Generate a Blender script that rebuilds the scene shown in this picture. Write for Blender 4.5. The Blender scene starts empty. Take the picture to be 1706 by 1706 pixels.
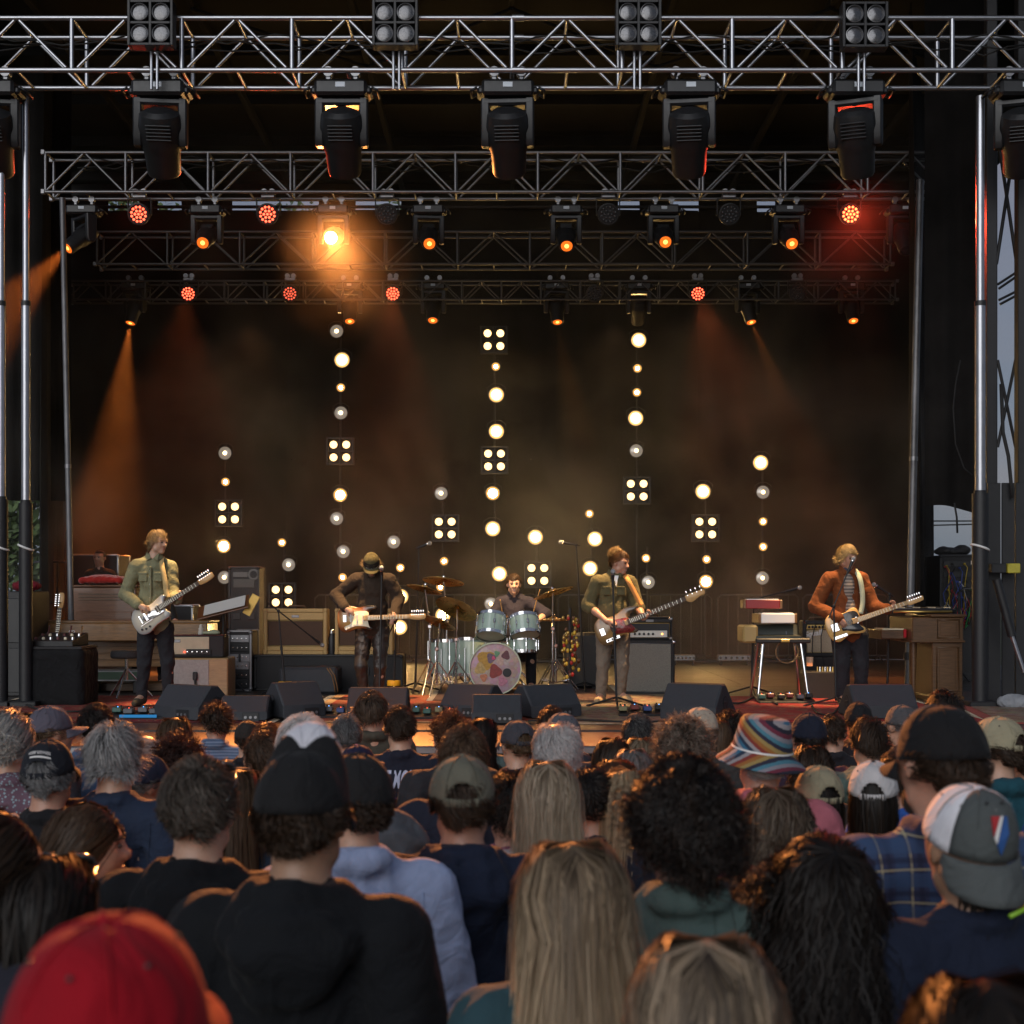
import bpy, math, random
import numpy as np
from math import radians as RAD, sin, cos, pi
from mathutils import Vector, Matrix, Euler, Quaternion

scene = bpy.context.scene
COL = scene.collection
F, CX, HY, CH = 2400.0, 853.0, 992.0, 2.39      # focal length in photo pixels, vanishing point, camera height

# ---------------- camera, sky, sun, exposure ----------------
cam = bpy.data.cameras.new('camera')
cam.sensor_width = 36.0
cam.lens = F / 1706.0 * 36.0
cam.shift_y = (HY - 853.0) / 1706.0
cam.clip_start, cam.clip_end = 0.05, 3000.0
cam.dof.use_dof = True
cam.dof.focus_distance = 16.0
cam.dof.aperture_fstop = 5.6
camo = bpy.data.objects.new('camera', cam)
camo.location = (0, 0, CH)
camo.rotation_euler = (RAD(90), 0, 0)
COL.objects.link(camo)
scene.camera = camo

SUN_EL, SUN_ROT = RAD(20.0), RAD(200)            # veiled evening sun behind the camera
world = bpy.data.worlds.new('World')
scene.world = world
world.use_nodes = True
wn, wl = world.node_tree.nodes, world.node_tree.links
wbg = wn['Background']
wsky = wn.new('ShaderNodeTexSky')
wsky.sky_type = 'NISHITA'
wsky.sun_disc = False
wsky.sun_elevation = SUN_EL
wsky.sun_rotation = SUN_ROT
wsky.ozone_density = 3.0
wsky.dust_density = 2.0
wtc = wn.new('ShaderNodeTexCoord')
wmp = wn.new('ShaderNodeMapping'); wmp.inputs['Scale'].default_value = (1, 1, 3.5)
wnz = wn.new('ShaderNodeTexNoise'); wnz.inputs['Scale'].default_value = 2.2; wnz.inputs['Detail'].default_value = 6
wcr = wn.new('ShaderNodeValToRGB')              # veil of dusk cloud, blue grey with a faint pink
wcr.color_ramp.elements[0].position = .38; wcr.color_ramp.elements[0].color = (.13, .165, .22, 1)
wcr.color_ramp.elements[1].position = .66; wcr.color_ramp.elements[1].color = (.22, .205, .235, 1)
wsc = wn.new('ShaderNodeMix'); wsc.data_type = 'RGBA'; wsc.blend_type = 'MULTIPLY'; wsc.inputs[0].default_value = 1.0; wsc.inputs[7].default_value = (10, 10, 10, 1)
wmx = wn.new('ShaderNodeMix'); wmx.data_type = 'RGBA'; wmx.inputs[0].default_value = .85
wl.new(wtc.outputs['Generated'], wmp.inputs[0]); wl.new(wmp.outputs[0], wnz.inputs['Vector']); wl.new(wnz.outputs[0], wcr.inputs[0]); wl.new(wcr.outputs[0], wsc.inputs[6])
wl.new(wsky.outputs[0], wmx.inputs[6]); wl.new(wsc.outputs[2], wmx.inputs[7]); wl.new(wmx.outputs[2], wbg.inputs[0])
wbg.inputs[1].default_value = 0.10
sun = bpy.data.lights.new('sun', 'SUN')
sun.energy = 1.6
sun.angle = RAD(55)
sun.color = (0.97, 0.98, 1.0)
suno = bpy.data.objects.new('sun', sun)
# direction towards the sun: azimuth measured like the sky texture's rotation
sd = Vector((sin(SUN_ROT) * cos(SUN_EL), cos(SUN_ROT) * cos(SUN_EL), sin(SUN_EL)))
suno.rotation_euler = sd.to_track_quat('Z', 'Y').to_euler()
COL.objects.link(suno)

vs = scene.view_settings
vs.view_transform = 'Standard'
vs.look = 'None'
vs.gamma = 1.0
vs.use_curve_mapping = False
vs.exposure = 0.0
scene.render.engine = 'CYCLES'
cy = scene.cycles
cy.use_denoising = True
cy.denoiser = 'OPENIMAGEDENOISE'
cy.max_bounces = 6
cy.diffuse_bounces = 3
cy.glossy_bounces = 3
cy.transmission_bounces = 4
cy.transparent_max_bounces = 8
cy.volume_bounces = 0
cy.sample_clamp_indirect = 4.0
cy.caustics_reflective = False
cy.caustics_refractive = False
cy.use_light_tree = True
# ---------------- helpers ----------------
def P(px, py, Y):
    "a point Y metres from the camera that stands at the given place in the photograph"
    return Vector(((px - CX) / F * Y, Y, CH - (py - HY) / F * Y))

def link(o, parent=None):
    COL.objects.link(o)
    if parent is not None:
        o.parent = parent
    return o

def thing(name, label, cat, loc=(0, 0, 0), rotz=0.0, group=None, rot=None):
    o = bpy.data.objects.new(name, None)
    o.empty_display_size = 0.1
    o.location = loc
    o.rotation_euler = rot if rot is not None else (0, 0, rotz)
    o['label'] = label
    o['category'] = cat
    if group:
        o['group'] = group
    return link(o)

def tag(o, label, cat, group=None):
    o['label'] = label
    o['category'] = cat
    if group:
        o['group'] = group
    return o

def children(o):
    return KIDS.get(o.name, [])

KIDS = {}

def dup(root, loc=None, rotz=None, label=None, group=None, mats=None):
    def rec(o, parent):
        c = o.copy()
        COL.objects.link(c)
        if parent is not None:
            c.parent = parent
            KIDS.setdefault(parent.name, []).append(c)
        for k in list(KIDS.get(o.name, [])):
            rec(k, c)
        return c
    r = rec(root, None)
    if loc is not None:
        r.location = loc
    if rotz is not None:
        r.rotation_euler = (0, 0, rotz)
    if label:
        r['label'] = label
    if group:
        r['group'] = group
    return r

class MB:
    "collects polygons; build() links them as ONE mesh object"
    def __init__(s):
        s.v, s.f, s.n = [], [], 0
    def add(s, vs_, fs_):
        b = s.n
        s.v.extend([tuple(v) for v in vs_])
        s.f.extend([tuple(i + b for i in f) for f in fs_])
        s.n += len(vs_)
        return s
    def box(s, c, size, bev=0.0, M=None):
        hx, hy, hz = size[0] / 2, size[1] / 2, size[2] / 2
        M = M or Matrix()
        c = Vector(c)
        if bev <= 0:
            vs_ = [Vector((x * hx, y * hy, z * hz)) for x in (-1, 1) for y in (-1, 1) for z in (-1, 1)]
            fs_ = [(0, 1, 3, 2), (4, 6, 7, 5), (0, 4, 5, 1), (2, 3, 7, 6), (0, 2, 6, 4), (1, 5, 7, 3)]
        else:
            bev = min(bev, hx * .9, hy * .9, hz * .9)
            vs_, idx = [], {}
            for x in (-1, 1):
                for y in (-1, 1):
                    for z in (-1, 1):
                        for a in range(3):
                            h = [hx - bev, hy - bev, hz - bev]
                            h[a] = (hx, hy, hz)[a]
                            idx[(x, y, z, a)] = len(vs_)
                            vs_.append(Vector((x * h[0], y * h[1], z * h[2])))
            I = lambda x, y, z, a: idx[(x, y, z, a)]
            fs_ = []
            for q in (-1, 1):
                fs_.append([I(q, -1, -1, 0), I(q, 1, -1, 0), I(q, 1, 1, 0), I(q, -1, 1, 0)][::q])
                fs_.append([I(-1, q, -1, 1), I(-1, q, 1, 1), I(1, q, 1, 1), I(1, q, -1, 1)][::q])
                fs_.append([I(-1, -1, q, 2), I(1, -1, q, 2), I(1, 1, q, 2), I(-1, 1, q, 2)][::q])
            for a in (-1, 1):
                for b in (-1, 1):
                    fs_.append([I(a, b, -1, 0), I(a, b, -1, 1), I(a, b, 1, 1), I(a, b, 1, 0)])
                    fs_.append([I(a, -1, b, 0), I(a, -1, b, 2), I(a, 1, b, 2), I(a, 1, b, 0)])
                    fs_.append([I(-1, a, b, 1), I(-1, a, b, 2), I(1, a, b, 2), I(1, a, b, 1)])
                    for z in (-1, 1):
                        fs_.append([I(a, b, z, 0), I(a, b, z, 1), I(a, b, z, 2)])
        return s.add([M @ v + c if M else v + c for v in vs_], fs_)
    def cyl(s, p0, p1, r0, r1=None, n=12, caps=True):
        r1 = r0 if r1 is None else r1
        p0, p1 = Vector(p0), Vector(p1)
        q = (p1 - p0).to_track_quat('Z', 'Y') if (p1 - p0).length > 1e-9 else Quaternion()
        ux, uy = q @ Vector((1, 0, 0)), q @ Vector((0, 1, 0))
        vs_ = []
        for p, r in ((p0, r0), (p1, r1)):
            for k in range(n):
                a = 2 * pi * k / n
                vs_.append(p + ux * (r * cos(a)) + uy * (r * sin(a)))
        fs_ = [(k, (k + 1) % n, n + (k + 1) % n, n + k) for k in range(n)]
        if caps:
            fs_ += [tuple(range(n - 1, -1, -1)), tuple(range(n, 2 * n))]
        return s.add(vs_, fs_)
    def tube(s, pts, r, n=8, close=False):
        pts = [Vector(p) for p in pts]
        m = len(pts)
        rs = r if isinstance(r, (list, tuple)) else [r] * m
        up = Vector((0.13, 0.31, 0.94)).normalized()
        vs_ = []
        for i, p in enumerate(pts):
            a = pts[(i - 1) % m] if (i or close) else p
            b = pts[(i + 1) % m] if (i < m - 1 or close) else p
            t = (b - a).normalized()
            x = t.cross(up)
            if x.length < 1e-3:
                x = t.cross(Vector((1, 0, 0)))
            x.normalize()
            y = x.cross(t)
            for k in range(n):
                an = 2 * pi * k / n
                vs_.append(p + x * (rs[i] * cos(an)) + y * (rs[i] * sin(an)))
        fs_ = []
        for i in range(m if close else m - 1):
            j = (i + 1) % m
            for k in range(n):
                fs_.append((i * n + k, i * n + (k + 1) % n, j * n + (k + 1) % n, j * n + k))
        if not close:
            fs_ += [tuple(range(n - 1, -1, -1)), tuple(range((m - 1) * n, m * n))]
        return s.add(vs_, fs_)
    def lathe(s, prof, n=24, M=None):
        "profile of (radius, height) turned about Z"
        M = M or Matrix()
        vs_, fs_ = [], []
        for (r, z) in prof:
            for k in range(n):
                a = 2 * pi * k / n
                vs_.append(M @ Vector((r * cos(a), r * sin(a), z)))
        for i in range(len(prof) - 1):
            for k in range(n):
                fs_.append((i * n + k, i * n + (k + 1) % n, (i + 1) * n + (k + 1) % n, (i + 1) * n + k))
        return s.add(vs_, fs_)
    def ball(s, c, r, n=12, M=None):
        r = r if isinstance(r, (tuple, list)) else (r, r, r)
        c = Vector(c)
        m = max(4, n // 2)
        vs_ = []
        for i in range(m + 1):
            t = pi * i / m
            for k in range(n):
                a = 2 * pi * k / n
                v = Vector((r[0] * sin(t) * cos(a), r[1] * sin(t) * sin(a), r[2] * cos(t)))
                vs_.append(c + (M @ v if M else v))
        fs_ = [(i * n + k, (i + 1) * n + k, (i + 1) * n + (k + 1) % n, i * n + (k + 1) % n) for i in range(m) for k in range(n)]
        return s.add(vs_, fs_)
    def prism(s, poly, z0, z1, M=None, bev=0.0):
        "polygon in XY pulled from z0 to z1, optionally with softened rims"
        M = M or Matrix()
        n = len(poly)
        rings = [(z0, 0), (z1, 0)]
        if bev:
            rings = [(z0, bev), (z0 + bev, 0), (z1 - bev, 0), (z1, bev)]
        ctr = Vector((sum(p[0] for p in poly) / n, sum(p[1] for p in poly) / n))
        ins = []
        for i in range(n):
            a, b, c = Vector(poly[i - 1]), Vector(poly[i]), Vector(poly[(i + 1) % n])
            t = (c - a)
            nn = Vector((-t.y, t.x))
            ins.append(nn.normalized() if nn.length > 1e-9 else Vector((0, 0)))
        area = sum(poly[i][0] * poly[(i + 1) % n][1] - poly[(i + 1) % n][0] * poly[i][1] for i in range(n))
        sg = 1 if area > 0 else -1
        vs_, fs_ = [], []
        for z, o in rings:
            for p, q in zip(poly, ins):
                vs_.append(M @ Vector((p[0] + q.x * o * sg, p[1] + q.y * o * sg, z)))
        for i in range(len(rings) - 1):
            for k in range(n):
                j = (k + 1) % n
                fs_.append((i * n + k, i * n + j, (i + 1) * n + j, (i + 1) * n + k))
        fs_ += [tuple(range(n - 1, -1, -1)), tuple(range((len(rings) - 1) * n, len(rings) * n))]
        return s.add(vs_, fs_)
    def quad(s, a, b, c, d):
        return s.add([a, b, c, d], [(0, 1, 2, 3)])
    def build(s, name, mat, parent=None, smooth=None, loc=None):
        me = bpy.data.meshes.new(name)
        me.from_pydata(s.v, [], s.f)
        return mesh_obj(name, me, mat, parent, smooth, loc)

def fix_normals(me):
    import bmesh
    bm = bmesh.new()
    bm.from_mesh(me)
    bmesh.ops.recalc_face_normals(bm, faces=bm.faces)
    bm.to_mesh(me)
    bm.free()

def mesh_obj(name, me, mat, parent=None, smooth=None, loc=None, fix=True):
    if fix:
        fix_normals(me)
    if smooth:
        me.shade_smooth()
        if smooth is not True and smooth < 180:
            me.set_sharp_from_angle(angle=RAD(smooth))
    if mat is not None and len(me.materials) == 0:
        me.materials.append(mat)
    o = bpy.data.objects.new(name, me)
    if loc is not None:
        o.location = loc
    link(o, parent)
    if parent is not None:
        KIDS.setdefault(parent.name, []).append(o)
    return o

def share(name, src, parent, M, mat=None):
    "another object with the same mesh, placed by a local matrix"
    o = bpy.data.objects.new(name, src.data if hasattr(src, 'data') else src)
    link(o, parent)
    o.matrix_local = M
    if mat is not None:
        o.material_slots[0].link = 'OBJECT'
        o.material_slots[0].material = mat
    if parent is not None:
        KIDS.setdefault(parent.name, []).append(o)
    return o

# ---------------- materials ----------------
_mats = {}
def mat(name, col, rough=0.5, metal=0.0, var=0.0, vscale=8.0, bump=0.0, bscale=60.0, spec=0.5, emit=None, estr=0.0, coat=0.0, sheen=0.0, trans=0.0, stretch=(1, 1, 1)):
    if name in _mats:
        return _mats[name]
    m = bpy.data.materials.new(name)
    _mats[name] = m
    m.use_nodes = True
    nt = m.node_tree
    b = nt.nodes['Principled BSDF']
    b.inputs['Base Color'].default_value = (*col, 1)
    b.inputs['Roughness'].default_value = rough
    b.inputs['Metallic'].default_value = metal
    b.inputs['Specular IOR Level'].default_value = spec
    if coat:
        b.inputs['Coat Weight'].default_value = coat
        b.inputs['Coat Roughness'].default_value = 0.08
    if sheen:
        b.inputs['Sheen Weight'].default_value = sheen
        b.inputs['Sheen Roughness'].default_value = 0.4
    if trans:
        b.inputs['Transmission Weight'].default_value = trans
    if emit:
        b.inputs['Emission Color'].default_value = (*emit, 1)
        b.inputs['Emission Strength'].default_value = estr
    if var or bump:
        tc = nt.nodes.new('ShaderNodeTexCoord')
        mp = nt.nodes.new('ShaderNodeMapping')
        mp.inputs['Scale'].default_value = stretch
        nt.links.new(tc.outputs['Object'], mp.inputs['Vector'])
    if var:
        nz = nt.nodes.new('ShaderNodeTexNoise')
        nz.inputs['Scale'].default_value = vscale
        nz.inputs['Detail'].default_value = 5
        nz.inputs['Roughness'].default_value = 0.65
        nt.links.new(mp.outputs[0], nz.inputs['Vector'])
        mr = nt.nodes.new('ShaderNodeMapRange')
        mr.inputs['From Min'].default_value = 0.3
        mr.inputs['From Max'].default_value = 0.7
        mr.inputs['To Min'].default_value = 1 - var
        mr.inputs['To Max'].default_value = 1 + var
        nt.links.new(nz.outputs[0], mr.inputs['Value'])
        mx = nt.nodes.new('ShaderNodeMix')
        mx.data_type = 'RGBA'
        mx.blend_type = 'MULTIPLY'
        mx.inputs[0].default_value = 1.0
        mx.inputs[6].default_value = (*col, 1)
        nt.links.new(mr.outputs[0], mx.inputs[7])
        nt.links.new(mx.outputs[2], b.inputs['Base Color'])
        mr2 = nt.nodes.new('ShaderNodeMapRange')
        mr2.inputs['To Min'].default_value = max(0, rough - 0.12)
        mr2.inputs['To Max'].default_value = min(1, rough + 0.12)
        nt.links.new(nz.outputs[0], mr2.inputs['Value'])
        nt.links.new(mr2.outputs[0], b.inputs['Roughness'])
    if bump:
        nb = nt.nodes.new('ShaderNodeTexNoise')
        nb.inputs['Scale'].default_value = bscale
        nb.inputs['Detail'].default_value = 4
        nt.links.new(mp.outputs[0], nb.inputs['Vector'])
        bp = nt.nodes.new('ShaderNodeBump')
        bp.inputs['Strength'].default_value = bump
        bp.inputs['Distance'].default_value = 0.02
        nt.links.new(nb.outputs[0], bp.inputs['Height'])
        nt.links.new(bp.outputs[0], b.inputs['Normal'])
    return m

def emat(name, col, strength):
    if name in _mats:
        return _mats[name]
    m = bpy.data.materials.new(name)
    _mats[name] = m
    m.use_nodes = True
    nt = m.node_tree
    nt.nodes.remove(nt.nodes['Principled BSDF'])
    e = nt.nodes.new('ShaderNodeEmission')
    e.inputs[0].default_value = (*col, 1)
    e.inputs[1].default_value = strength
    nt.links.new(e.outputs[0], nt.nodes['Material Output'].inputs[0])
    return m

def spot(name, loc, target, watts, col, angle=25, blend=0.3, size=0.08, parent=None):
    l = bpy.data.lights.new(name, 'SPOT')
    l.energy = watts
    l.color = col
    l.spot_size = RAD(angle)
    l.spot_blend = blend
    l.shadow_soft_size = size
    o = bpy.data.objects.new(name, l)
    o.location = loc
    o.rotation_euler = (Vector(target) - Vector(loc)).to_track_quat('-Z', 'Y').to_euler()
    link(o)
    return o

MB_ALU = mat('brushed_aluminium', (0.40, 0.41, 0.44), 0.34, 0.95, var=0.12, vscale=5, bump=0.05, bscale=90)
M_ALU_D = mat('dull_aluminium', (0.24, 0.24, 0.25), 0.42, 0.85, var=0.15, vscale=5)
M_BLACK = mat('black_paint', (0.012, 0.012, 0.0135), 0.5, 0, var=0.25, vscale=14, bump=0.06, bscale=160)
M_PLAST = mat('black_plastic', (0.011, 0.0115, 0.013), 0.42, 0, var=0.2, vscale=18)
M_CHROME = mat('chrome', (0.75, 0.75, 0.76), 0.12, 1.0)
M_STEEL = mat('galvanised_steel', (0.42, 0.43, 0.45), 0.4, 0.9, var=0.18, vscale=9)
M_STEEL_D = mat('dull_barrier_steel', (0.055, 0.055, 0.058), 0.5, 0.7, var=0.2)
M_RUBBER = mat('black_rubber', (0.012, 0.012, 0.012), 0.75)
M_GLASS = mat('clear_lamp_glass', (0.9, 0.9, 0.9), 0.06, 0.0, trans=0.0, coat=1.0)
# ---------------- the setting ----------------
DZ = 1.25                                           # stage floor height
def ground_z(y):
    return 0.40 * min(1.0, max(0.0, (9.8 - y) / 8.5)) if y > -5 else 0.40

def structure(o):
    o['kind'] = 'structure'
    return o

M_GRASS = mat('trampled_turf', (0.06, 0.065, 0.035), 0.9, var=0.5, vscale=3, bump=0.6, bscale=40)
ys = [-60, -10, 0, 1.3, 3, 5, 7, 9.8, 12, 40, 400, 2400]
g = MB()
for y in ys:
    g.v += [(-2400, y, ground_z(y)), (2400, y, ground_z(y))]
g.f = [(2 * i, 2 * i + 1, 2 * i + 3, 2 * i + 2) for i in range(len(ys) - 1)]
structure(g.build('ground', M_GRASS))

M_DECK = mat('black_stage_ply', (0.026, 0.023, 0.021), 0.5, var=0.45, vscale=2.5, bump=0.1, bscale=50)
M_APRON = mat('brown_stage_ply', (0.11, 0.052, 0.03), 0.45, var=0.3, vscale=3, stretch=(1, 6, 1), bump=0.1)
fl = structure(MB().box((0.4, 20.2, DZ - 0.13), (15.2, 16.0, 0.2)).build('stage_floor', M_BLACK))
panel = None
for i in range(6):
    for j in range(11):
        w, d = 15.2 / 6, 16.0 / 11
        x, y = 0.4 - 7.6 + w * (i + .5), 12.2 + d * (j + .5)
        Mx = Matrix.Translation((x, y, DZ - 0.015))
        if panel is None:
            panel = MB().box((0, 0, 0), (w - .006, d - .006, 0.03), 0.003).build('deck_panel', M_DECK, fl)
            panel.matrix_local = Mx
        else:
            share('deck_panel', panel, fl, Mx)
panel = None
for i in range(8):
    w = 15.2 / 8
    Mx = Matrix.Translation((0.4 - 7.6 + w * (i + .5), 11.62, DZ - 0.03))
    if panel is None:
        panel = MB().box((0, 0, 0), (w - .006, 1.14, 0.03), 0.004).build('apron_panel', M_APRON, fl)
        panel.matrix_local = Mx
    else:
        share('apron_panel', panel, fl, Mx)
MB().box((0.4, 11.1, 0.6), (15.2, 0.05, 1.2), 0.01).build('front_skirt', mat('black_skirt_cloth', (0.012, 0.012, 0.013), 0.9, var=0.3, bump=0.3, bscale=20), fl)
MB().box((0.4, 11.06, DZ - 0.05), (15.2, 0.04, 0.06), 0.01).build('edge_trim', M_ALU_D, fl)

# cloth with hanging folds between two points, bottom edge may be ragged
def curtain_mesh(a, b, ztop, zbot, fold=0.05, wl_=0.28, seed=0, nz=14, sag=0.0):
    rnd = random.Random(seed)
    a, b = Vector((a[0], a[1], 0)), Vector((b[0], b[1], 0))
    L = (b - a).length
    t = (b - a).normalized()
    nrm = Vector((t.y, -t.x, 0))
    nx = max(8, int(L / wl_ * 8))
    m = MB()
    ph = rnd.uniform(0, 6)
    for i in range(nx + 1):
        u = i / nx
        for j in range(nz + 1):
            v = j / nz
            s = u * L
            off = fold * (sin(2 * pi * s / wl_ + ph + 0.6 * sin(s * 1.7)) + 0.5 * sin(2 * pi * s / wl_ / 2.3 + 1.3 * v)) * (0.25 + 0.75 * v) + 0.06 * sin(s * 0.8 + 2.1 * v + ph)
            zb = zbot + sag * (sin(s * 2.7 + ph) + 0.6 * sin(s * 6.1)) if sag else zbot
            p = a + t * s + nrm * off
            m.v.append((p.x, p.y, ztop + (zb - ztop) * v))
    for i in range(nx):
        for j in range(nz):
            k = i * (nz + 1) + j
            m.f.append((k, k + 1, k + nz + 2, k + nz + 1))
    return m

M_DRAPE = mat('black_wool_drape', (0.011, 0.010, 0.0095), 0.95, var=0.3, vscale=3, bump=0.2, bscale=120, spec=.1)
back = thing('stage_backdrop', 'tall black cloth backdrop with seams hanging behind the strings of round lamps', 'backdrop', (0, 25.6, DZ))
xs = [-8.0, -6.2, -3.9, -1.65, 0.9, 3.2, 5.2, 7.36]
for i in range(7):
    for (zt, zb, nm) in ((9.25 - DZ, 4.70 - DZ, 'upper_cloth_panel'), (4.79 - DZ, 0.01, 'lower_cloth_panel')):
        c = curtain_mesh((xs[i] - .12, 0.05 * (i % 2) + (.06 if nm[0] == 'u' else 0)), (xs[i + 1] + .12, 0.05 * (i % 2) + (.06 if nm[0] == 'u' else 0)), zt, zb, 0.018, 0.55, seed=i, nz=10)
        c.build(nm, M_DRAPE, back, smooth=True)
riv = None
for k in range(19):
    Mx = Matrix.Translation((-3.9 + k * 0.385, -0.10, 4.80 - DZ))
    if riv is None:
        riv = MB().ball((0, 0, 0), 0.016, 8).build('grommet', M_CHROME, back)
        riv.matrix_local = Mx
    else:
        share('grommet', riv, back, Mx)
MB().cyl((-8, 0.02, 9.3 - DZ), (7.36, 0.02, 9.3 - DZ), 0.03).build('curtain_rail', M_BLACK, back)

for a, b in ((-60, 178), (232, 262), (300, 385), (530, 592), (668, 1030), (1066, 1118), (1165, 1262), (1292, 1620)):
    x0, x1 = P(a, 0, 25.7).x, P(b, 0, 25.7).x
    curtain_mesh((x0, .16), (x1, .16), 9.55 - DZ, 8.9 - DZ, .012, .5, seed=a, nz=4, sag=.02).build('valance', M_DRAPE, back, smooth=True)

def curtain(label, a, b, zt, zb, seed, fold=0.06, sag=0.0):
    o = curtain_mesh(a, b, zt, zb, fold, 0.3, seed, nz=30 if sag else 12, sag=sag).build('wing_curtain', M_DRAPE, None, smooth=True)
    return tag(o, label, 'curtain', 'curtains at the sides of the stage')
curtain('black curtain hanging down to the boards behind the dull leaning pole by the organ', (-8.0, 25.4), (-6.05, 18.8), 9.7, DZ + .02, 3)
curtain('short black curtain behind the silver mast near the green trees', (-8.6, 19.6), (-6.15, 20.1), 9.7, 3.70, 5)
curtain('black curtain falling to the floor behind the leaning pole near the carved wooden piano', (7.30, 25.5), (4.95, 17.7), 9.7, DZ + .02, 7)
curtain('black curtain with a ragged torn hem above the equipment rack and patch of sky', (4.84, 16.9), (5.52, 16.7), 9.7, 3.42, 9, fold=0.035, sag=0.07)

# roof
M_ROOF = mat('black_roof_sheet', (0.005, 0.005, 0.005), 0.9, var=0.3)
roof = thing('stage_roof', 'black stage roof with steel beams over the whole rig', 'roof', (0, 20, 9.8))
MB().box((0.2, -0.2, 0.35), (17, 14.4, 0.1)).build('roof_sheet', M_ROOF, roof)
beam = MB().box((0, 0, 0), (17, 0.10, 0.16), 0.01).build('roof_beam', M_ROOF, roof)
beam.matrix_local = Matrix.Translation((0.2, -6, 0.15))
for y in (-4, -2, 0, 2, 4, 6):
    share('roof_beam', beam, roof, Matrix.Translation((0.2, y, 0.15)))
raf = MB().box((0, 0, 0), (0.08, 14.2, 0.12), 0.01).build('rafter', M_ROOF, roof)
raf.matrix_local = Matrix.Translation((-6, -0.2, 0.0))
for x in (-4, -2, 0, 2, 4, 6):
    share('rafter', raf, roof, Matrix.Translation((x, -0.2, 0.0)))
br = MB().cyl((-1, -1, 0), (1, 1, 0), 0.025, n=8).build('roof_brace', M_ROOF, roof)
br.matrix_local = Matrix.Translation((-5, -5, -0.08))
for i, x in enumerate((-3, -1, 1, 3, 5)):
    for y in (-5, -1):
        share('roof_brace', br, roof, Matrix.Translation((x, y, -0.08)) @ Matrix.Rotation(RAD(90 * (i % 2)), 4, 'Z'))
MB().box((0.2, 7.05, .2), (17, 0.1, .4), 0.01).build('rear_fascia', M_ROOF, roof)
MB().box((0.2, -7.3, 0.45), (17, 0.12, 0.9), 0.01).build('roof_fascia', M_ROOF, roof)

# masts
def mast(label, px, Y, ysplit, ytop, w0, w1):
    b = P(px, 0, Y)
    t = thing('roof_mast', label, 'mast', (b.x, Y, DZ), group='silver masts holding up the roof')
    z1, z2 = P(0, ysplit, Y).z - DZ, P(0, ytop, Y).z - DZ
    zj = P(0, 505, Y).z - DZ
    MB().cyl((0, 0, 0), (0, 0, z1), w0 * .78, n=20).build('black_sleeve', M_BLACK, t, smooth=40)
    MB().cyl((0, 0, z1), (0, 0, zj), w0 / 2, n=24).build('lower_tube', MB_ALU, t, smooth=40)
    MB().cyl((0, 0, zj), (0, 0, z2 + .12), w1 / 2, n=24).build('upper_tube', MB_ALU, t, smooth=40)
    MB().cyl((0, 0, zj - .03), (0, 0, zj + .02), w0 * .56, n=24).build('collar', M_BLACK, t, smooth=40)
    MB().cyl((0, 0, z1 - .03), (0, 0, z1 + .03), w0 * .6, n=24).build('sleeve_cap', M_BLACK, t, smooth=40)
    zt = P(0, 912, Y).z - DZ
    m = MB()
    m.tube([(w0 * .82 * cos(a), w0 * .82 * sin(a), zt - .03 * cos(a)) for a in [k * pi / 8 for k in range(16)]], .012, 6, close=True)
    m.build('white_tape_band', mat('white_tape', (.7, .7, .68), .6), t, smooth=True)
    MB().box((0, 0, 0.03), (.3, .3, .06), .01).build('foot_plate', M_BLACK, t)
mast('silver roof mast standing left of the wooden organ', 43, 14.8, 838, 180, .088, .066)
mast('silver roof mast at the edge beyond the organ side, half cut off', 2, 14.8, 832, 180, .088, .07)
mast('silver roof mast right of the wooden piano beside the black tower', 1633, 14.8, 822, 180, .105, .085)
def lean_pole(label, a, b, r):
    t = thing('leaning_pole', label, 'pole', a, group='dull leaning poles in front of the wing curtains')
    d = Vector(b) - Vector(a)
    MB().cyl((0, 0, 0), d, r, n=16).build('tube', mat('weathered_pole', (.16, .16, .165), .5, .7, var=.45, vscale=6, stretch=(1, 1, .4)), t, smooth=40)
    MB().cyl(d * .06, d * .075, r * 1.35, n=16).build('clamp_ring', M_BLACK, t, smooth=40)
    MB().cyl(d * .45, d * .458, r * 1.12, n=16).build('joint_ring', M_ALU_D, t, smooth=40)
    MB().box((0, 0, .02), (.25, .25, .04), .01).build('foot_plate', M_BLACK, t)
p = P(121, 990, 17.5); lean_pole('dull grey leaning pole behind the organ with the red cushion', (p.x, 17.5, DZ), P(104, 330, 17.5), .035)
p = P(1513, 1020, 17.3); lean_pole('dull grey leaning pole rising behind the wooden piano', (p.x, 17.3, DZ), P(1533, 300, 17.3), .045)

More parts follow.
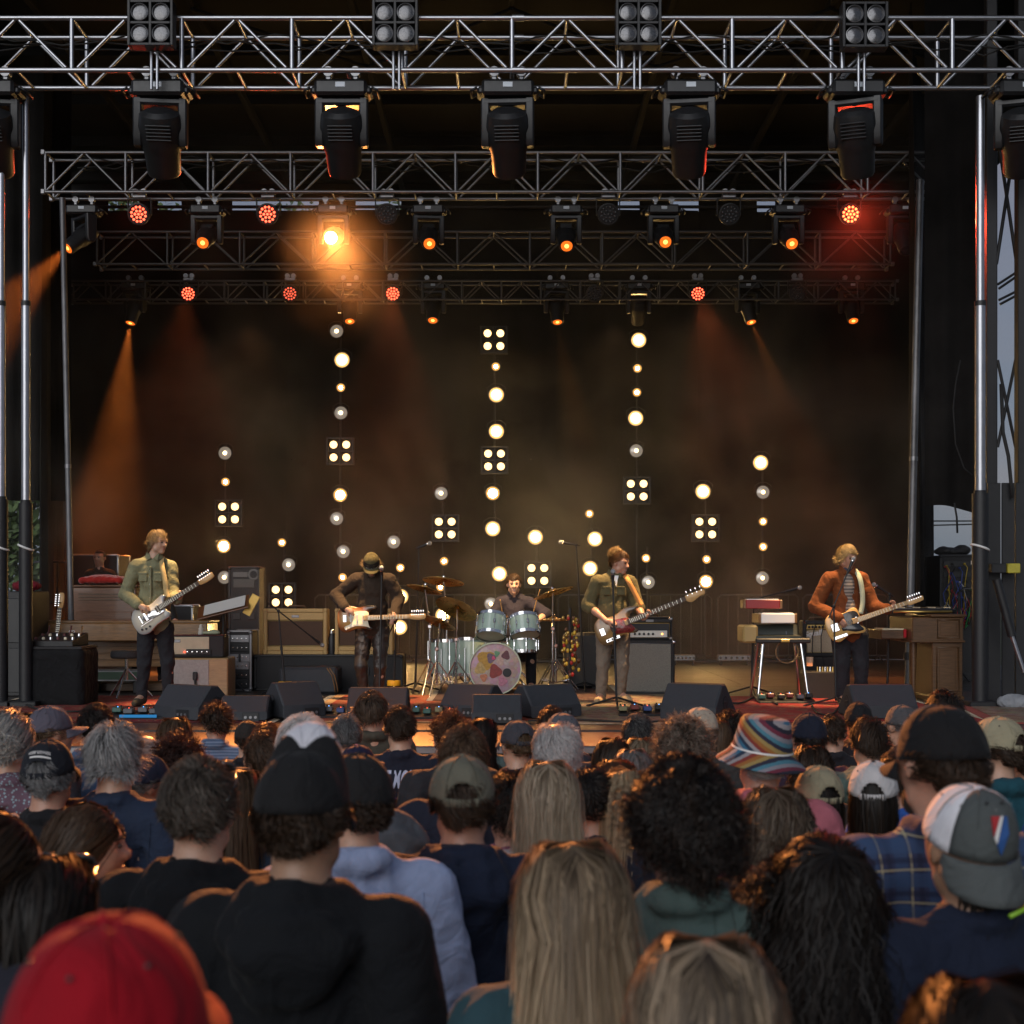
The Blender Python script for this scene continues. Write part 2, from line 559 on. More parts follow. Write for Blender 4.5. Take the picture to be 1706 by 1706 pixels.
# black scaffold tower on the right, sky through its lattice
tw = thing('scaffold_tower', 'black lattice tower beside the silver mast with sky between its cross braces', 'tower', (P(1668, 0, 15.4).x, 15.4, DZ))
tx = tw.location.x
def T(px, py, Y=15.4):
    q = P(px, py, Y)
    return Vector((q.x - tx, Y - 15.4, q.z - DZ))
post = None
for (px, Y, s) in ((1650, 15.4, .11), (1703, 15.4, .13), (1656, 16.2, .06), (1694, 16.2, .04)):
    z = 8.4
    Mx = Matrix.Translation((T(px, 0, Y).x, Y - 15.4, z / 2)) @ Matrix.Diagonal((s / .1, s / .1, 1, 1))
    if post is None:
        post = MB().box((0, 0, 0), (.1, .1, z), .006).build('post', M_BLACK, tw)
        post.matrix_local = Mx
    else:
        share('post', post, tw, Mx)
for (a, b, r) in (((1660, 210), (1694, 440), .02), ((1694, 215), (1660, 440), .02), ((1662, 600), (1692, 745), .018), ((1692, 600), (1662, 745), .018),
                  ((1662, 474), (1696, 452), .014), ((1664, 481), (1696, 459), .014), ((1664, 500), (1696, 484), .014), ((1666, 507), (1696, 491), .014)):
    MB().cyl(T(*a, 15.9), T(*b, 15.9), r, n=8).build('cross_brace', M_BLACK, tw, smooth=60)
for k, (px, w) in enumerate(((1630.5, 15), (1650, 22), (1673, 22), (1696, 22))):
    q = T(px, 0)
    z = T(0, 806).z
    MB().box((q.x, -.12 + .01 * (k % 2), z / 2), (w / F * 15.4 - .005, .03, z), .005).build('cladding_board', M_BLACK, tw)
q0, q1 = T(1676, 955, 15.1), T(1697, 939, 15.1)
M_YEL = mat('worn_yellow_paint', (.42, .36, .04), .55, var=.3)
MB().box(((q0.x + q1.x) / 2, -.3, (q0.z + q1.z) / 2), (q1.x - q0.x, .12, q1.z - q0.z), .008).build('yellow_bracket', M_YEL, tw)
q0, q1 = T(1650, 955, 15.1), T(1675, 939, 15.1)
MB().box(((q0.x + q1.x) / 2, -.29, (q0.z + q1.z) / 2), (q1.x - q0.x, .1, q1.z - q0.z), .008).build('black_beam', M_BLACK, tw)
st = thing('diagonal_strut', 'slanting black strut with a bright lower tube at the foot of the lattice tower', 'strut', T(1706, 1120, 14.9) + tw.location)
o0 = T(1706, 1120, 14.9)
MB().cyl((0, 0, 0), T(1686, 1060, 14.9) - o0, .022, n=12).build('bright_tube', MB_ALU, st, smooth=40)
MB().cyl(T(1686, 1060, 14.9) - o0, T(1660, 965, 14.9) - o0, .045, n=12).build('black_sleeve', M_BLACK, st, smooth=40)
c = P(1680, 800, 15.2)
tag(MB().tube([P(1668, 640, 15.25), P(1671, 720, 15.22), P(1680, 760, 15.2), P(1684, 800, 15.2), P(1686, 830, 15.2)], .02, 8).build('cable_loom', M_RUBBER, smooth=True),
    'thick black cables hanging inside the lattice tower', 'cable')
tag(MB().tube([P(1600, 600, 16.6), P(1592, 640, 16.6), P(1588, 680, 16.6), P(1592, 740, 16.6), P(1606, 780, 16.6), P(1620, 792, 16.6)], .008, 6).build('loose_cable', M_RUBBER, smooth=True),
    'thin black cable looping across the curtain by the right mast', 'cable')
tag(MB().tube([P(1590, 838, 16.6), P(1594, 862, 16.6), P(1595, 888, 16.6)], .012, 6).build('hanging_strap', M_RUBBER, smooth=True),
    'short black strap dangling from the ragged curtain hem against the sky', 'strap')
for k, y in enumerate((868, 875)):
    tag(MB().tube([P(1500, y + 2, 60), P(1560, y, 60), P(1640, y - 2 * k, 60)], .03, 6).build('power_line', M_RUBBER), ('upper' if k == 0 else 'lower') + ' power line crossing the evening sky above the rack', 'power line', 'power lines')

# trees behind, seen at the left and through the gap under the roof
M_LEAF = mat('tree_leaves', (0.07, 0.11, 0.035), .7, var=.5, vscale=1.5)
M_BARK = mat('tree_bark', (.10, .075, .05), .9, var=.3, bump=.5)
def tree(label, x, y, h, r, n, seed, zc=.6):
    rng = np.random.default_rng(seed)
    t = thing('leafy_tree', label, 'tree', (x, y, 0), group='trees behind the stage')
    m = MB()
    m.tube([(0, 0, 0), (.1, .05, h * .25), (-.05, .1, h * .5), (.08, 0, h * .85)], [.32, .25, .17, .04], 9)
    for k in range(6):
        a = k * 1.05 + seed
        m.tube([(0, 0, h * (.3 + .07 * k)), (r * .35 * cos(a), r * .35 * sin(a), h * (.42 + .07 * k)), (r * .75 * cos(a), r * .75 * sin(a), h * (.5 + .07 * k))], [.11, .07, .02], 6)
    m.build('trunk', M_BARK, t, smooth=True)
    cl = rng.normal(size=(26, 3)); cl /= np.linalg.norm(cl, axis=1)[:, None]
    cl = cl * rng.uniform(.35, 1, (26, 1)) * np.array([r, r, h * (1 - zc) ]) + np.array([0, 0, h * zc])
    c = cl[rng.integers(0, 26, n)] + rng.normal(size=(n, 3)) * r * .17
    u = rng.normal(size=(n, 3)); u /= np.linalg.norm(u, axis=1)[:, None]
    w = np.cross(u, rng.normal(size=(n, 3))); w /= np.linalg.norm(w, axis=1)[:, None]
    s = rng.uniform(.10, .2, (n, 1))
    v = np.stack([c - u * s, c + w * s * .55, c + u * s, c - w * s * .55], 1).reshape(-1, 3)
    me = bpy.data.meshes.new('crown')
    me.from_pydata(v.tolist(), [], [(4 * i, 4 * i + 1, 4 * i + 2, 4 * i + 3) for i in range(n)])
    mesh_obj('crown', me, M_LEAF, t, fix=False)
tree('dense green tree beyond the stage beside the silver mast, low between mast and curtain', -13.4, 40, 7.5, 2.6, 5000, 1, .55)
tree('tall tree whose top shows under the roof edge above the red lamp', -15.0, 60, 19.4, 2.8, 2600, 2, .85)
tree('tall tree whose top shows under the roof edge above the middle movers', -8.6, 60, 19.0, 2.6, 2400, 3, .86)
tree('smaller tall tree top showing under the roof edge near the stage centre', -4.8, 62, 19.5, 2.0, 1600, 4, .88)
M_ALU_SHADED = mat('shade_darkened_truss', (.10, .10, .10), .5, .6, var=.2)  # truss aluminium darkened, the dimness at the back put into its colour
# ---------------- trusses ----------------
_tube = {}
def rod(name, mesh_r, a, b, m, parent, n=10):
    "a round bar from a to b that shares one unit mesh per thickness"
    key = (mesh_r, m.name, n)
    a, b = Vector(a), Vector(b)
    d = b - a
    Mx = Matrix.Translation(a) @ d.to_track_quat('Z', 'Y').to_matrix().to_4x4() @ Matrix.Diagonal((1, 1, d.length, 1))
    if key not in _tube:
        o = MB().cyl((0, 0, 0), (0, 0, 1), mesh_r, n=n).build(name, m, parent, smooth=50)
        o.matrix_local = Mx
        _tube[key] = o.data
        return o
    return share(name, _tube[key], parent, Mx)

def truss(label, x0, x1, Y, ztop, h, d, bay, cr, brr, m, phase=0.0):
    t = thing('lighting_truss', label, 'truss', (0, Y, ztop), group='lighting trusses hung under the roof')
    for (y, z) in ((0, 0), (d, 0), (0, -h), (d, -h)):
        rod('chord', cr, (x0, y, z), (x1, y, z), m, t, 14)
    n = int(round((x1 - x0) / bay))
    bay = (x1 - x0) / n
    for i in range(n + 1):
        x = x0 + i * bay
        xi = min(max(x, x0 + .03), x1 - .03)
        for y in (0, d):
            rod('upright', cr * .92, (xi, y, -h), (xi, y, 0), m, t)
        rod('cross_bar', brr, (xi, 0, -h), (xi, d, -h), m, t)
        rod('cross_bar', brr, (xi, 0, 0), (xi, d, 0), m, t)
        if i < n:
            xa = x + cr * 2.2
            xb = x + bay - cr * 2.2
            xm = x + bay / 2
            for y in (0, d):
                rod('brace', brr, (xa, y, -h + cr), (xm - cr, y, -cr), m, t)
                rod('brace', brr, (xm + cr, y, -cr), (xb, y, -h + cr), m, t)
            rod('cross_bar', brr, (xm, 0, -h), (xm, d, -h), m, t)
            rod('cross_bar', brr, (xm, 0, 0), (xm, d, 0), m, t)
    for x in (x0, x1):
        for (y, z) in ((0, 0), (d, 0), (0, -h), (d, -h)):
            MB().box((x, y, z), (.05, cr * 3, cr * 3), .006).build('end_fitting', M_ALU_D, t)
    if Y < 16:
        for x in (0.06,):
            for (y, z) in ((0, 0), (d, 0), (0, -h), (d, -h)):
                MB().cyl((x - .06, y, z), (x + .06, y, z), cr * 1.35, n=14).build('joint_sleeve', m, t, smooth=40)
    return t

truss('bright front truss of thick silver tube carrying the big moving heads and four-lamp blinders', -5.5, 5.5, 14.4, P(0, 30, 14.4).z, .522, .51, 1.1, .026, .0165, MB_ALU)
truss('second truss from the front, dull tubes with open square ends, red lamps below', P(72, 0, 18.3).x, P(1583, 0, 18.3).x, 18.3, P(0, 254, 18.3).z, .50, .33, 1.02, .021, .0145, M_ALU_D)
truss('third truss, thin and dim, behind the row of amber moving heads', P(158, 0, 20.5).x, P(1487, 0, 20.5).x, 20.5, P(0, 386, 20.5).z, .46, .33, 1.0, .018, .012, M_ALU_SHADED)
truss('rearmost low truss, nearly black, just above the top of the backdrop lamps', P(110, 0, 22.5).x, P(1495, 0, 22.5).x, 22.5, P(0, 468, 22.5).z, .29, .29, .62, .016, .010, M_ALU_SHADED)

# ---------------- fixtures ----------------
AMB = (1.0, 0.36, 0.07)
WARM = (1.0, 0.62, 0.24)
RED = (1.0, 0.07, 0.03)
E_AMB = emat('amber_lamp', (1.0, 0.17, 0.015), 1.3)
E_AMB_CORE = emat('amber_lamp_core', (1.0, 0.42, 0.08), 3.5)
E_AMB_HOT = emat('amber_lamp_hot', (1.0, 0.58, 0.2), 200.0)
E_RED = emat('red_led', (1.0, 0.10, 0.045), 4.5)
E_RED_HOT = emat('red_led_hot', (1.0, 0.13, 0.04), 7.0)
E_RED_DIM = emat('red_led_dim', (1.0, 0.12, 0.06), 1.6)
M_LENS = mat('dark_lens', (.03, .03, .035), .08, coat=1.0)
M_LABEL = mat('pale_display', (.55, .6, .66), .5)

def mover(label, at, lit, tilt, pan, s=1.0, group=None, hot=False, lens_r=.085, hs=1.0):
    "moving head hung base up; tilt 0 points straight down, positive turns the lens towards the crowd"
    t = thing('moving_head', label, 'stage light', at, group=group)
    t.scale = (s, s, s)
    b = MB()
    b.box((0, 0, -.07), (.46, .30, .14), .025)
    b.box((0, -.0, -.085), (.54, .2, .07), .02)
    b.build('base', M_PLAST, t, smooth=30)
    MB().box((.0, -.152, -.055), (.085, .006, .045), .002).build('display', M_LABEL, t)
    for sx in (-1, 1):
        MB().tube([(sx * .27, -.09, -.06), (sx * .32, -.09, -.09), (sx * .32, .09, -.09), (sx * .27, .09, -.06)], .012, 6).build('handle', M_BLACK, t, smooth=True)
        c = MB()
        c.box((sx * .12, 0, .05), (.05, .06, .10), .01)
        c.cyl((sx * .12, -.04, .10), (sx * .12, .04, .10), .045, n=12)
        c.build('clamp', M_ALU_D, t, smooth=40)
    y = bpy.data.objects.new('yoke', None)
    yk = MB()
    yk.box((0, 0, -.175), (.44, .17, .07), .02)
    for sx in (-1, 1):
        yk.prism([(-.085, -.15), (.085, -.15), (.075, -.50), (.04, -.56), (-.04, -.56), (-.075, -.50)], -.038, .038,
                 Matrix.Translation((sx * .195, 0, 0)) @ Matrix(((0, 0, 1, 0), (1, 0, 0, 0), (0, 1, 0, 0), (0, 0, 0, 1))), .012)
    yo = yk.build('yoke', M_PLAST, t, smooth=30)
    yo.rotation_euler = (0, 0, pan)
    h = MB()
    prof = [(.0, .20), (.09, .20), (.135, .17), (.15, .08), (.15, -.06), (.14, -.10), (.125, -.16), (.118, -.33), (.105, -.36), (.092, -.362), (.09, -.345), (.0, -.345)]
    h.lathe(prof, 20, Matrix.Diagonal((1, .92, 1, 1)))
    for zz in (.12, .09, .06, .03, 0):
        h.box((0, -.135, zz), (.17, .02, .012), .003)
    ho = h.build('head', M_PLAST, t, smooth=35)
    Mh = Matrix.Translation((0, 0, -.44)) @ Matrix.Rotation(pan, 4, 'Z') @ Matrix.Rotation(-tilt, 4, 'X')
    ho.matrix_local = Mh @ Matrix.Diagonal((hs, hs * .9, 1.05, 1)) if hs != 1 else Mh
    le = MB()
    lit = lit or hot
    le.lathe([(lens_r * .42 if lit else 0, -.357), (lens_r * .7, -.355), (lens_r, -.35)], 20)
    if lit and True:
        MB().lathe([(0, -.36), (lens_r * .3, -.36), (lens_r * .41, -.3575)], 16).build('lens_core', E_AMB_HOT if hot else E_AMB_CORE, t, smooth=True).matrix_local = Matrix.Translation((0, 0, -.44)) @ Matrix.Rotation(pan, 4, 'Z') @ Matrix.Rotation(-tilt, 4, 'X')
    lo = le.build('lens', (E_AMB_HOT if hot else E_AMB if lit else M_LENS), t, smooth=True)
    lo.matrix_local = Mh
    return t, Matrix.Translation(at) @ Matrix.Diagonal((s, s, s, 1)) @ Mh

def par(label, at, m, tilt=RAD(78), group=None, s=1.0, dots=True):
    t = thing('led_par', label, 'stage light', at, group=group)
    t.scale = (s, s, s)
    k = MB()
    k.box((0, 0, .0), (.18, .10, .05), .01)
    for sx in (-.05, .05):
        k.cyl((sx, -.03, .06), (sx, .03, .06), .04, n=12)
    k.build('clamp', M_ALU_D, t, smooth=40)
    yk = MB()
    yk.box((0, 0, -.03), (.30, .05, .012))
    for sx in (-1, 1):
        yk.box((sx * .148, 0, -.13), (.012, .05, .21), .003)
    yk.build('yoke', M_BLACK, t)
    Mh = Matrix.Translation((0, 0, -.22)) @ Matrix.Rotation(-tilt, 4, 'X')
    h = MB()
    h.lathe([(0, .12), (.08, .12), (.12, .08), (.137, -.02), (.137, -.09), (.125, -.092), (.122, -.07), (0, -.07)], 22)
    h.build('housing', M_PLAST, t, smooth=35).matrix_local = Mh
    pts = [(0, 0)] + [(.045 * cos(a), .045 * sin(a)) for a in [i * pi / 3 for i in range(6)]] + [(.09 * cos(a), .09 * sin(a)) for a in [i * pi / 6 + .26 for i in range(12)]]
    L = MB()
    for (x, y) in pts:
        L.lathe([(0, -.078), (.016, -.076), (.0165, -.07)], 8, Matrix.Translation((x, y, 0)))
    first = L.build('led_lenses', m, t, smooth=True)
    first.matrix_local = Mh
    return t, Matrix.Translation(at) @ Matrix.Diagonal((s, s, s, 1)) @ Mh

def beam(Mh, watts, col, target=None, angle=16, size=.06, fwd=.42, blend=.4):
    p = Mh @ Vector((0, 0, -fwd))
    tg = target if target is not None else Mh @ Vector((0, 0, -3))
    return spot('lamp_beam', p, tg, watts, col, angle, blend, size)

# front row: big unlit-from-here heads that light the band
FR = [(-12, 'cut off at the frame edge'), (268, 'above the left guitarist'), (570, 'above the guitarist in the cap'), (846, 'at the middle of the front truss'), (1148, 'above the bassist'), (1425, 'above the singer, head swung sideways'), (1702, 'beside the lattice tower')]
zfb = P(0, 140, 14.65).z
KEY = [(-3.4, 15.2), (-3.3, 15.0), (-1.45, 15.6), (0.05, 17.3), (1.1, 15.4), (3.35, 15.2), (3.6, 15.4)]
for i, (px, where) in enumerate(FR):
    at = P(px, 140, 14.65)
    pan = (.15, .1, 0, -.06, -.12, -.35, -.3)[i]
    t, Mh = mover('large black moving head hung from the front truss ' + where, at, False, RAD(-38 if i != 5 else -30), pan, 1.15, 'large moving heads on the front truss', hs=1.28)
    k = KEY[i]
    W_ = (0, 4600, 3400, 5200, 4200, 3000, 0)[i]
    if W_:
        beam(Mh, W_, (1.0, .61, .27), Vector((k[0], k[1], 2.3)), 21, .08, .45, .8)

def quad_blinder(label, at, m, s, group, fr=M_BLACK, k=1.0):
    t = thing('blinder_light', label, 'stage light', at, group=group)
    t.scale = (s, s, s)
    f = MB()
    for x in (-.2175, 0, .2175):
        f.box((x, 0, 0), (.03, .16, .465), .005)
    for z in (-.2175, 0, .2175):
        f.box((0, 0.001, z), (.404, .157, .028), .004)
    f.box((0, .085, 0), (.44, .02, .44), .005)
    f.build('frame', fr, t)
    for x in (-.108, .108):
        for z in (-.108, .108):
            c = MB()
            c.lathe([(.0, .04), (.06 * k, .03), (.082 * k, -.03), (.090 * k, -.075), (.084 * k, -.078), (.079 * k, -.06)], 20, Matrix.Translation((x, 0, z)) @ Matrix.Rotation(RAD(90), 4, 'X') @ Matrix.Diagonal((1, 1, -1, 1)))
            cup = c.build('lamp_cup', M_ALU_D, t, smooth=40)
            l = MB()
            l.lathe([(0, -.068), (.05 * k, -.066), (.079 * k, -.058)], 20, Matrix.Translation((x, 0, z)) @ Matrix.Rotation(RAD(90), 4, 'X') @ Matrix.Diagonal((1, 1, -1, 1)))
            l.build('lamp_lens', m, cup, smooth=True)
    return t
M_UNLIT = mat('unlit_lamp_reflector', (.11, .11, .115), .2, .75, var=.4, vscale=60)
for px, py, w in ((253, 42, 'above the left guitarist'), (659, 42, 'left of the truss middle'), (1063, 42, 'right of the truss middle'), (1439, 45, 'with red edges, above the singer')):
    tt = quad_blinder('unlit four-lamp blinder standing on the front truss ' + w, P(px, py, 14.25), M_UNLIT, .97, 'unlit four-lamp blinders on the front truss')
    m = MB()
    for sx in (-.03, .03):
        m.cyl((sx, .1, -.22), (sx, .1, -.62), .016, n=8)
    m.build('mounting_pipe', MB_ALU, tt, smooth=50)

# second row
LAMPS2 = [(140, 'lit', 'throwing an amber beam down past the left mast', (-.75, RAD(50))), (345, 'lit', 'amber, between the two red lamps', (0, RAD(60))), (556, 'hot', 'blazing orange, the brightest of its row', (0, RAD(72))),
          (714, 'lit', 'amber, right of the blazing one', (.1, RAD(58))), (943, 'lit', 'dim amber, right of the stage centre', (0, RAD(52))), (1105, 'lit', 'bright amber above the bassist', (0, RAD(62))),
          (1313, 'lit', 'amber, left of the bright red lamp', (0, RAD(58))), (1504, 'off', 'dark, at the end next to the leaning pole', (0, RAD(40)))]
for px, state, w, (pan, tilt) in LAMPS2:
    at = P(px, 344, 18.45)
    t, Mh = mover('black moving head under the second truss ' + w, at, state != 'off', tilt, pan, .86, 'moving heads under the second truss', hot=(state == 'hot'))
    if px == 140:
        beam(Mh, 10000, (1, .22, .03), P(-110, 640, 16.5), 30, .03, .40, .8)
    elif state == 'hot':
        beam(Mh, 19000, (1.0, .31, .07), Vector((0.2, 3.5, 1.6)), 60, .06, .42, 1.0)
for px, m, w in ((233, E_RED, 'glowing red beside the left end'), (447, E_RED, 'glowing red left of the blazing orange lamp'), (645, None, 'unlit, right of the blazing orange lamp'), (1013, None, 'unlit with dark face, right of centre'), (1214, None, 'unlit with pale dots, right of the bright amber head'), (1415, E_RED_HOT, 'blazing red at the right end')):
    t, Mh = par('LED lamp under the second truss ' + w, P(px, 328, 18.4) + Vector((0, 0, .0)), m or M_UNLIT, group='round LED lamps under the second truss', tilt=RAD(74))
    if m is E_RED_HOT:
        beam(Mh, 900, RED, Vector((1.5, 5, 1.6)), 60, .08, .25, .6)
    elif m is E_RED:
        beam(Mh, 60, RED, Vector((-1, 6, 1.6)), 80, .08, .25, .6)

# fourth row
LAMPS4 = [(225, 'with an orange beam falling to the left', (-.45, RAD(22)), 1), (583, 'dim, above the tallest left lamp string', (.1, RAD(30)), 0), (722, 'amber, left of the centre', (0, RAD(34)), 0), (927, 'with a short faint beam, right of centre', (.1, RAD(26)), 2),
          (1064, 'turned away, no lamp showing', (0, RAD(-40)), -1), (1245, 'with a beam falling to the right', (.35, RAD(26)), 3), (1418, 'small red glow at the right end', (0, RAD(32)), 0)]
for px, w, (pan, tilt), b in LAMPS4:
    t, Mh = mover('black moving head under the rearmost truss ' + w, P(px, 472, 22.7), b >= 0, tilt, pan, .84, 'moving heads under the rearmost truss')
    if b == 1:
        beam(Mh, 7500, (1, .24, .035), P(160, 1060, 21), 25, .03, .42, .9)
    elif b == 2:
        beam(Mh, 900, AMB, P(960, 700, 21.5), 15, .03, .42, .5)
    elif b == 3:
        beam(Mh, 1100, (1, .25, .04), P(1330, 720, 21.5), 15, .03, .42, .5)
for px, m, w in ((315, E_RED, 'glowing red above the left beam'), (484, E_RED_DIM, 'dim red, second from the left'), (655, E_RED, 'pinkish red left of centre'), (990, None, 'unlit, right of centre'), (1162, E_RED, 'glowing red above the bassist'), (1328, None, 'unlit, near the right end')):
    t, Mh = par('round LED lamp on the rearmost truss ' + w, P(px, 466, 22.3), m or M_UNLIT, group='round LED lamps on the rearmost truss', tilt=RAD(72), s=.95)
    if m is E_RED:
        beam(Mh, 1000, (1.0, .20, .06), P(px + (-40, 0, -30, 0, 150, 0)[(315, 484, 655, 990, 1162, 1328).index(px)], 1000, 20.5), 58, .05, .2, 1.0)
# overhead red and orange wash from behind the second truss onto the smoke and hair lights from the rear
for (x, y, z, tx_, ty_, tz_, w_, c_, a_) in ((-4.0, 22.4, 6.6, -3.3, 14.8, 2.6, 160, (1, .42, .14), 30), (1.6, 22.4, 6.6, 1.0, 15, 2.6, 160, (1, .6, .3), 30), (4.4, 18.2, 6.7, 3.4, 15, 2.6, 200, (1, .18, .06), 34)):
    spot('lamp_beam', (x, y, z), (tx_, ty_, tz_), w_, c_, a_, .5, .06)

for Y_, py_, x0_, x1_, nm_ in ((14.6, 60, -5.3, 5.3, 'front'), (18.5, 262, -5.6, 5.3, 'second')):
    for k in range(3):
        rnd = random.Random(k + int(Y_))
        pts = []
        n_ = 44
        for i in range(n_ + 1):
            x = x0_ + (x1_ - x0_) * i / n_
            ph = (i + 2 * k) % 6 / 6
            pts.append((x, Y_ + .05 * k + .03 * rnd.random(), P(0, py_, Y_).z + .02 - .13 * sin(pi * ph) * rnd.uniform(.3, 1.1) - .03 * k))
        tag(MB().tube(pts, .009, 5).build('truss_cable', M_RUBBER, smooth=True), '%s loose black cable slung along the %s truss' % (('upper', 'middle', 'lower')[k], nm_), 'cable', 'cables slung along the trusses')

# ---------------- strings of lamps in front of the backdrop ----------------
YL = 24.5
E_BIG = emat('big_lamp_lit', (1.0, .60, .20), 160.0)
E_MID = emat('big_lamp_half', (1.0, .47, .12), 1.1)
E_RIM = emat('gold_rim_glow', (1.0, .55, .17), 1.3)
E_WARM = emat('warm_lens_glow', (1.0, .72, .36), 3.0)
E_SMALL = emat('small_lamp_lit', (1.0, .52, .15), 4.0)
E_CORE = emat('lamp_filament', (1.0, .66, .28), 6.0)
E_QUAD = emat('quad_lamp_lit', (1.0, .64, .26), 3.4)
M_BULB = mat('frosted_bulb', (.42, .40, .38), .18, .3, coat=1.0, emit=(1, .82, .62), estr=.20)
M_REFL = mat('gold_reflector', (.75, .52, .22), .2, .9)
ROTL = Matrix.Rotation(RAD(90), 4, 'X')     # lathe axis to face the crowd (towards -Y)
_lampkit = {}
def string_lamp(kind, px, py, label):
    at = P(px, py, YL)
    nm = {'B': 'large_round_lamp', 'W': 'large_round_lamp', 'D': 'large_round_lamp', 's': 'small_round_lamp'}[kind]
    grp = {'B': 'large lit lamps on the strings', 'W': 'large warm lamps on the strings', 'D': 'large dim lamps on the strings', 's': 'small amber lamps on the strings'}[kind]
    if kind in _lampkit:
        return dup(_lampkit[kind], at, label=label, group=grp)
    t = thing(nm, label, 'lamp', at, group=grp)
    R = {'B': .125, 'W': .112, 'D': .108, 's': .07}[kind]
    h = MB()
    h.lathe([(0, -.16), (R * .5, -.15), (R * .9, -.08), (R * 1.12, 0), (R * 1.18, .03), (R * 1.06, .035), (R * 1.02, .01)], 24, ROTL)
    h.build('housing', M_BLACK, t, smooth=40)
    y = MB()
    y.tube([(-R * 1.25, .0, 0), (-R * 1.25, 0, R), (-R * .5, 0, R * 1.5), (R * .5, 0, R * 1.5), (R * 1.25, 0, R), (R * 1.25, 0, 0)], .008, 6)
    y.build('bracket', M_BLACK, t, smooth=True)
    if kind == 'B':
        MB().lathe([(0, .04), (R * .3, .037), (R * .58, .031)], 24, ROTL).build('lens', E_BIG, t, smooth=True)
        MB().lathe([(R * .585, .0308), (R * .80, .022)], 24, ROTL).build('lens_rim', E_WARM, t, smooth=True)
        MB().lathe([(R * .805, .0218), (R, .012)], 24, ROTL).build('halo_rim', E_RIM, t, smooth=True)  # warm halo round the lens put in as an emitting rim
    elif kind == 'W':
        MB().lathe([(0, .03), (R * .5, .028), (R * .68, .02)], 24, ROTL).build('lens', E_BIG, t, smooth=True)
        MB().lathe([(R * .69, .018), (R, .014)], 24, ROTL).build('halo_rim', E_MID, t, smooth=True)
    elif kind == 'D':
        MB().lathe([(R * .34, .03), (R * .7, .028), (R, .012)], 24, ROTL).build('bulb_face', M_BULB, t, smooth=True)
        MB().lathe([(0, .036), (R * .2, .035), (R * .33, .03)], 16, ROTL).build('filament', E_CORE, t, smooth=True)
    else:
        MB().lathe([(R * .46, .02), (R, .012)], 20, ROTL).build('halo_rim', E_MID, t, smooth=True)
        MB().lathe([(0, .028), (R * .45, .021)], 16, ROTL).build('lens', E_BIG, t, smooth=True)
    _lampkit[kind] = t
    return t

STR = [
 ('leftmost string, beside the left guitarist', [('D', 375, 755), ('s', 376, 803), ('Q', 382, 855), ('W', 373, 910), ('D', 374, 962)]),
 ('short string above the tweed amplifier', [('s', 470, 904), ('D', 481, 941), ('Q', 471, 993)]),
 ('tall string behind the guitarist in the cap', [('D', 561, 552), ('B', 570, 600), ('s', 568, 646), ('D', 568, 688), ('Q', 567, 752), ('W', 567, 825), ('D', 561, 864), ('D', 572, 919), ('s', 571, 962)]),
 ('low string just right of the capped guitarist', [('D', 656, 903), ('s', 667, 946), ('B', 668, 994), ('B', 666, 1045)]),
 ('string behind the cymbals', [('D', 735, 822), ('Q', 742, 880), ('s', 740, 935), ('s', 734, 978), ('B', 738, 1025)]),
 ('tall centre string above the drummer', [('Q', 823, 567), ('s', 826, 611), ('B', 827, 658), ('B', 827, 719), ('Q', 824, 767), ('W', 821, 822), ('B', 821, 881), ('B', 832, 956), ('D', 818, 1006)]),
 ('short string right above the drummer', [('B', 892, 895), ('Q', 896, 957)]),
 ('string left of the bassist head', [('s', 982, 856), ('B', 991, 898), ('B', 983, 947)]),
 ('tall string above the bassist', [('B', 1064, 567), ('s', 1062, 614), ('s', 1061, 654), ('B', 1059, 697), ('D', 1060, 751), ('Q', 1061, 817)]),
 ('pair of lamps above the bass neck', [('s', 1076, 930), ('D', 1080, 970)]),
 ('string right of the bass headstock', [('B', 1171, 819), ('Q', 1175, 880), ('s', 1177, 932), ('W', 1176, 969)]),
 ('rightmost string above the stacked keyboards', [('B', 1267, 771), ('D', 1271, 820), ('s', 1271, 869), ('s', 1271, 911), ('D', 1270, 963)]),
]
ORD = ['topmost', 'second', 'third', 'fourth', 'fifth', 'sixth', 'seventh', 'eighth', 'lowest']
qsrc = None
for where, lst in STR:
    pole_px = sum(p[1] for p in lst) / len(lst)
    q = P(pole_px, 0, YL + .26)
    tp = thing('lamp_pole', 'thin black pole carrying the ' + where, 'pole', (q.x, YL + .26, DZ), group='poles of the lamp strings')
    ztop = P(0, min(p[2] for p in lst), YL).z - DZ + .2
    MB().cyl((0, 0, 0), (0, 0, ztop), .016, n=8).build('tube', M_BLACK, tp, smooth=50)
    MB().box((0, 0, .02), (.5, .5, .04), .01).build('base_plate', M_BLACK, tp)
    for k, (kind, px, py) in enumerate(lst):
        arm = MB()
        z = P(0, py, YL).z - DZ
        dx = P(px, 0, YL).x - q.x
        arm.cyl((0, 0, z), (dx, -.09, z), .011, n=6)
        arm.build('side_arm', M_BLACK, tp)
        o = ORD[k] if k < len(lst) - 1 else 'lowest'
        if kind == 'Q':
            lab = 'lit four-lamp square, %s on the %s' % (o, where)
            if qsrc is None:
                qsrc = quad_blinder(lab, P(px, py, YL), E_QUAD, 1.0, 'lit four-lamp squares on the strings', k=.8)
            else:
                dup(qsrc, P(px, py, YL), label=lab)
        else:
            d = {'B': 'large bright round lamp', 'W': 'large warm gold lamp', 'D': 'large dim glassy lamp', 's': 'small amber lamp'}[kind]
            string_lamp(kind, px, py, '%s, %s on the %s' % (d, o, where))

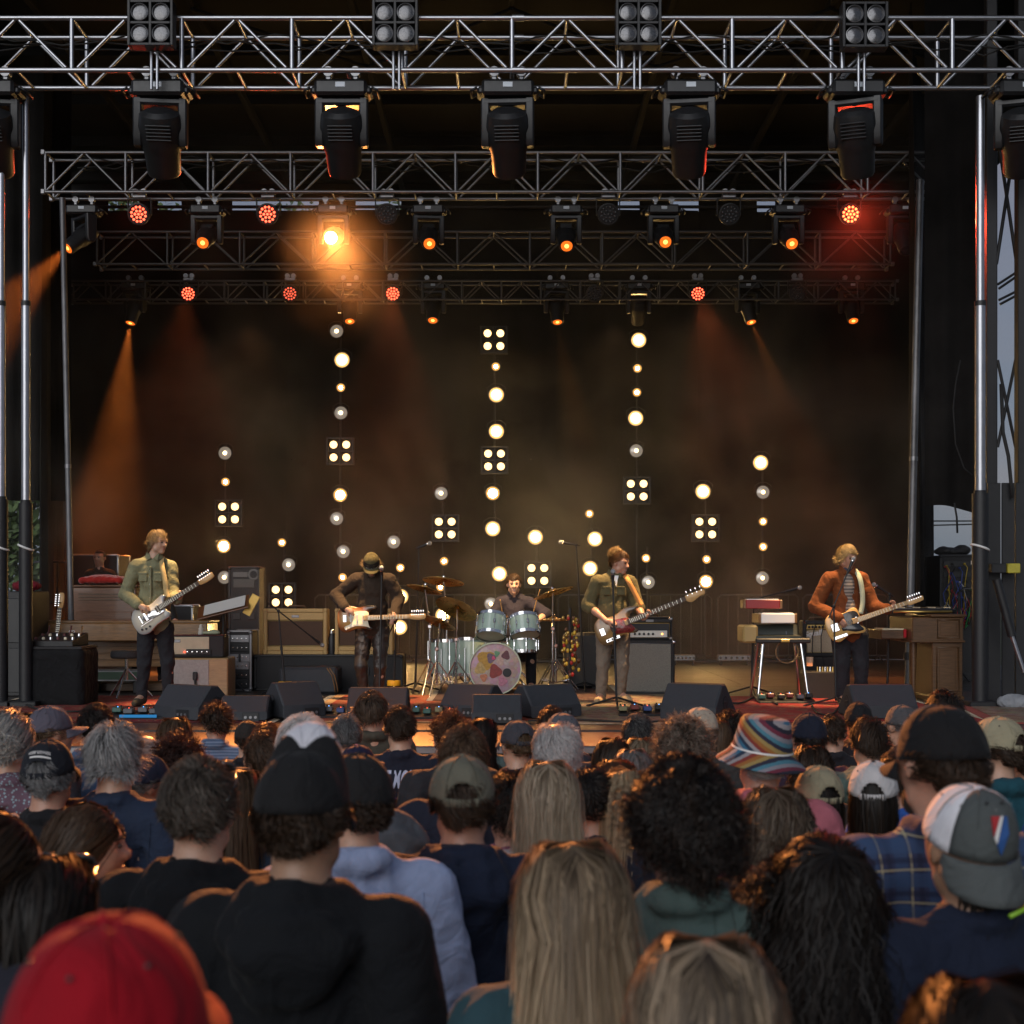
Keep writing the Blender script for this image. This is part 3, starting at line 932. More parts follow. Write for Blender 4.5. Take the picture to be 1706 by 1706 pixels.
# ---------------- the smoky air ----------------
hz = MB().box((0.0, 21.3, 5.45), (17.2, 9.4, 8.3))
HZM = bpy.data.materials.new('stage_smoke')
HZM.use_nodes = True
nt = HZM.node_tree
nt.nodes.remove(nt.nodes['Principled BSDF'])
pv = nt.nodes.new('ShaderNodeVolumePrincipled')
pv.inputs['Color'].default_value = (.9, .88, .85, 1)
pv.inputs['Density'].default_value = 0.010
pv.inputs['Anisotropy'].default_value = 0.25
tc = nt.nodes.new('ShaderNodeTexCoord')
nz = nt.nodes.new('ShaderNodeTexNoise')
nz.inputs['Scale'].default_value = .55
nz.inputs['Detail'].default_value = 5
nz.inputs['Distortion'].default_value = .8
nt.links.new(tc.outputs['Object'], nz.inputs['Vector'])
mr = nt.nodes.new('ShaderNodeMapRange')
mr.interpolation_type = 'SMOOTHSTEP'
mr.inputs['From Min'].default_value = .46
mr.inputs['From Max'].default_value = .68
mr.inputs['To Min'].default_value = .0022
mr.inputs['To Max'].default_value = .042
nt.links.new(nz.outputs[0], mr.inputs['Value'])
sxyz = nt.nodes.new('ShaderNodeSeparateXYZ')
nt.links.new(tc.outputs['Object'], sxyz.inputs[0])
hr = nt.nodes.new('ShaderNodeMapRange')
hr.interpolation_type = 'SMOOTHSTEP'
hr.inputs['From Min'].default_value = 2.5
hr.inputs['From Max'].default_value = 7.0
hr.inputs['To Min'].default_value = 1.0
hr.inputs['To Max'].default_value = .35
nt.links.new(sxyz.outputs['Z'], hr.inputs['Value'])
mm_ = nt.nodes.new('ShaderNodeMath'); mm_.operation = 'MULTIPLY'
nt.links.new(mr.outputs[0], mm_.inputs[0]); nt.links.new(hr.outputs[0], mm_.inputs[1])
nt.links.new(mm_.outputs[0], pv.inputs['Density'])
nt.links.new(pv.outputs[0], nt.nodes['Material Output'].inputs['Volume'])

HZM.cycles.volume_step_rate = 4.0
HZM.cycles.volume_sampling = 'MULTIPLE_IMPORTANCE'
# ---------------- bodies, clothes and hair ----------------
def fast_mesh(name, V, Q, smooth=True):
    me = bpy.data.meshes.new(name)
    V = np.asarray(V, dtype=np.float32)
    Q = np.asarray(Q, dtype=np.int32)
    me.vertices.add(len(V))
    me.vertices.foreach_set('co', V.ravel())
    me.loops.add(Q.size)
    me.loops.foreach_set('vertex_index', Q.ravel())
    me.polygons.add(len(Q))
    me.polygons.foreach_set('loop_start', np.arange(0, Q.size, Q.shape[1], dtype=np.int32))
    me.update(calc_edges=True)
    if smooth:
        me.polygons.foreach_set('use_smooth', np.ones(len(Q), dtype=bool))
    return me

def surface_nets(D, org, vox):
    neg = D < 0
    c = np.zeros(tuple(n - 1 for n in D.shape), dtype=np.int8)
    offs = [(a, b, d) for a in (0, 1) for b in (0, 1) for d in (0, 1)]
    sh = c.shape
    for (a, b, d) in offs:
        c += neg[a:a + sh[0], b:b + sh[1], d:d + sh[2]]
    I = np.argwhere((c > 0) & (c < 8))
    idx = np.full(sh, -1, dtype=np.int32)
    idx[I[:, 0], I[:, 1], I[:, 2]] = np.arange(len(I))
    val = np.stack([D[I[:, 0] + a, I[:, 1] + b, I[:, 2] + d] for (a, b, d) in offs], 1)
    pos = np.zeros((len(I), 3), np.float32)
    cnt = np.zeros((len(I), 1), np.float32)
    for i in range(8):
        for j in range(i + 1, 8):
            oa, ob = np.array(offs[i]), np.array(offs[j])
            if abs(oa - ob).sum() != 1:
                continue
            va, vb = val[:, i], val[:, j]
            m = ((va < 0) != (vb < 0))
            t = np.where(m, va / np.where(m, va - vb, 1), 0)[:, None]
            pos += np.where(m[:, None], oa + t * (ob - oa), 0)
            cnt += m[:, None]
    V = (I + pos / np.maximum(cnt, 1)) * vox + org
    Q = []
    for ax in range(3):
        s0 = [slice(None)] * 3; s1 = [slice(None)] * 3
        s0[ax] = slice(0, -1); s1[ax] = slice(1, None)
        n0, n1 = neg[tuple(s0)], neg[tuple(s1)]
        E = np.argwhere(n0 != n1)
        u, v = (ax + 1) % 3, (ax + 2) % 3
        ok = (E[:, u] > 0) & (E[:, v] > 0) & (E[:, u] < sh[u]) & (E[:, v] < sh[v])
        E = E[ok]
        fl = n0[E[:, 0], E[:, 1], E[:, 2]]
        def cell(du, dv):
            e = E.copy(); e[:, u] -= du; e[:, v] -= dv
            return idx[e[:, 0], e[:, 1], e[:, 2]]
        q = np.stack([cell(1, 1), cell(0, 1), cell(0, 0), cell(1, 0)], 1)
        q = np.where(fl[:, None], q, q[:, ::-1])
        Q.append(q)
    Q = np.concatenate(Q)
    Q = Q[(Q >= 0).all(1)]
    return V, Q

def V3(*a):
    return np.array(a, dtype=np.float64)

# primitives: ('c', p0, p1, r0, r1) limb   ('e', centre, radii, 3x3 rotation or None)   trailing dict: k blend, sub, grp
def C(p0, p1, r0, r1=None, **kw):
    return ['c', np.array(p0, float), np.array(p1, float), r0, r0 if r1 is None else r1, kw]
def E(c, r, R=None, **kw):
    return ['e', np.array(c, float), np.array(r, float), R, 0, kw]

def sdf_field(prims, vox, infl=0.0, folds=0.0, seed=0, zcut=None, k0=.022, fscale=1.0):
    lo, hi = np.full(3, 9e9), np.full(3, -9e9)
    bbs = []
    for p in prims:
        if p[0] == 'c':
            r = max(p[3], p[4]) + infl
            a, b = np.minimum(p[1], p[2]) - r, np.maximum(p[1], p[2]) + r
        else:
            r = np.max(p[2]) + infl
            if p[3] is None:
                a, b = p[1] - p[2] - infl, p[1] + p[2] + infl
            else:
                ext = np.sqrt(((p[3] * p[2][None, :]) ** 2).sum(1)) + infl
                a, b = p[1] - ext, p[1] + ext
        bbs.append((a, b))
        if not p[5].get('sub'):
            lo, hi = np.minimum(lo, a), np.maximum(hi, b)
    org = lo - 3 * vox
    n = np.ceil((hi - org) / vox).astype(int) + 4
    D = np.full(tuple(n), .08, np.float32)
    ax = [org[i] + vox * np.arange(n[i]) for i in range(3)]
    for p, (a, b) in zip(prims, bbs):
        k = p[5].get('k', k0)
        m = k + 2 * vox
        i0 = np.clip(np.floor((a - m - org) / vox).astype(int), 0, n - 1)
        i1 = np.clip(np.ceil((b + m - org) / vox).astype(int) + 1, 1, n)
        if (i1 <= i0).any():
            continue
        X = ax[0][i0[0]:i1[0], None, None]; Y = ax[1][None, i0[1]:i1[1], None]; Z = ax[2][None, None, i0[2]:i1[2]]
        if p[0] == 'c':
            d = p[2] - p[1]
            L2 = max(d @ d, 1e-12)
            t = np.clip(((X - p[1][0]) * d[0] + (Y - p[1][1]) * d[1] + (Z - p[1][2]) * d[2]) / L2, 0, 1)
            dist = np.sqrt((X - p[1][0] - t * d[0]) ** 2 + (Y - p[1][1] - t * d[1]) ** 2 + (Z - p[1][2] - t * d[2]) ** 2) - (p[3] + (p[4] - p[3]) * t) - infl
        else:
            x, y, z = X - p[1][0], Y - p[1][1], Z - p[1][2]
            if p[3] is not None:
                R = p[3]
                x, y, z = (x * R[0, 0] + y * R[1, 0] + z * R[2, 0]), (x * R[0, 1] + y * R[1, 1] + z * R[2, 1]), (x * R[0, 2] + y * R[1, 2] + z * R[2, 2])
            r = p[2] + infl
            k0_ = np.sqrt((x / r[0]) ** 2 + (y / r[1]) ** 2 + (z / r[2]) ** 2)
            k1_ = np.sqrt((x / r[0] ** 2) ** 2 + (y / r[1] ** 2) ** 2 + (z / r[2] ** 2) ** 2)
            dist = k0_ * (k0_ - 1) / np.maximum(k1_, 1e-6)
        sl = (slice(i0[0], i1[0]), slice(i0[1], i1[1]), slice(i0[2], i1[2]))
        A = D[sl]
        if p[5].get('sub'):
            dist = -dist
            h = np.maximum(k - np.abs(A - dist), 0) / k
            D[sl] = np.maximum(A, dist) + h * h * k * .25
        else:
            h = np.maximum(k - np.abs(A - dist), 0) / k
            D[sl] = np.minimum(A, dist) - h * h * k * .25
    if folds:
        rnd = np.random.default_rng(seed)
        X = ax[0][:, None, None]; Y = ax[1][None, :, None]; Z = ax[2][None, None, :]
        N = 0
        for i in range(5):
            w = rnd.normal(size=3) * np.array([26, 26, 20]) * fscale
            w2 = rnd.normal(size=3) * 9
            N = N + np.sin(X * w[0] + Y * w[1] + Z * w[2] + rnd.uniform(0, 6) + 1.6 * np.sin(X * w2[0] + Y * w2[1] + Z * w2[2] + rnd.uniform(0, 6)))
        N = N / 2.2
        D += (folds * (np.abs(N) - .6)).astype(np.float32)
    if zcut is not None:
        D = np.maximum(D, (zcut - ax[2])[None, None, :].astype(np.float32))
    return D, org

def sdf_mesh(name, prims, vox, smooth=1, **kw):
    D, org = sdf_field(prims, vox, **kw)
    V, Q = surface_nets(D, org, vox)
    return fast_mesh(name, V, Q)

def frame(x, z):
    "right-handed axes with columns x, y, z: z kept, x made square to it"
    z = z / np.linalg.norm(z)
    x = x - z * (x @ z); x /= np.linalg.norm(x)
    y = np.cross(z, x)
    return np.stack([x, y, z], 1)

HEAD_F = [  # head, +y is the face
    E((0, -.012, .022), (.074, .093, .094)), E((0, .025, -.02), (.060, .062, .085)), C((0, .058, -.088), (0, .062, -.088), .026), C((-.040, .015, -.065), (.040, .015, -.065), .028),
    C((-.034, .055, .024), (.034, .055, .024), .030), C((0, .083, .012), (0, .104, -.022), .009, .014), C((-.013, .094, -.026), (.013, .094, -.026), .008),
    C((-.036, .062, -.012), (-.030, .06, -.03), .022), C((.036, .062, -.012), (.030, .06, -.03), .022),
    E((-.031, .089, .007), (.014, .012, .009), sub=True, k=.008), E((.031, .089, .007), (.014, .012, .009), sub=True, k=.008),
    C((-.018, .080, -.055), (.018, .080, -.055), .009, k=.008), C((-.014, .079, -.066), (.014, .079, -.066), .010, k=.008), E((0, .097, -.0605), (.022, .012, .0022), sub=True, k=.004),
    E((-.078, -.008, -.005), (.011, .020, .031), k=.008), E((.078, -.008, -.005), (.011, .020, .031), k=.008), C((-.079, -.012, .012), (-.084, -.02, .0), .006, k=.006), C((.079, -.012, .012), (.084, -.02, .0), .006, k=.006)]

def place(prims, R, t, s=1.0):
    out = []
    for p in prims:
        if p[0] == 'c':
            out.append(['c', R @ (p[1] * s) + t, R @ (p[2] * s) + t, p[3] * s, p[4] * s, p[5]])
        else:
            out.append(['e', R @ (p[1] * s) + t, p[2] * s, R if p[3] is None else R @ p[3], 0, p[5]])
    return out

def hand_prims(w, d, n, side, curl=.5, thumb=.5, s=1.0):
    "w wrist, d towards the knuckles, n out of the back of the hand, side = +1 when the thumb lies along d x n"
    d = d / np.linalg.norm(d)
    n = n - d * (n @ d); n /= np.linalg.norm(n)
    t = np.cross(d, n) * side
    out = [E(w + d * .045 * s, (.042 * s, .036 * s, .016 * s), np.stack([d, t, n], 1), k=.012), C(w - d * .01, w + d * .02, .023 * s, .024 * s, k=.015)]
    for i, (off, L) in enumerate(((.027, .040), (.009, .045), (-.009, .042), (-.026, .033))):
        b = w + (d * (.080 - .004 * abs(i - 1)) + t * off) * s
        c = curl * (.9 + .12 * i)
        d1 = d * cos(c * .9) - n * sin(c * .9)
        d2 = d * cos(c * 1.9) - n * sin(c * 1.9)
        m = b + d1 * L * s
        out += [C(b, m, .0092 * s, .0085 * s, k=.004), C(m, m + d2 * L * .85 * s, .0085 * s, .0070 * s, k=.004)]
    b = w + (d * .028 + t * .026 - n * .004) * s
    m = b + (d * .022 + t * .022 - n * .012 * thumb) * s
    out += [C(b, m, .012 * s, .0105 * s, k=.006), C(m, m + (d * .026 + t * .004 - n * .016 * thumb) * s, .0105 * s, .008 * s, k=.005)]
    return out

def std_joints(w=.185, hip=.085):
    J = {}
    J['pelvis'] = V3(0, 0, .94); J['chest'] = V3(0, -.005, 1.29); J['neck'] = V3(0, -.015, 1.475); J['head'] = V3(0, .012, 1.633)
    for s, a in ((-1, 'a'), (1, 'b')):
        J['sh' + a] = V3(s * w, -.01, 1.415); J['el' + a] = V3(s * (w + .055), -.035, 1.135); J['wr' + a] = V3(s * (w + .06), .04, .89)
        J['hd' + a] = V3(0, .15, -1); J['hn' + a] = V3(s, 0, 0)
        J['hip' + a] = V3(s * hip, 0, .90); J['kn' + a] = V3(s * (hip + .01), .015, .49); J['an' + a] = V3(s * (hip + .015), -.02, .085); J['toe' + a] = V3(s * (hip + .04), .15, .03)
    J['face'] = V3(0, 1, 0); J['up'] = V3(0, 0, 1)
    return J

def body_prims(J, stout=1.0, curl=(.45, .45), head_s=1.0, fem=False):
    G = {}
    x = J['shb'] - J['sha']; x = x / np.linalg.norm(x)
    spine = J['neck'] - J['pelvis']
    R = frame(x, spine)
    if J.get('flip'):
        pass
    c, p, nk = J['chest'], J['pelvis'], J['neck']
    mid = (c + p) / 2
    w = np.linalg.norm(J['shb'] - J['sha']) / .37
    st = stout
    G['torso'] = [E(c, (.142 * w * st, .105 * st, .19), R), E(c * .58 + nk * .42, (.136 * w, .086 * st, .080), R), E(mid, (.138 * w * st, .100 * st, .19), R),
                  E(p + R[:, 2] * .02, (.150 * st, .108 * st, .13), R)]
    if fem:
        G['torso'] += [E(p - R[:, 2] * .03, (.17 * st, .115 * st, .11), R)]
    for a in 'ab':
        G['torso'] += [C(nk * .70 + c * .30, J['sh' + a], .050, .048, k=.04), C(nk + R[:, 2] * .018, J['sh' + a] * .7 + nk * .3, .038, .040, k=.04)]
    fy = J['face'] / np.linalg.norm(J['face'])
    up = J['up'] / np.linalg.norm(J['up'])
    hx = np.cross(fy, up); hx /= np.linalg.norm(hx)
    up = np.cross(hx, fy)
    Rh = np.stack([hx, fy, up], 1)
    G['Rh'] = Rh
    h = J['head']
    G['head'] = [C(nk, h - up * .06 - fy * .012, .058 if not fem else .050, .054 if not fem else .047, k=.03)] + place(HEAD_F, Rh, h, head_s)
    for i, a in enumerate('ab'):
        sh, el, wr = J['sh' + a], J['el' + a], J['wr' + a]
        m = el * .55 + wr * .45
        f = .88 if fem else 1.0
        G['upper' + a] = [C(sh, el, .052 * f * (st * .4 + .6), .041 * f)]
        G['fore' + a] = [C(el, m, .040 * f, .038 * f), C(m, wr, .038 * f, .025 * f)]
        hd = J['hd' + a]
        G['hand' + a] = hand_prims(wr, hd, J['hn' + a], J.get('ts' + a, 1 if a == 'a' else -1), J.get('curl' + a, curl[i]), 1.0, .93 if not fem else .86)
        hp, kn, an, toe = J['hip' + a], J['kn' + a], J['an' + a], J['toe' + a]
        cm = kn * .65 + an * .35
        G['leg' + a] = [C(hp, kn, .088 * (st * .5 + .5), .056, k=.03), C(kn, cm, .054, .055), C(cm, an, .055, .036)]
        G['foot' + a] = [C(an, an * .4 + toe * .6 + V3(0, 0, .0), .038, .036), C(an * .4 + toe * .6, toe, .036, .026)]
    return G

def all_body(G):
    return sum((G[k] for k in G if k != 'Rh'), [])

def lerp(a, b, t):
    return a * (1 - t) + b * t

def shirt_prims(J, G, sleeve='long', hem=.12, loose=.0):
    pr = list(G['torso'])
    R = frame(J['shb'] - J['sha'], J['neck'] - J['pelvis'])
    p = J['pelvis']
    pr += [E(p - R[:, 2] * (hem - .10), (.158 + loose, .112 + loose, .10), R), E(lerp(J['chest'], p, .5), (.150 + loose, .108 + loose, .2), R)]
    for a in 'ab':
        sh, el, wr = J['sh' + a], J['el' + a], J['wr' + a]
        if sleeve == 'short':
            pr += [C(sh, lerp(sh, el, .62), .060 + loose, .062 + loose, k=.03)]
        elif sleeve == 'none':
            pass
        elif sleeve == 'rolled':
            pr += [C(sh, el, .056 + loose, .047 + loose), C(el, lerp(el, wr, .16), .048 + loose, .049 + loose)]
        else:
            pr += [C(sh, el, .056 + loose, .047 + loose), C(el, lerp(el, wr, .9), .047 + loose, .034 + loose)]
    return pr

def collar_prims(J, r=.068, h=.02, rad=.014):
    nk = J['neck'] + V3(0, 0, .028)
    R = frame(J['shb'] - J['sha'], J['neck'] - J['pelvis'])
    out = []
    pts = [nk + R @ V3(r * cos(t), r * .98 * sin(t), h * sin(t) * -R[1, 1] * 0) for t in np.linspace(0, 2 * pi, 13)]
    for a, b in zip(pts[:-1], pts[1:]):
        out.append(C(a, b, rad, k=.012))
    return out

def trouser_prims(J, G, loose=.0, taper=1.0):
    p = J['pelvis']
    R = frame(J['shb'] - J['sha'], J['neck'] - J['pelvis'])
    pr = [E(p + R[:, 2] * -.01, (.158, .114, .125), R)]
    for a in 'ab':
        hp, kn, an = J['hip' + a], J['kn' + a], J['an' + a]
        pr += [C(hp, kn, .092 + loose, .060 + loose, k=.03), C(kn, an + (kn - an) * .03, .060 + loose, (.048 + loose) * taper)]
    return pr

def shoe_obj(J, a, m, parent, vox=.009):
    an, toe = J['an' + a], J['toe' + a]
    flat = lambda v, z: V3(v[0], v[1], z)
    pr = [C(an + V3(0, 0, .01), flat(an, an[2] - .03), .046, .05), C(flat(an, an[2] - .035), flat(lerp(an, toe, .7), toe[2] + .012), .046, .042), C(flat(lerp(an, toe, .6), toe[2] + .008), flat(toe, toe[2] + .004), .042, .034)]
    me = sdf_mesh('shoe', pr, vox, zcut=toe[2] - .03)
    return mesh_obj('shoe', me, m, parent, fix=False)

# ---- hair made of many thin locks ----
HC, HR = V3(0, -.012, .022), V3(.0765, .0955, .0965)
M_HAIR = bpy.data.materials.new('hair')
M_HAIR.use_nodes = True
_nt = M_HAIR.node_tree
_b = _nt.nodes['Principled BSDF']
_a = _nt.nodes.new('ShaderNodeAttribute'); _a.attribute_name = 'Col'
_b.inputs['Roughness'].default_value = .5
_b.inputs['Specular IOR Level'].default_value = .3
_tr = _nt.nodes.new('ShaderNodeBsdfTranslucent')
_mx = _nt.nodes.new('ShaderNodeMixShader'); _mx.inputs[0].default_value = .3
_nt.links.new(_a.outputs['Color'], _b.inputs['Base Color'])
_nt.links.new(_a.outputs['Color'], _tr.inputs['Color'])
_nt.links.new(_b.outputs[0], _mx.inputs[1]); _nt.links.new(_tr.outputs[0], _mx.inputs[2])
_nt.links.new(_mx.outputs[0], _nt.nodes['Material Output'].inputs[0])

STYLES = {
    'short': dict(L=(.022, .04), seg=3, wf=1.0, wg=.3, lift=.09, jit=.20, width=.0027, base=1.03),
    'buzz': dict(L=(.012, .02), seg=2, wf=1.0, wg=.2, lift=.55, jit=.5, width=.0032, base=1.02),
    'medium': dict(L=(.06, .10), seg=5, wf=1.0, wg=.4, lift=.09, jit=.15, width=.0034, base=1.05, wave=.005),
    'mop': dict(L=(.06, .10), seg=5, wf=1.0, wg=.6, lift=.08, jit=.16, width=.005, base=1.07, front=True),
    'long': dict(zend=-.40, seg=8, wf=1.0, wg=1.3, lift=.06, jit=.09, width=.0042, base=1.05, part=True, wave=.005, front=True),
    'bob': dict(zend=-.19, seg=7, wf=1.0, wg=1.2, lift=.06, jit=.09, width=.006, base=1.05, part=True, front=True),
    'wavy': dict(zend=-.36, seg=9, wf=1.0, wg=1.1, lift=.08, jit=.10, width=.0044, base=1.06, part=True, curl=(.016, 9), front=True),
    'curly': dict(L=(.075, .125), seg=8, wf=.8, wg=.8, lift=.30, jit=.22, width=.0034, base=1.13, curl=(.010, 7), front=True),
    'curlylong': dict(zend=-.36, seg=11, wf=.9, wg=1.1, lift=.16, jit=.14, width=.0036, base=1.10, curl=(.012, 10), front=True),
    'afro': dict(L=(.055, .085), seg=6, wf=.4, wg=.15, lift=.9, jit=.35, width=.0038, base=1.06, curl=(.010, 9), front=True),
    'curlyshort': dict(L=(.04, .065), seg=5, wf=.6, wg=.15, lift=.5, jit=.35, width=.0036, base=1.05, curl=(.008, 8)),
    'updo': dict(L=(.11, .15), seg=6, wf=1.0, wg=0, lift=.05, jit=.12, width=.006, base=1.05, up=True),
}

def hair_mesh(style, n, col, col2=None, seed=0, bald=0.0, nape=-.72, capped=None, gap=False, tipcol=None, zend=None, vol=1.0):
    S = STYLES[style]
    rng = np.random.default_rng(seed)
    U = rng.normal(size=(n * 3, 3)); U /= np.linalg.norm(U, axis=1)[:, None]
    front = S.get('front')
    face = (U[:, 1] > .45) & (U[:, 2] < (.30 if front else .42))
    side = (np.abs(U[:, 1]) <= .45) & (U[:, 2] < np.where(U[:, 1] > .12, -.05, -.40))
    low = (U[:, 2] < nape)
    ok = ~(face | side | low)
    if bald:
        ok &= ~((U[:, 2] > 1 - bald) & (U[:, 1] < .75 + 9 * (bald > .6)))
    if capped is not None:
        ok &= U[:, 1] < .12
        ok &= (U[:, 2] < capped - .25 * np.maximum(0, U[:, 1])) | (gap & (U[:, 1] < -.55) & (np.abs(U[:, 0]) < .42) & (U[:, 2] < .42))
    U = U[ok][:n]
    n = len(U)
    R = HR * S['base']
    layer = rng.uniform(0, 1, (n, 1)) * .014 * vol
    p = HC + U * (HR * 1.0)
    N = U / HR; N /= np.linalg.norm(N, axis=1)[:, None]
    seg = S['seg']
    if 'zend' in S:
        ze = S['zend'] if zend is None else zend
        L = np.maximum(.05, (p[:, 2] - ze) + .05 + .06 * np.maximum(U[:, 2], 0) + rng.normal(0, .035, n) - .07 * np.abs(rng.normal(0, .4, n)))[:, None]
        L *= np.where((U[:, 1] > .2)[:, None], .93, 1.0)
    else:
        L = rng.uniform(*S['L'], (n, 1)) * vol * np.where(front and U[:, 1:2] > .25, .5, 1.0)
    crown = V3(.15, -.45, .88); crown /= np.linalg.norm(crown)
    if S.get('part'):
        sx = np.sign(U[:, 0] + rng.normal(0, .04, n))[:, None]
        uz = np.clip(U[:, 2:3], 0, 1)
        flow = np.concatenate([sx * uz * np.clip(.75 + U[:, 1:2], .12, 1), -.75 * uz - .8 * np.clip(U[:, 1:2], 0, 1), -1.1 * (1 - uz)], 1)
    elif S.get('up'):
        flow = V3(0, -.9, -.15) * 1.0 - U * V3(.7, .1, .5)
    else:
        flow = U - crown * (U @ crown)[:, None]
        flow = flow + np.cross(np.broadcast_to(crown, U.shape), U) * .35
    jit = rng.normal(size=(n, 3)) * S['jit'] * np.where(rng.random((n, 1)) < .05, 2.2 if 'zend' in S else 3.0, 1.0)
    lowf = np.sin(U @ rng.normal(size=(3, 3)) * 5 + rng.uniform(0, 6, 3))
    flow = flow + lowf * (.07 if 'zend' in S else .25)
    P_ = [p + N * .002]
    step = L / seg
    cp = P_[0]
    ph = rng.uniform(0, 6.28, (n, 1))
    curl = S.get('curl')
    for i in range(seg):
        rel = cp - HC
        nn = rel / (R ** 2); nn /= np.linalg.norm(nn, axis=1)[:, None]
        d = flow - nn * (flow * nn).sum(1)[:, None]
        d = d / np.maximum(np.linalg.norm(d, axis=1)[:, None], .2)
        g = V3(0, 0, -1)
        below = (cp[:, 2:3] < .02)
        dr = d * S['wf'] * (1 - .8 * below * ('zend' in S)) + g * S['wg'] * (i + .5) / seg * (2.2 if 'zend' in S else 1) + nn * S['lift'] * (1 - .6 * i / seg) + jit * (.35 + .65 * i / seg)
        if 'zend' in S:
            dr[:, 1] -= 1.1 * ((cp[:, 1] > .015) & (cp[:, 2] < .06))
        dr /= np.linalg.norm(dr, axis=1)[:, None]
        cp = cp + dr * step
        off = 1.0 + (layer + .004) / .09
        rel = cp - HC
        f = np.sqrt(((rel / R) ** 2).sum(1))[:, None]
        cp = np.where(f < off, HC + rel * off / np.maximum(f, .05), cp)
        rel = cp - V3(0, 0, -.29); rr = V3(.205, .125, .115)
        f = np.sqrt(((rel / rr) ** 2).sum(1))[:, None]
        cp = np.where(f < 1 + layer * 4, V3(0, 0, -.29) + rel * (1 + layer * 4) / np.maximum(f, .05), cp)
        q = cp
        if curl:
            a = ph + curl[1] * (i + 1) / seg * 3.0 * (1 + .2 * jit[:, :1])
            e1 = np.cross(dr, V3(.3, .5, .8)); e1 /= np.linalg.norm(e1, axis=1)[:, None]
            e2 = np.cross(dr, e1)
            q = cp + (e1 * np.cos(a) + e2 * np.sin(a)) * curl[0] * min(1, (i + 1) / 3)
        elif S.get('wave'):
            q = cp + np.sin(ph + 5 * (i + 1) / seg) * S['wave'] * nn
        P_.append(q)
    P_ = np.stack(P_, 1)
    T = np.gradient(P_, axis=1)
    out = P_ - HC; out[:, :, 2] *= .35
    if curl or S['lift'] > .5:
        out = out / np.linalg.norm(out, axis=2)[:, :, None] + rng.normal(size=(n, 1, 3)) * .35
    W = np.cross(T, out); W /= np.maximum(np.linalg.norm(W, axis=2)[:, :, None], 1e-6)
    tw = rng.normal(0, .12 if 'zend' in S else .22, (n, 1, 1)); NN = np.cross(W, T); NN /= np.maximum(np.linalg.norm(NN, axis=2)[:, :, None], 1e-6)
    W = W * np.cos(tw) + NN * np.sin(tw)
    taper = np.linspace(1, .25, seg + 1)[None, :, None] ** .7
    wd = S['width'] * rng.uniform(.6, 1.3, (n, 1, 1)) * taper / 2
    V = np.stack([P_ - W * wd, P_ + W * wd], 2).reshape(-1, 3)
    b = (np.arange(n) * (seg + 1) * 2)[:, None] + (np.arange(seg) * 2)[None, :]
    Q = np.stack([b, b + 1, b + 3, b + 2], 2).reshape(-1, 4)
    c1, c2 = np.array(col), np.array(col2 if col2 is not None else col)
    zl = 'zend' in S
    st = .5 + .5 * np.sin(U @ rng.normal(size=3) * (16 if zl else 36) + rng.uniform(0, 6)) * np.sin(U @ rng.normal(size=3) * (10 if zl else 24))
    mixf = np.clip(st * .8 + rng.normal(0, .17 if zl else .24, n), 0, 1)[:, None]
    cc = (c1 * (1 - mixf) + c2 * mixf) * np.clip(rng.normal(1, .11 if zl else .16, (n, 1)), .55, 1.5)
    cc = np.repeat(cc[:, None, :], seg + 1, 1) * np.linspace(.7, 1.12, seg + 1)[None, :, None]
    if tipcol is not None:
        tt = np.linspace(0, 1, seg + 1)[None, :, None] ** 1.6
        cc = cc * (1 - tt) + np.array(tipcol) * tt * np.clip(rng.normal(1, .2, (n, 1, 1)), .5, 1.5)
    cc = np.repeat(cc, 2, 1).reshape(-1, 3)
    # scalp skin of hair under the locks
    m, k = 20, 32
    th = np.linspace(0, pi, m + 1); fi = np.linspace(0, 2 * pi, k, endpoint=False)
    u = np.stack([np.outer(np.sin(th), np.cos(fi)), np.outer(np.sin(th), np.sin(fi)), np.outer(np.cos(th), np.ones(k))], 2)
    sv = (HC + u * HR * 1.015).reshape(-1, 3)
    ur = u.reshape(-1, 3)
    bad = ((ur[:, 1] > .5) & (ur[:, 2] < .42)) | ((np.abs(ur[:, 1]) <= .5) & (ur[:, 2] < np.where(ur[:, 1] > .15, .0, -.36))) | (ur[:, 2] < nape + .04)
    if capped is not None:
        bad |= (ur[:, 2] > capped + .12) & ~(gap & (ur[:, 1] < -.4) & (np.abs(ur[:, 0]) < .5) & (ur[:, 2] < .6))
    if bald:
        bad |= (ur[:, 2] > 1 - bald - .03)
    sq = []
    for i in range(m):
        for j in range(k):
            f4 = (i * k + j, (i + 1) * k + j, (i + 1) * k + (j + 1) % k, i * k + (j + 1) % k)
            if not any(bad[list(f4)]):
                sq.append(f4)
    if sq:
        Q = np.concatenate([Q, np.array(sq) + len(V)])
    V = np.concatenate([V, sv])
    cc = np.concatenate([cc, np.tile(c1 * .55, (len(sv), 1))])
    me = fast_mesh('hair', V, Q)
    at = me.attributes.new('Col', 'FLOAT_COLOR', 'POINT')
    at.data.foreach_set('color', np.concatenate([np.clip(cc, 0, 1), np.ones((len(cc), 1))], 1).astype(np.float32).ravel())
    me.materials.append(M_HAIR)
    return me

# ---- caps ----
def dome_pts(u, v, tall=1.0, r=(.089, .110, .112), zb=.018):
    "u around (0 front), v 0 rim to 1 top"
    a = v * pi / 2
    rr = cos(a) ** .85 if v < 1 else 0.0
    z = sin(a) + (tall - 1) * (1.25 * sin(2 * a) ** .8 if 0 < v < 1 else 0)
    x, y = r[0] * rr * sin(u), r[1] * rr * cos(u)
    return Vector((x, y - .012, zb + r[2] * z))

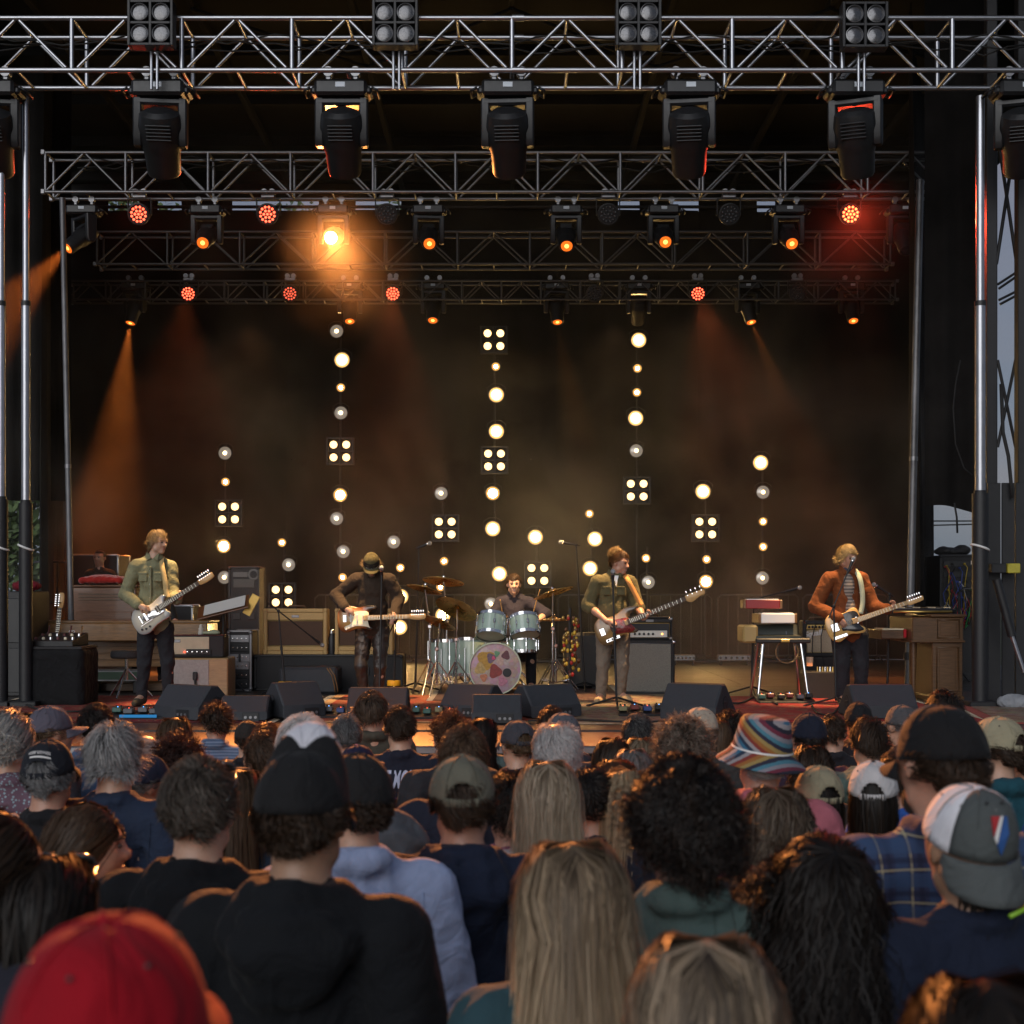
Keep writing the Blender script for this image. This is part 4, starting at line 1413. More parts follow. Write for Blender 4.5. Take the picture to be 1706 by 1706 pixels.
def cap_parts(parent, Mh, m_main, m_front=None, m_brim=None, button=None, tilt=.07, back=False, opening=True, high=1.0, strap=None, brim=True, seamc=None, droop=0.0):
    "baseball cap on a head frame; back=True turns the brim to the nape"
    Mc = Mh @ Matrix.Rotation(pi if back else 0, 4, 'Z') @ Matrix.Rotation(tilt, 4, 'X')
    if back:
        Mc = Mc @ Matrix.Translation((0, .012, 0))
    NU, NV = 48, 12
    groups = {'crown_panels': ([], []), 'front_panel': ([], [])}
    def tallf(u):
        c = cos(u)
        return 1.0 + (high - 1.0) * max(0, c) ** .7
    def pt(u, v, o=0.0):
        p = dome_pts(u, v, tallf(u))
        sm = .0022 * (abs(sin(3 * u)) ** .5 - .6) * (1 - v)
        n = Vector((p.x, p.y, p.z + .03)).normalized()
        return p + n * (sm + o)
    mb = {'crown_panels': MB(), 'front_panel': MB()}
    for i in range(NU):
        u0, u1 = 2 * pi * i / NU - pi, 2 * pi * (i + 1) / NU - pi
        um = (u0 + u1) / 2
        fr = m_front is not None and abs(um) < RAD(62)
        for j in range(NV):
            v0, v1 = j / NV, (j + 1) / NV
            if opening and abs(abs(um) - pi) < .50:
                t = (abs(um) - pi) / .50
                if (v0 + v1) / 2 < .34 * math.sqrt(max(0, 1 - t * t)):
                    continue
            mb['front_panel' if fr else 'crown_panels'].add([pt(u0, v0), pt(u1, v0), pt(u1, v1), pt(u0, v1)], [(0, 1, 2, 3)])
    def weld(o):
        import bmesh
        bm = bmesh.new(); bm.from_mesh(o.data)
        bmesh.ops.remove_doubles(bm, verts=bm.verts, dist=.0004)
        bmesh.ops.recalc_face_normals(bm, faces=bm.faces)
        bm.to_mesh(o.data); bm.free()
        o.data.shade_smooth()
        md = o.modifiers.new('thickness', 'SOLIDIFY'); md.thickness = .003; md.offset = -1
    cap = mb['crown_panels'].build('cap', m_main, parent)
    weld(cap)
    cap.matrix_local = Mc
    if m_front is not None and mb['front_panel'].n:
        o = mb['front_panel'].build('front_panel', m_front, cap); weld(o)
    for k in range(6):
        u = k * pi / 3 + pi / 6
        m = MB(); m.tube([pt(u, .36 if (opening and abs(abs(u if u <= pi else u - 2 * pi) - pi) < .5) else .02, .0012)] + [pt(u, v / 8, .0012) for v in range(3, 8)] + [pt(u, .97, .001)], .0016, 5)
        m.build('seam', m_front if (m_front is not None and k in (0, 5)) else (seamc or m_main), cap, smooth=True)
    MB().ball(pt(0, 1.0), (.009, .009, .006), 10).build('button', button or m_main, cap, smooth=True)
    m = MB()
    for k in range(6):
        u = k * pi / 3
        if not (opening and k == 3):
            m.ball(pt(u, .55, .0008), .0032, 6)
    m.build('eyelets', seamc or M_BLACK, cap)
    if opening:
        m = MB()
        pts = [pt(pi + t, .03, .002) for t in np.linspace(-.52, .52, 9)]
        for a, b in zip(pts[:-1], pts[1:]):
            up = Vector((0, 0, .011))
            m.add([a - up, b - up, b + up, a + up], [(0, 1, 2, 3)])
        o = m.build('strap', strap or m_main, cap, smooth=True)
        md = o.modifiers.new('thickness', 'SOLIDIFY'); md.thickness = .003
        m = MB(); m.tube([pt(pi + .52 * cos(a), .01 + .345 * sin(a), .001) for a in np.linspace(0, pi, 13)], .0025, 5)
        m.build('opening_trim', seamc or m_main, cap, smooth=True)
    if brim:
        m = MB()
        NB, NR = 18, 5
        vs_ = []
        for i in range(NB + 1):
            t = -1 + 2 * i / NB
            u = t * RAD(66)
            base = dome_pts(u, 0, 1)
            for j in range(NR + 1):
                s = j / NR
                ext = .078 * math.sqrt(max(0, 1 - t * t)) ** .8 * s
                p = Vector((base.x * (1 + .04 * s), base.y + ext * cos(droop), base.z - ext * sin(droop) - .010 * s - .030 * (t * t) * s * 1.0 - .004))
                vs_.append(p)
        fs_ = []
        for i in range(NB):
            for j in range(NR):
                k = i * (NR + 1) + j
                fs_.append((k, k + 1, k + NR + 2, k + NR + 1))
        m.add(vs_, fs_)
        o = m.build('brim', m_brim or m_main, cap, smooth=True)
        md = o.modifiers.new('thickness', 'SOLIDIFY'); md.thickness = .004
        md.offset = 1
        for s in (.3, .5, .7, .9):
            pts = []
            for i in range(1, NB):
                k = i * (NR + 1)
                a, b = vs_[k], vs_[k + NR]
                pts.append(a.lerp(b, s) + Vector((0, 0, .0032)))
            mm = MB(); mm.tube(pts, .0009, 4); mm.build('stitch_line', seamc or m_main, cap, smooth=True)
    return cap, Mc

def np4(R, t):
    M = Matrix.Identity(4)
    for i in range(3):
        for j in range(3):
            M[i][j] = R[i, j]
        M[i][3] = t[i]
    return M

def text_mesh(name, s, size, mat_, parent, M, extrude=.0005, align='CENTER', shear=0.0, bold=0.0, follow=None):
    cu = bpy.data.curves.new(name, 'FONT')
    cu.body = s; cu.size = size; cu.extrude = extrude; cu.align_x = align; cu.align_y = 'CENTER'; cu.shear = shear; cu.offset = bold
    cu.resolution_u = 3
    o = bpy.data.objects.new(name, cu)
    COL.objects.link(o)
    dg = bpy.context.evaluated_depsgraph_get()
    me = bpy.data.meshes.new_from_object(o.evaluated_get(dg))
    bpy.data.objects.remove(o)
    if follow:
        for v in me.vertices:
            v.co = follow(v.co)
        M = Matrix.Identity(4)
    me.materials.clear()
    me.materials.append(mat_)
    ob = bpy.data.objects.new(name, me)
    link(ob, parent)
    ob.matrix_local = M
    return ob
# ---------------- the band ----------------
def skin(name, col):
    m = mat(name, col, .45, var=.10, vscale=30, bump=.08, bscale=120)
    b = m.node_tree.nodes['Principled BSDF']
    b.inputs['Subsurface Weight'].default_value = .15
    b.inputs['Subsurface Radius'].default_value = (.01, .004, .002)
    return m
SKIN = skin('fair_skin', (.50, .30, .21))
SKIN2 = skin('ruddy_skin', (.43, .23, .16))
SKIN3 = skin('tan_skin', (.33, .19, .12))
M_EYE = mat('eye', (.05, .035, .03), .1)
M_BROW = mat('brow_hair', (.08, .05, .03), .7)
M_LIP = mat('lip', (.36, .14, .11), .45)
def cloth(name, col, rough=.85, var=.22, vscale=7, bump=.25, bscale=220, sheen=.04, stretch=(1, 1, 1)):
    new = name not in _mats
    m = mat(name, col, rough, var=var, vscale=vscale, bump=bump, bscale=bscale, sheen=sheen, stretch=stretch, spec=.2)
    if new:
        nt = m.node_tree
        b = nt.nodes['Principled BSDF']
        old = b.inputs['Normal'].links[0].from_socket
        tc = nt.nodes.new('ShaderNodeTexCoord'); nz = nt.nodes.new('ShaderNodeTexNoise'); bp = nt.nodes.new('ShaderNodeBump')
        nz.inputs['Scale'].default_value = 9; nz.inputs['Detail'].default_value = 3; nz.inputs['Distortion'].default_value = 1.6; nz.inputs['Roughness'].default_value = .45
        bp.inputs['Strength'].default_value = .55; bp.inputs['Distance'].default_value = .03
        nt.links.new(tc.outputs['Object'], nz.inputs['Vector']); nt.links.new(nz.outputs[0], bp.inputs['Height']); nt.links.new(old, bp.inputs['Normal']); nt.links.new(bp.outputs[0], b.inputs['Normal'])
    return m

def face_parts(parent, G, head, s=1.0, brow=None, smile=False):
    Mh = np4(G['Rh'], head)
    m = MB()
    for sx in (-1, 1):
        m.ball((sx * .031, .0845, .007), (.0115, .009, .0075), 10)
    m.build('eyes', M_EYE, parent, smooth=True).matrix_local = Mh
    m = MB()
    for sx in (-1, 1):
        m.tube([(sx * .014, .0955, .024), (sx * .032, .0935, .029), (sx * .050, .078, .023)], [.004, .0045, .002], 6)
    m.build('eyebrows', brow or M_BROW, parent, smooth=True).matrix_local = Mh
    m = MB()
    w = .024 if smile else .019
    m.tube([(-w, .079, -.056 + (.006 if smile else 0)), (-w * .4, .089, -.058), (0, .0905, -.057), (w * .4, .089, -.058), (w, .079, -.056 + (.006 if smile else 0))], [.002, .0045, .0045, .0045, .002], 6)
    m.tube([(-w, .079, -.060 + (.006 if smile else 0)), (-w * .4, .088, -.068), (0, .0895, -.069), (w * .4, .088, -.068), (w, .079, -.060 + (.006 if smile else 0))], [.002, .005, .0055, .005, .002], 6)
    m.build('lips', M_LIP, parent, smooth=True).matrix_local = Mh
    if smile:
        m = MB(); m.tube([(-w * .8, .084, -.059), (0, .0925, -.0635), (w * .8, .084, -.059)], [.002, .0035, .002], 6)
        m.build('teeth', mat('teeth', (.75, .72, .65), .3), parent, smooth=True).matrix_local = Mh

def musician(label, px0, Y, pts, face, hd, hn, shirt_m, sleeve, pant_m, shoe_m, hair, skin_m, loose=.0, curl=(.8, 1.0), folds=.006, pl=.0, taper=1.0, up=(0, 0, 1), smile=False, collar=True, seated=False, brow=None, ts=None):
    s = F / Y
    fy = HY + (CH - DZ) * s
    t = thing('person', label, 'person', (P(px0, 0, Y).x, Y, DZ), group='musicians on the stage')
    J = {k: V3((p[0] - px0) / s, p[2], (fy - p[1]) / s) for k, p in pts.items()}
    J['face'], J['up'] = V3(*face), V3(*up)
    for a in 'ab':
        J['hd' + a], J['hn' + a] = V3(*hd[a]), V3(*hn[a])
        if ts:
            J['ts' + a] = ts[a]
    for a in 'ab':
        J['sh' + a] = lerp(J['sh' + a], J['neck'], .15) - V3(0, 0, .035)
    loose *= .55
    # the band faces the crowd, so image left to right runs along +x and the chest looks to -y
    G = body_prims(J, 1.0, curl)
    me = sdf_mesh('body', all_body(G), .0085 if Y < 17.5 else .012, k0=.018)
    mesh_obj('body', me, skin_m, t, fix=False)
    sp = shirt_prims(J, G, sleeve, loose=loose)
    me = sdf_mesh('shirt', sp, .010, infl=.010 + loose * .5, folds=folds, seed=int(px0))
    sh = mesh_obj('shirt', me, shirt_m, t, fix=False)
    if collar:
        nk = J['neck'] + V3(0, -.01, .03)
        for sx in (-1, 1):
            m = MB()
            m.add([nk + V3(sx * .012, -.075, -.03), nk + V3(sx * .065, -.035, .03), nk + V3(sx * .075, .03, .045), nk + V3(sx * .095, -.01, -.02), nk + V3(sx * .055, -.085, -.055)], [(0, 1, 2, 3, 4)])
            o = m.build('collar', shirt_m, sh)
            md = o.modifiers.new('thickness', 'SOLIDIFY'); md.thickness = .006
    me = sdf_mesh('trousers', trouser_prims(J, G, pl, taper), .011, infl=.008, folds=folds * 1.1, seed=int(px0) + 1, zcut=None)
    mesh_obj('trousers', me, pant_m, t, fix=False)
    for a in 'ab':
        shoe_obj(J, a, shoe_m, t)
    face_parts(t, G, J['head'], smile=smile, brow=brow)
    Mh = np4(G['Rh'], J['head'])
    if hair:
        ho = bpy.data.objects.new('hair', hair_mesh(**hair)); link(ho, t); ho.matrix_local = Mh
    return t, J, G, Mh

M_BLK_JEAN = cloth('black_denim', (.022, .022, .026))
M_LEATHER = mat('black_leather', (.030, .022, .018), .38, var=.3, vscale=9, bump=.35, bscale=35)
M_GREEN_SH = cloth('faded_green_cotton', (.20, .195, .115))
M_BROWN_SH = cloth('dark_brown_cotton', (.040, .027, .019))
M_NAVY_SH = cloth('dark_navy_cotton', (.02, .018, .03))
M_OLIVE_SH = cloth('olive_twill', (.105, .088, .042))
M_RUST = cloth('rust_corduroy', (.155, .046, .014), vscale=12)
M_GREY_JEAN = cloth('faded_grey_denim', (.17, .135, .105))
M_SUEDE = cloth('sand_suede', (.36, .25, .14))
M_BLK_SHOE = mat('black_shoe_leather', (.02, .02, .02), .45, var=.2)
M_DBRN = cloth('dark_boot', (.06, .05, .035))

zz = lambda x, y, z: (x, y, z)
g1, J1, G1, H1 = musician('tall guitarist in a faded green western shirt and black jeans looking aside', 258, 14.75, dict(
    head=(264, 904, -.02), neck=(257, 930, 0), sha=(224, 940, -.05), shb=(287, 942, .03), chest=(256, 967, -.01), pelvis=(258, 1040, 0),
    ela=(211, 990, -.05), wra=(243, 1009, -.27), elb=(290, 992, -.04), wrb=(304, 1000, -.22),
    hipa=(245, 1047, 0), hipb=(273, 1047, .02), kna=(241, 1106, -.03), knb=(279, 1104, .01), ana=(237, 1160, -.02), anb=(277, 1158, .06), toea=(233, 1170, -.20), toeb=(287, 1168, -.10)),
    (.85, -.5, -.08), dict(a=(.9, -.15, -.3), b=(.6, -.1, .55)), dict(a=(-.1, -.9, .3), b=(-.3, .2, -.8)), M_GREEN_SH, 'long', M_BLK_JEAN, M_DBRN,
    dict(style='medium', n=2200, col=(.26, .17, .08), col2=(.38, .27, .15), seed=1, vol=.8), SKIN, loose=.012, brow=mat('fair_brow', (.2, .13, .07), .7))
g2, J2, G2, H2 = musician('guitarist in an olive cap bending over a sunburst guitar, in brown shirt and leather trousers', 619, 15.7, dict(
    head=(621, 941, -.13), neck=(622, 958, -.04), sha=(589, 961, -.03), shb=(654, 962, -.03), chest=(621, 986, -.02), pelvis=(619, 1043, .02),
    ela=(560, 992, .02), wra=(580, 1014, -.24), elb=(664, 997, .0), wrb=(656, 1036, -.25),
    hipa=(606, 1050, .02), hipb=(634, 1050, .02), kna=(602, 1110, -.04), knb=(634, 1110, -.04), ana=(606, 1155, .02), anb=(630, 1155, .02), toea=(602, 1163, -.14), toeb=(636, 1163, -.14)),
    (.05, -.78, -.58), dict(a=(.85, -.1, -.35), b=(.35, -.35, .75)), dict(a=(0, -.9, .4), b=(-.2, -.4, -.8)), M_BROWN_SH, 'long', M_LEATHER, M_BLK_SHOE,
    dict(style='curlyshort', n=900, col=(.40, .26, .12), col2=(.5, .36, .2), seed=2, capped=-.05), SKIN, loose=.012, up=(0, -.5, .8))
M_OLIVE_CAP = cloth('olive_cap_cloth', (.085, .07, .032))
M_DARK_BAND = cloth('dark_cap_band', (.018, .016, .014))
M_WHITE = mat('white_print', (.75, .74, .72), .6)
cap, Mc = cap_parts(g2, H2, M_OLIVE_CAP, tilt=-.06, opening=False, high=1.08)
m = MB()
for i in range(14):
    u0, u1 = RAD(-75) + RAD(150) * i / 14, RAD(-75) + RAD(150) * (i + 1) / 14
    a, b = dome_pts(u0, .02, 1.06), dome_pts(u1, .02, 1.06); c, d = dome_pts(u1, .30, 1.06), dome_pts(u0, .30, 1.06)
    k = 1.035
    m.add([Vector((q.x * k, q.y * k, q.z)) for q in (a, b, c, d)], [(0, 1, 2, 3)])
m.build('cap_band', M_DARK_BAND, cap, smooth=True)
def capwrap(z0, rx=.0915, ry=.1135, dy=-.012, flip=1):
    def f(co):
        u = co.x / .1
        return Vector((-rx * sin(u) * -1 * flip, ry * cos(u) * flip + dy, z0 + co.y))
    return f
text_mesh('band_lettering', 'Sundown', .036, M_WHITE, cap, None, follow=lambda co: Vector((-.094 * sin(co.x / .1), .1165 * cos(co.x / .1) - .012 - co.z * 0, .018 + co.y)), shear=.2)
MB().ball((0, .052, -.095), (.038, .038, .030), 14).build('beard', mat('grey_beard', (.22, .17, .13), .9, var=.5, vscale=60, bump=.8, bscale=200), g2, smooth=True).matrix_local = H2

gb, Jb, Gb, Hb = musician('smiling bassist in an olive work shirt and faded grey jeans with sand suede shoes', 1020, 15.2, dict(
    head=(1032, 938, -.03), neck=(1025, 959, 0), sha=(990, 965, -.05), shb=(1054, 966, .03), chest=(1021, 990, -.01), pelvis=(1020, 1051, 0),
    ela=(979, 1008, -.02), wra=(1008, 1034, -.26), elb=(1062, 1010, -.02), wrb=(1069, 1029, -.23),
    hipa=(1008, 1057, 0), hipb=(1034, 1057, .0), kna=(1004, 1109, -.02), knb=(1037, 1109, .0), ana=(1001, 1158, .0), anb=(1034, 1157, .04), toea=(993, 1168, -.18), toeb=(1048, 1166, -.10)),
    (.82, -.52, -.18), dict(a=(.9, -.1, -.1), b=(.62, -.15, .32)), dict(a=(0, -.8, .5), b=(-.2, .3, -.8)), M_OLIVE_SH, 'rolled', M_GREY_JEAN, M_SUEDE,
    dict(style='short', n=2200, col=(.10, .045, .018), col2=(.16, .08, .03), seed=3, vol=1.2), SKIN2, loose=.014, smile=True)
tuft = bpy.data.objects.new('hair_tuft', hair_mesh('curlyshort', 700, (.36, .22, .09), (.42, .3, .14), 8)); link(tuft, gb)
tuft.matrix_local = Hb @ Matrix.Translation((0, -.065, .075)) @ Matrix.Scale(.62, 4)
gs, Js, Gs, Hs = musician('fair-haired singer in a rust brown jacket standing at the boom microphone', 1412, 15.1, dict(
    head=(1410, 929, -.04), neck=(1411, 953, 0), sha=(1375, 960, -.03), shb=(1440, 960, .02), chest=(1410, 988, -.01), pelvis=(1415, 1053, 0),
    ela=(1358, 1010, .0), wra=(1392, 1031, -.24), elb=(1455, 1011, -.02), wrb=(1470, 1015, -.24),
    hipa=(1402, 1059, 0), hipb=(1429, 1059, .0), kna=(1402, 1108, -.02), knb=(1434, 1108, .0), ana=(1404, 1160, .0), anb=(1436, 1160, .04), toea=(1398, 1170, -.16), toeb=(1445, 1168, -.10)),
    (.45, -.85, -.25), dict(a=(.45, -.1, -.8), b=(.6, -.1, .5)), dict(a=(-.3, -.9, .1), b=(-.2, .3, -.8)), M_RUST, 'long', M_BLK_JEAN, M_BLK_SHOE,
    dict(style='mop', n=2600, col=(.36, .25, .11), col2=(.46, .35, .18), seed=4), SKIN2, loose=.016, pl=.012, brow=mat('fair_brow', (.2, .13, .07), .7))
# striped shirt front showing in the open jacket
def stripe_mat(name, c1, c2, sc, axis=2):
    m = mat(name, c1, .85, bump=.2, bscale=200)
    nt = m.node_tree
    tc = nt.nodes.new('ShaderNodeTexCoord'); w = nt.nodes.new('ShaderNodeTexWave'); w.bands_direction = 'XYZ'[axis]; w.inputs['Scale'].default_value = sc; w.inputs['Distortion'].default_value = .6
    r = nt.nodes.new('ShaderNodeMix'); r.data_type = 'RGBA'; r.inputs[6].default_value = (*c1, 1); r.inputs[7].default_value = (*c2, 1)
    nt.links.new(tc.outputs['Object'], w.inputs['Vector']); nt.links.new(w.outputs['Fac'], r.inputs[0]); nt.links.new(r.outputs[2], nt.nodes['Principled BSDF'].inputs['Base Color'])
    return m
c, p_, n_ = Js['chest'], Js['pelvis'], Js['neck']
pr = [E(lerp(c, n_, .25) + V3(.0, -.055, 0), (.07, .09, .15)), E(lerp(c, p_, .5) + V3(0, -.05, 0), (.07, .105, .2))]
me = sdf_mesh('tee_shirt', pr, .009)
mesh_obj('tee_shirt', me, stripe_mat('striped_tee', (.33, .27, .22), (.09, .075, .07), 9.0), gs, fix=False)
MB().lathe([(.06, 0), (.068, .03), (.062, .055)], 20, Matrix.Translation(n_ + V3(0, -.01, .0))).build('tee_neckband', mat('navy_neckband', (.04, .045, .07), .9), gs, smooth=True)
for (dx, dz) in ((.045, .06), (.045, 0), (.045, -.08), (.045, -.16), (-.095, .0), (.11, .0)):
    q = c + V3(dx, -.135 + abs(dx) * .25, dz); MB().ball(q, .006, 8).build('snap_button', M_CHROME, gs, smooth=True)
for o, J, sm_ in ((gb, Jb, M_OLIVE_SH), (g1, J1, M_GREEN_SH)):
    for sx in (-1, 1):
        q = J['chest'] + V3(sx * .075, -.128, .03)
        MB().box(q, (.085, .012, .085), .005).build('chest_pocket', sm_, o)
        MB().box(q + V3(0, -.006, .04), (.09, .01, .028), .004).build('pocket_flap', sm_, o)
    m = MB(); m.box(J['chest'] + V3(.0, -.132, -.04), (.028, .012, .36), .004); m.build('button_placket', sm_, o)
    for k in range(5):
        MB().ball(J['chest'] + V3(0, -.141, .1 - .07 * k), .0055, 8).build('button', M_CHROME, o, smooth=True)
MB().add([Jb['neck'] + V3(-.03, -.085, .0), Jb['neck'] + V3(.03, -.085, .0), Jb['neck'] + V3(.0, -.125, -.12)], [(0, 1, 2)]).build('tee_front', M_WHITE, gb)

gd, Jd, Gd, Hd = musician('smiling drummer in a dark shirt seated behind the pale green drum kit', 858, 17.4, dict(
    head=(856, 974, -.08), neck=(857, 993, 0), sha=(829, 1000, -.02), shb=(886, 1000, -.02), chest=(857, 1022, .0), pelvis=(858, 1078, .06),
    ela=(818, 1032, -.06), wra=(838, 1044, -.30), elb=(909, 1022, -.10), wrb=(893, 1036, -.34),
    hipa=(848, 1083, .04), hipb=(868, 1083, .04), kna=(836, 1080, -.42), knb=(884, 1080, -.42), ana=(836, 1136, -.40), anb=(884, 1136, -.40), toea=(836, 1146, -.58), toeb=(884, 1146, -.58)),
    (.05, -1, -.05), dict(a=(.3, -.9, .0), b=(-.5, -.8, .1)), dict(a=(-.2, 0, 1), b=(.2, 0, 1)), M_NAVY_SH, 'rolled', M_BLK_JEAN, M_BLK_SHOE,
    dict(style='mop', n=2000, col=(.045, .026, .014), col2=(.09, .05, .025), seed=5, vol=.8), SKIN, loose=.008, smile=True, curl=(1.3, 1.3))

# organist mostly hidden behind the tall guitarist, and a stagehand in the shadows at the left
go_, Jo, Go, Ho = musician('organist hidden behind the tall guitarist, only a bare forearm reaching to the keys', 262, 17.9, dict(
    head=(262, 985, -.02), neck=(262, 1004, 0), sha=(238, 1010, 0), shb=(286, 1010, 0), chest=(262, 1030, 0), pelvis=(262, 1080, .06),
    ela=(232, 1040, -.05), wra=(240, 1038, -.4), elb=(290, 1040, -.05), wrb=(305, 1033, -.42),
    hipa=(252, 1083, .04), hipb=(272, 1083, .04), kna=(240, 1082, -.42), knb=(284, 1082, -.42), ana=(242, 1130, -.4), anb=(284, 1130, -.4), toea=(242, 1142, -.55), toeb=(284, 1142, -.55)),
    (.3, -.9, -.3), dict(a=(.2, -.8, -.2), b=(.9, -.3, -.3)), dict(a=(0, -.2, 1), b=(.1, -.3, 1)), cloth('dark_tee', (.02, .02, .02)), 'short', M_BLK_JEAN, M_BLK_SHOE,
    dict(style='short', n=900, col=(.05, .03, .02), seed=6), SKIN2, collar=False)
gh, Jh, Gh, Hh = musician('bearded stagehand in black half hidden in the dark behind the red cushion', 166, 20.5, dict(
    head=(166, 930, 0), neck=(166, 949, 0), sha=(146, 954, 0), shb=(187, 954, 0), chest=(166, 974, 0), pelvis=(166, 1020, 0),
    ela=(140, 985, 0), wra=(142, 1014, -.05), elb=(193, 985, 0), wrb=(191, 1014, -.05),
    hipa=(157, 1024, 0), hipb=(175, 1024, 0), kna=(156, 1070, 0), knb=(176, 1070, 0), ana=(156, 1115, 0), anb=(176, 1115, 0), toea=(155, 1122, -.16), toeb=(177, 1122, -.16)),
    (-.2, -1, 0), dict(a=(0, 0, -1), b=(0, 0, -1)), dict(a=(-1, 0, 0), b=(1, 0, 0)), cloth('dark_tee', (.02, .02, .02)), 'short', M_BLK_JEAN, M_BLK_SHOE,
    dict(style='buzz', n=700, col=(.04, .03, .02), seed=7), SKIN2, collar=False)

# ---------------- guitars ----------------
def smooth_poly(pts, n=6):
    out = []
    m = len(pts)
    for i in range(m):
        p0, p1, p2, p3 = (Vector(pts[(i + k) % m]) for k in (-1, 0, 1, 2))
        for k in range(n):
            t = k / n
            out.append(.5 * ((2 * p1) + (p2 - p0) * t + (2 * p0 - 5 * p1 + 4 * p2 - p3) * t * t + (3 * p1 - p0 - 3 * p2 + p3) * t ** 3))
    return out

def burst_mat(name, mid, edge, centre=(.2, 0), rx=.24, ry=.17, mid2=None):
    m = mat(name, mid, .18, coat=.6)
    nt = m.node_tree
    tc = nt.nodes.new('ShaderNodeTexCoord'); mp = nt.nodes.new('ShaderNodeMapping')
    mp.inputs['Location'].default_value = (-centre[0] / rx, -centre[1] / ry, 0); mp.inputs['Scale'].default_value = (1 / rx, 1 / ry, .01)
    ln = nt.nodes.new('ShaderNodeVectorMath'); ln.operation = 'LENGTH'
    r = nt.nodes.new('ShaderNodeValToRGB')
    r.color_ramp.elements[0].position = .45; r.color_ramp.elements[0].color = (*mid, 1)
    r.color_ramp.elements[1].position = 1.0; r.color_ramp.elements[1].color = (*edge, 1)
    if mid2:
        e = r.color_ramp.elements.new(.75); e.color = (*mid2, 1)
    nt.links.new(tc.outputs['Object'], mp.inputs[0]); nt.links.new(mp.outputs[0], ln.inputs[0]); nt.links.new(ln.outputs['Value'], r.inputs[0]); nt.links.new(r.outputs[0], nt.nodes['Principled BSDF'].inputs['Base Color'])
    return m
M_MAPLE = mat('maple', (.50, .30, .12), .35, var=.15, vscale=20, stretch=(1, 8, 8))
M_ROSEW = mat('rosewood', (.06, .03, .018), .5, var=.3, vscale=30)
M_FRET = mat('fret_wire', (.6, .58, .5), .25, 1)
M_CREAM = mat('cream_plastic', (.70, .62, .45), .3)
BODIES = {
    'offset': [(.0, -.02), (.02, .07), (.09, .125), (.17, .12), (.25, .085), (.33, .095), (.41, .105), (.435, .075), (.40, .045), (.375, .0), (.37, -.05), (.39, -.09), (.36, -.125), (.28, -.125), (.2, -.13), (.10, -.155), (.02, -.12)],
    'strat': [(.0, 0), (.02, .09), (.09, .145), (.17, .13), (.24, .115), (.32, .135), (.41, .13), (.43, .105), (.37, .085), (.335, .04), (.33, -.03), (.345, -.075), (.38, -.11), (.355, -.13), (.28, -.11), (.2, -.115), (.09, -.15), (.02, -.1)],
    'tele': [(.0, 0), (.02, .10), (.09, .148), (.17, .125), (.24, .115), (.30, .135), (.36, .12), (.37, .05), (.365, .028), (.335, -.02), (.345, -.06), (.38, -.10), (.36, -.14), (.29, -.135), (.21, -.115), (.09, -.155), (.02, -.105)],
    'bass': [(.0, 0), (.02, .10), (.10, .15), (.19, .12), (.27, .12), (.38, .15), (.50, .125), (.50, .10), (.42, .075), (.375, .03), (.375, -.03), (.40, -.08), (.43, -.115), (.39, -.13), (.30, -.105), (.2, -.115), (.10, -.155), (.02, -.11)],
}
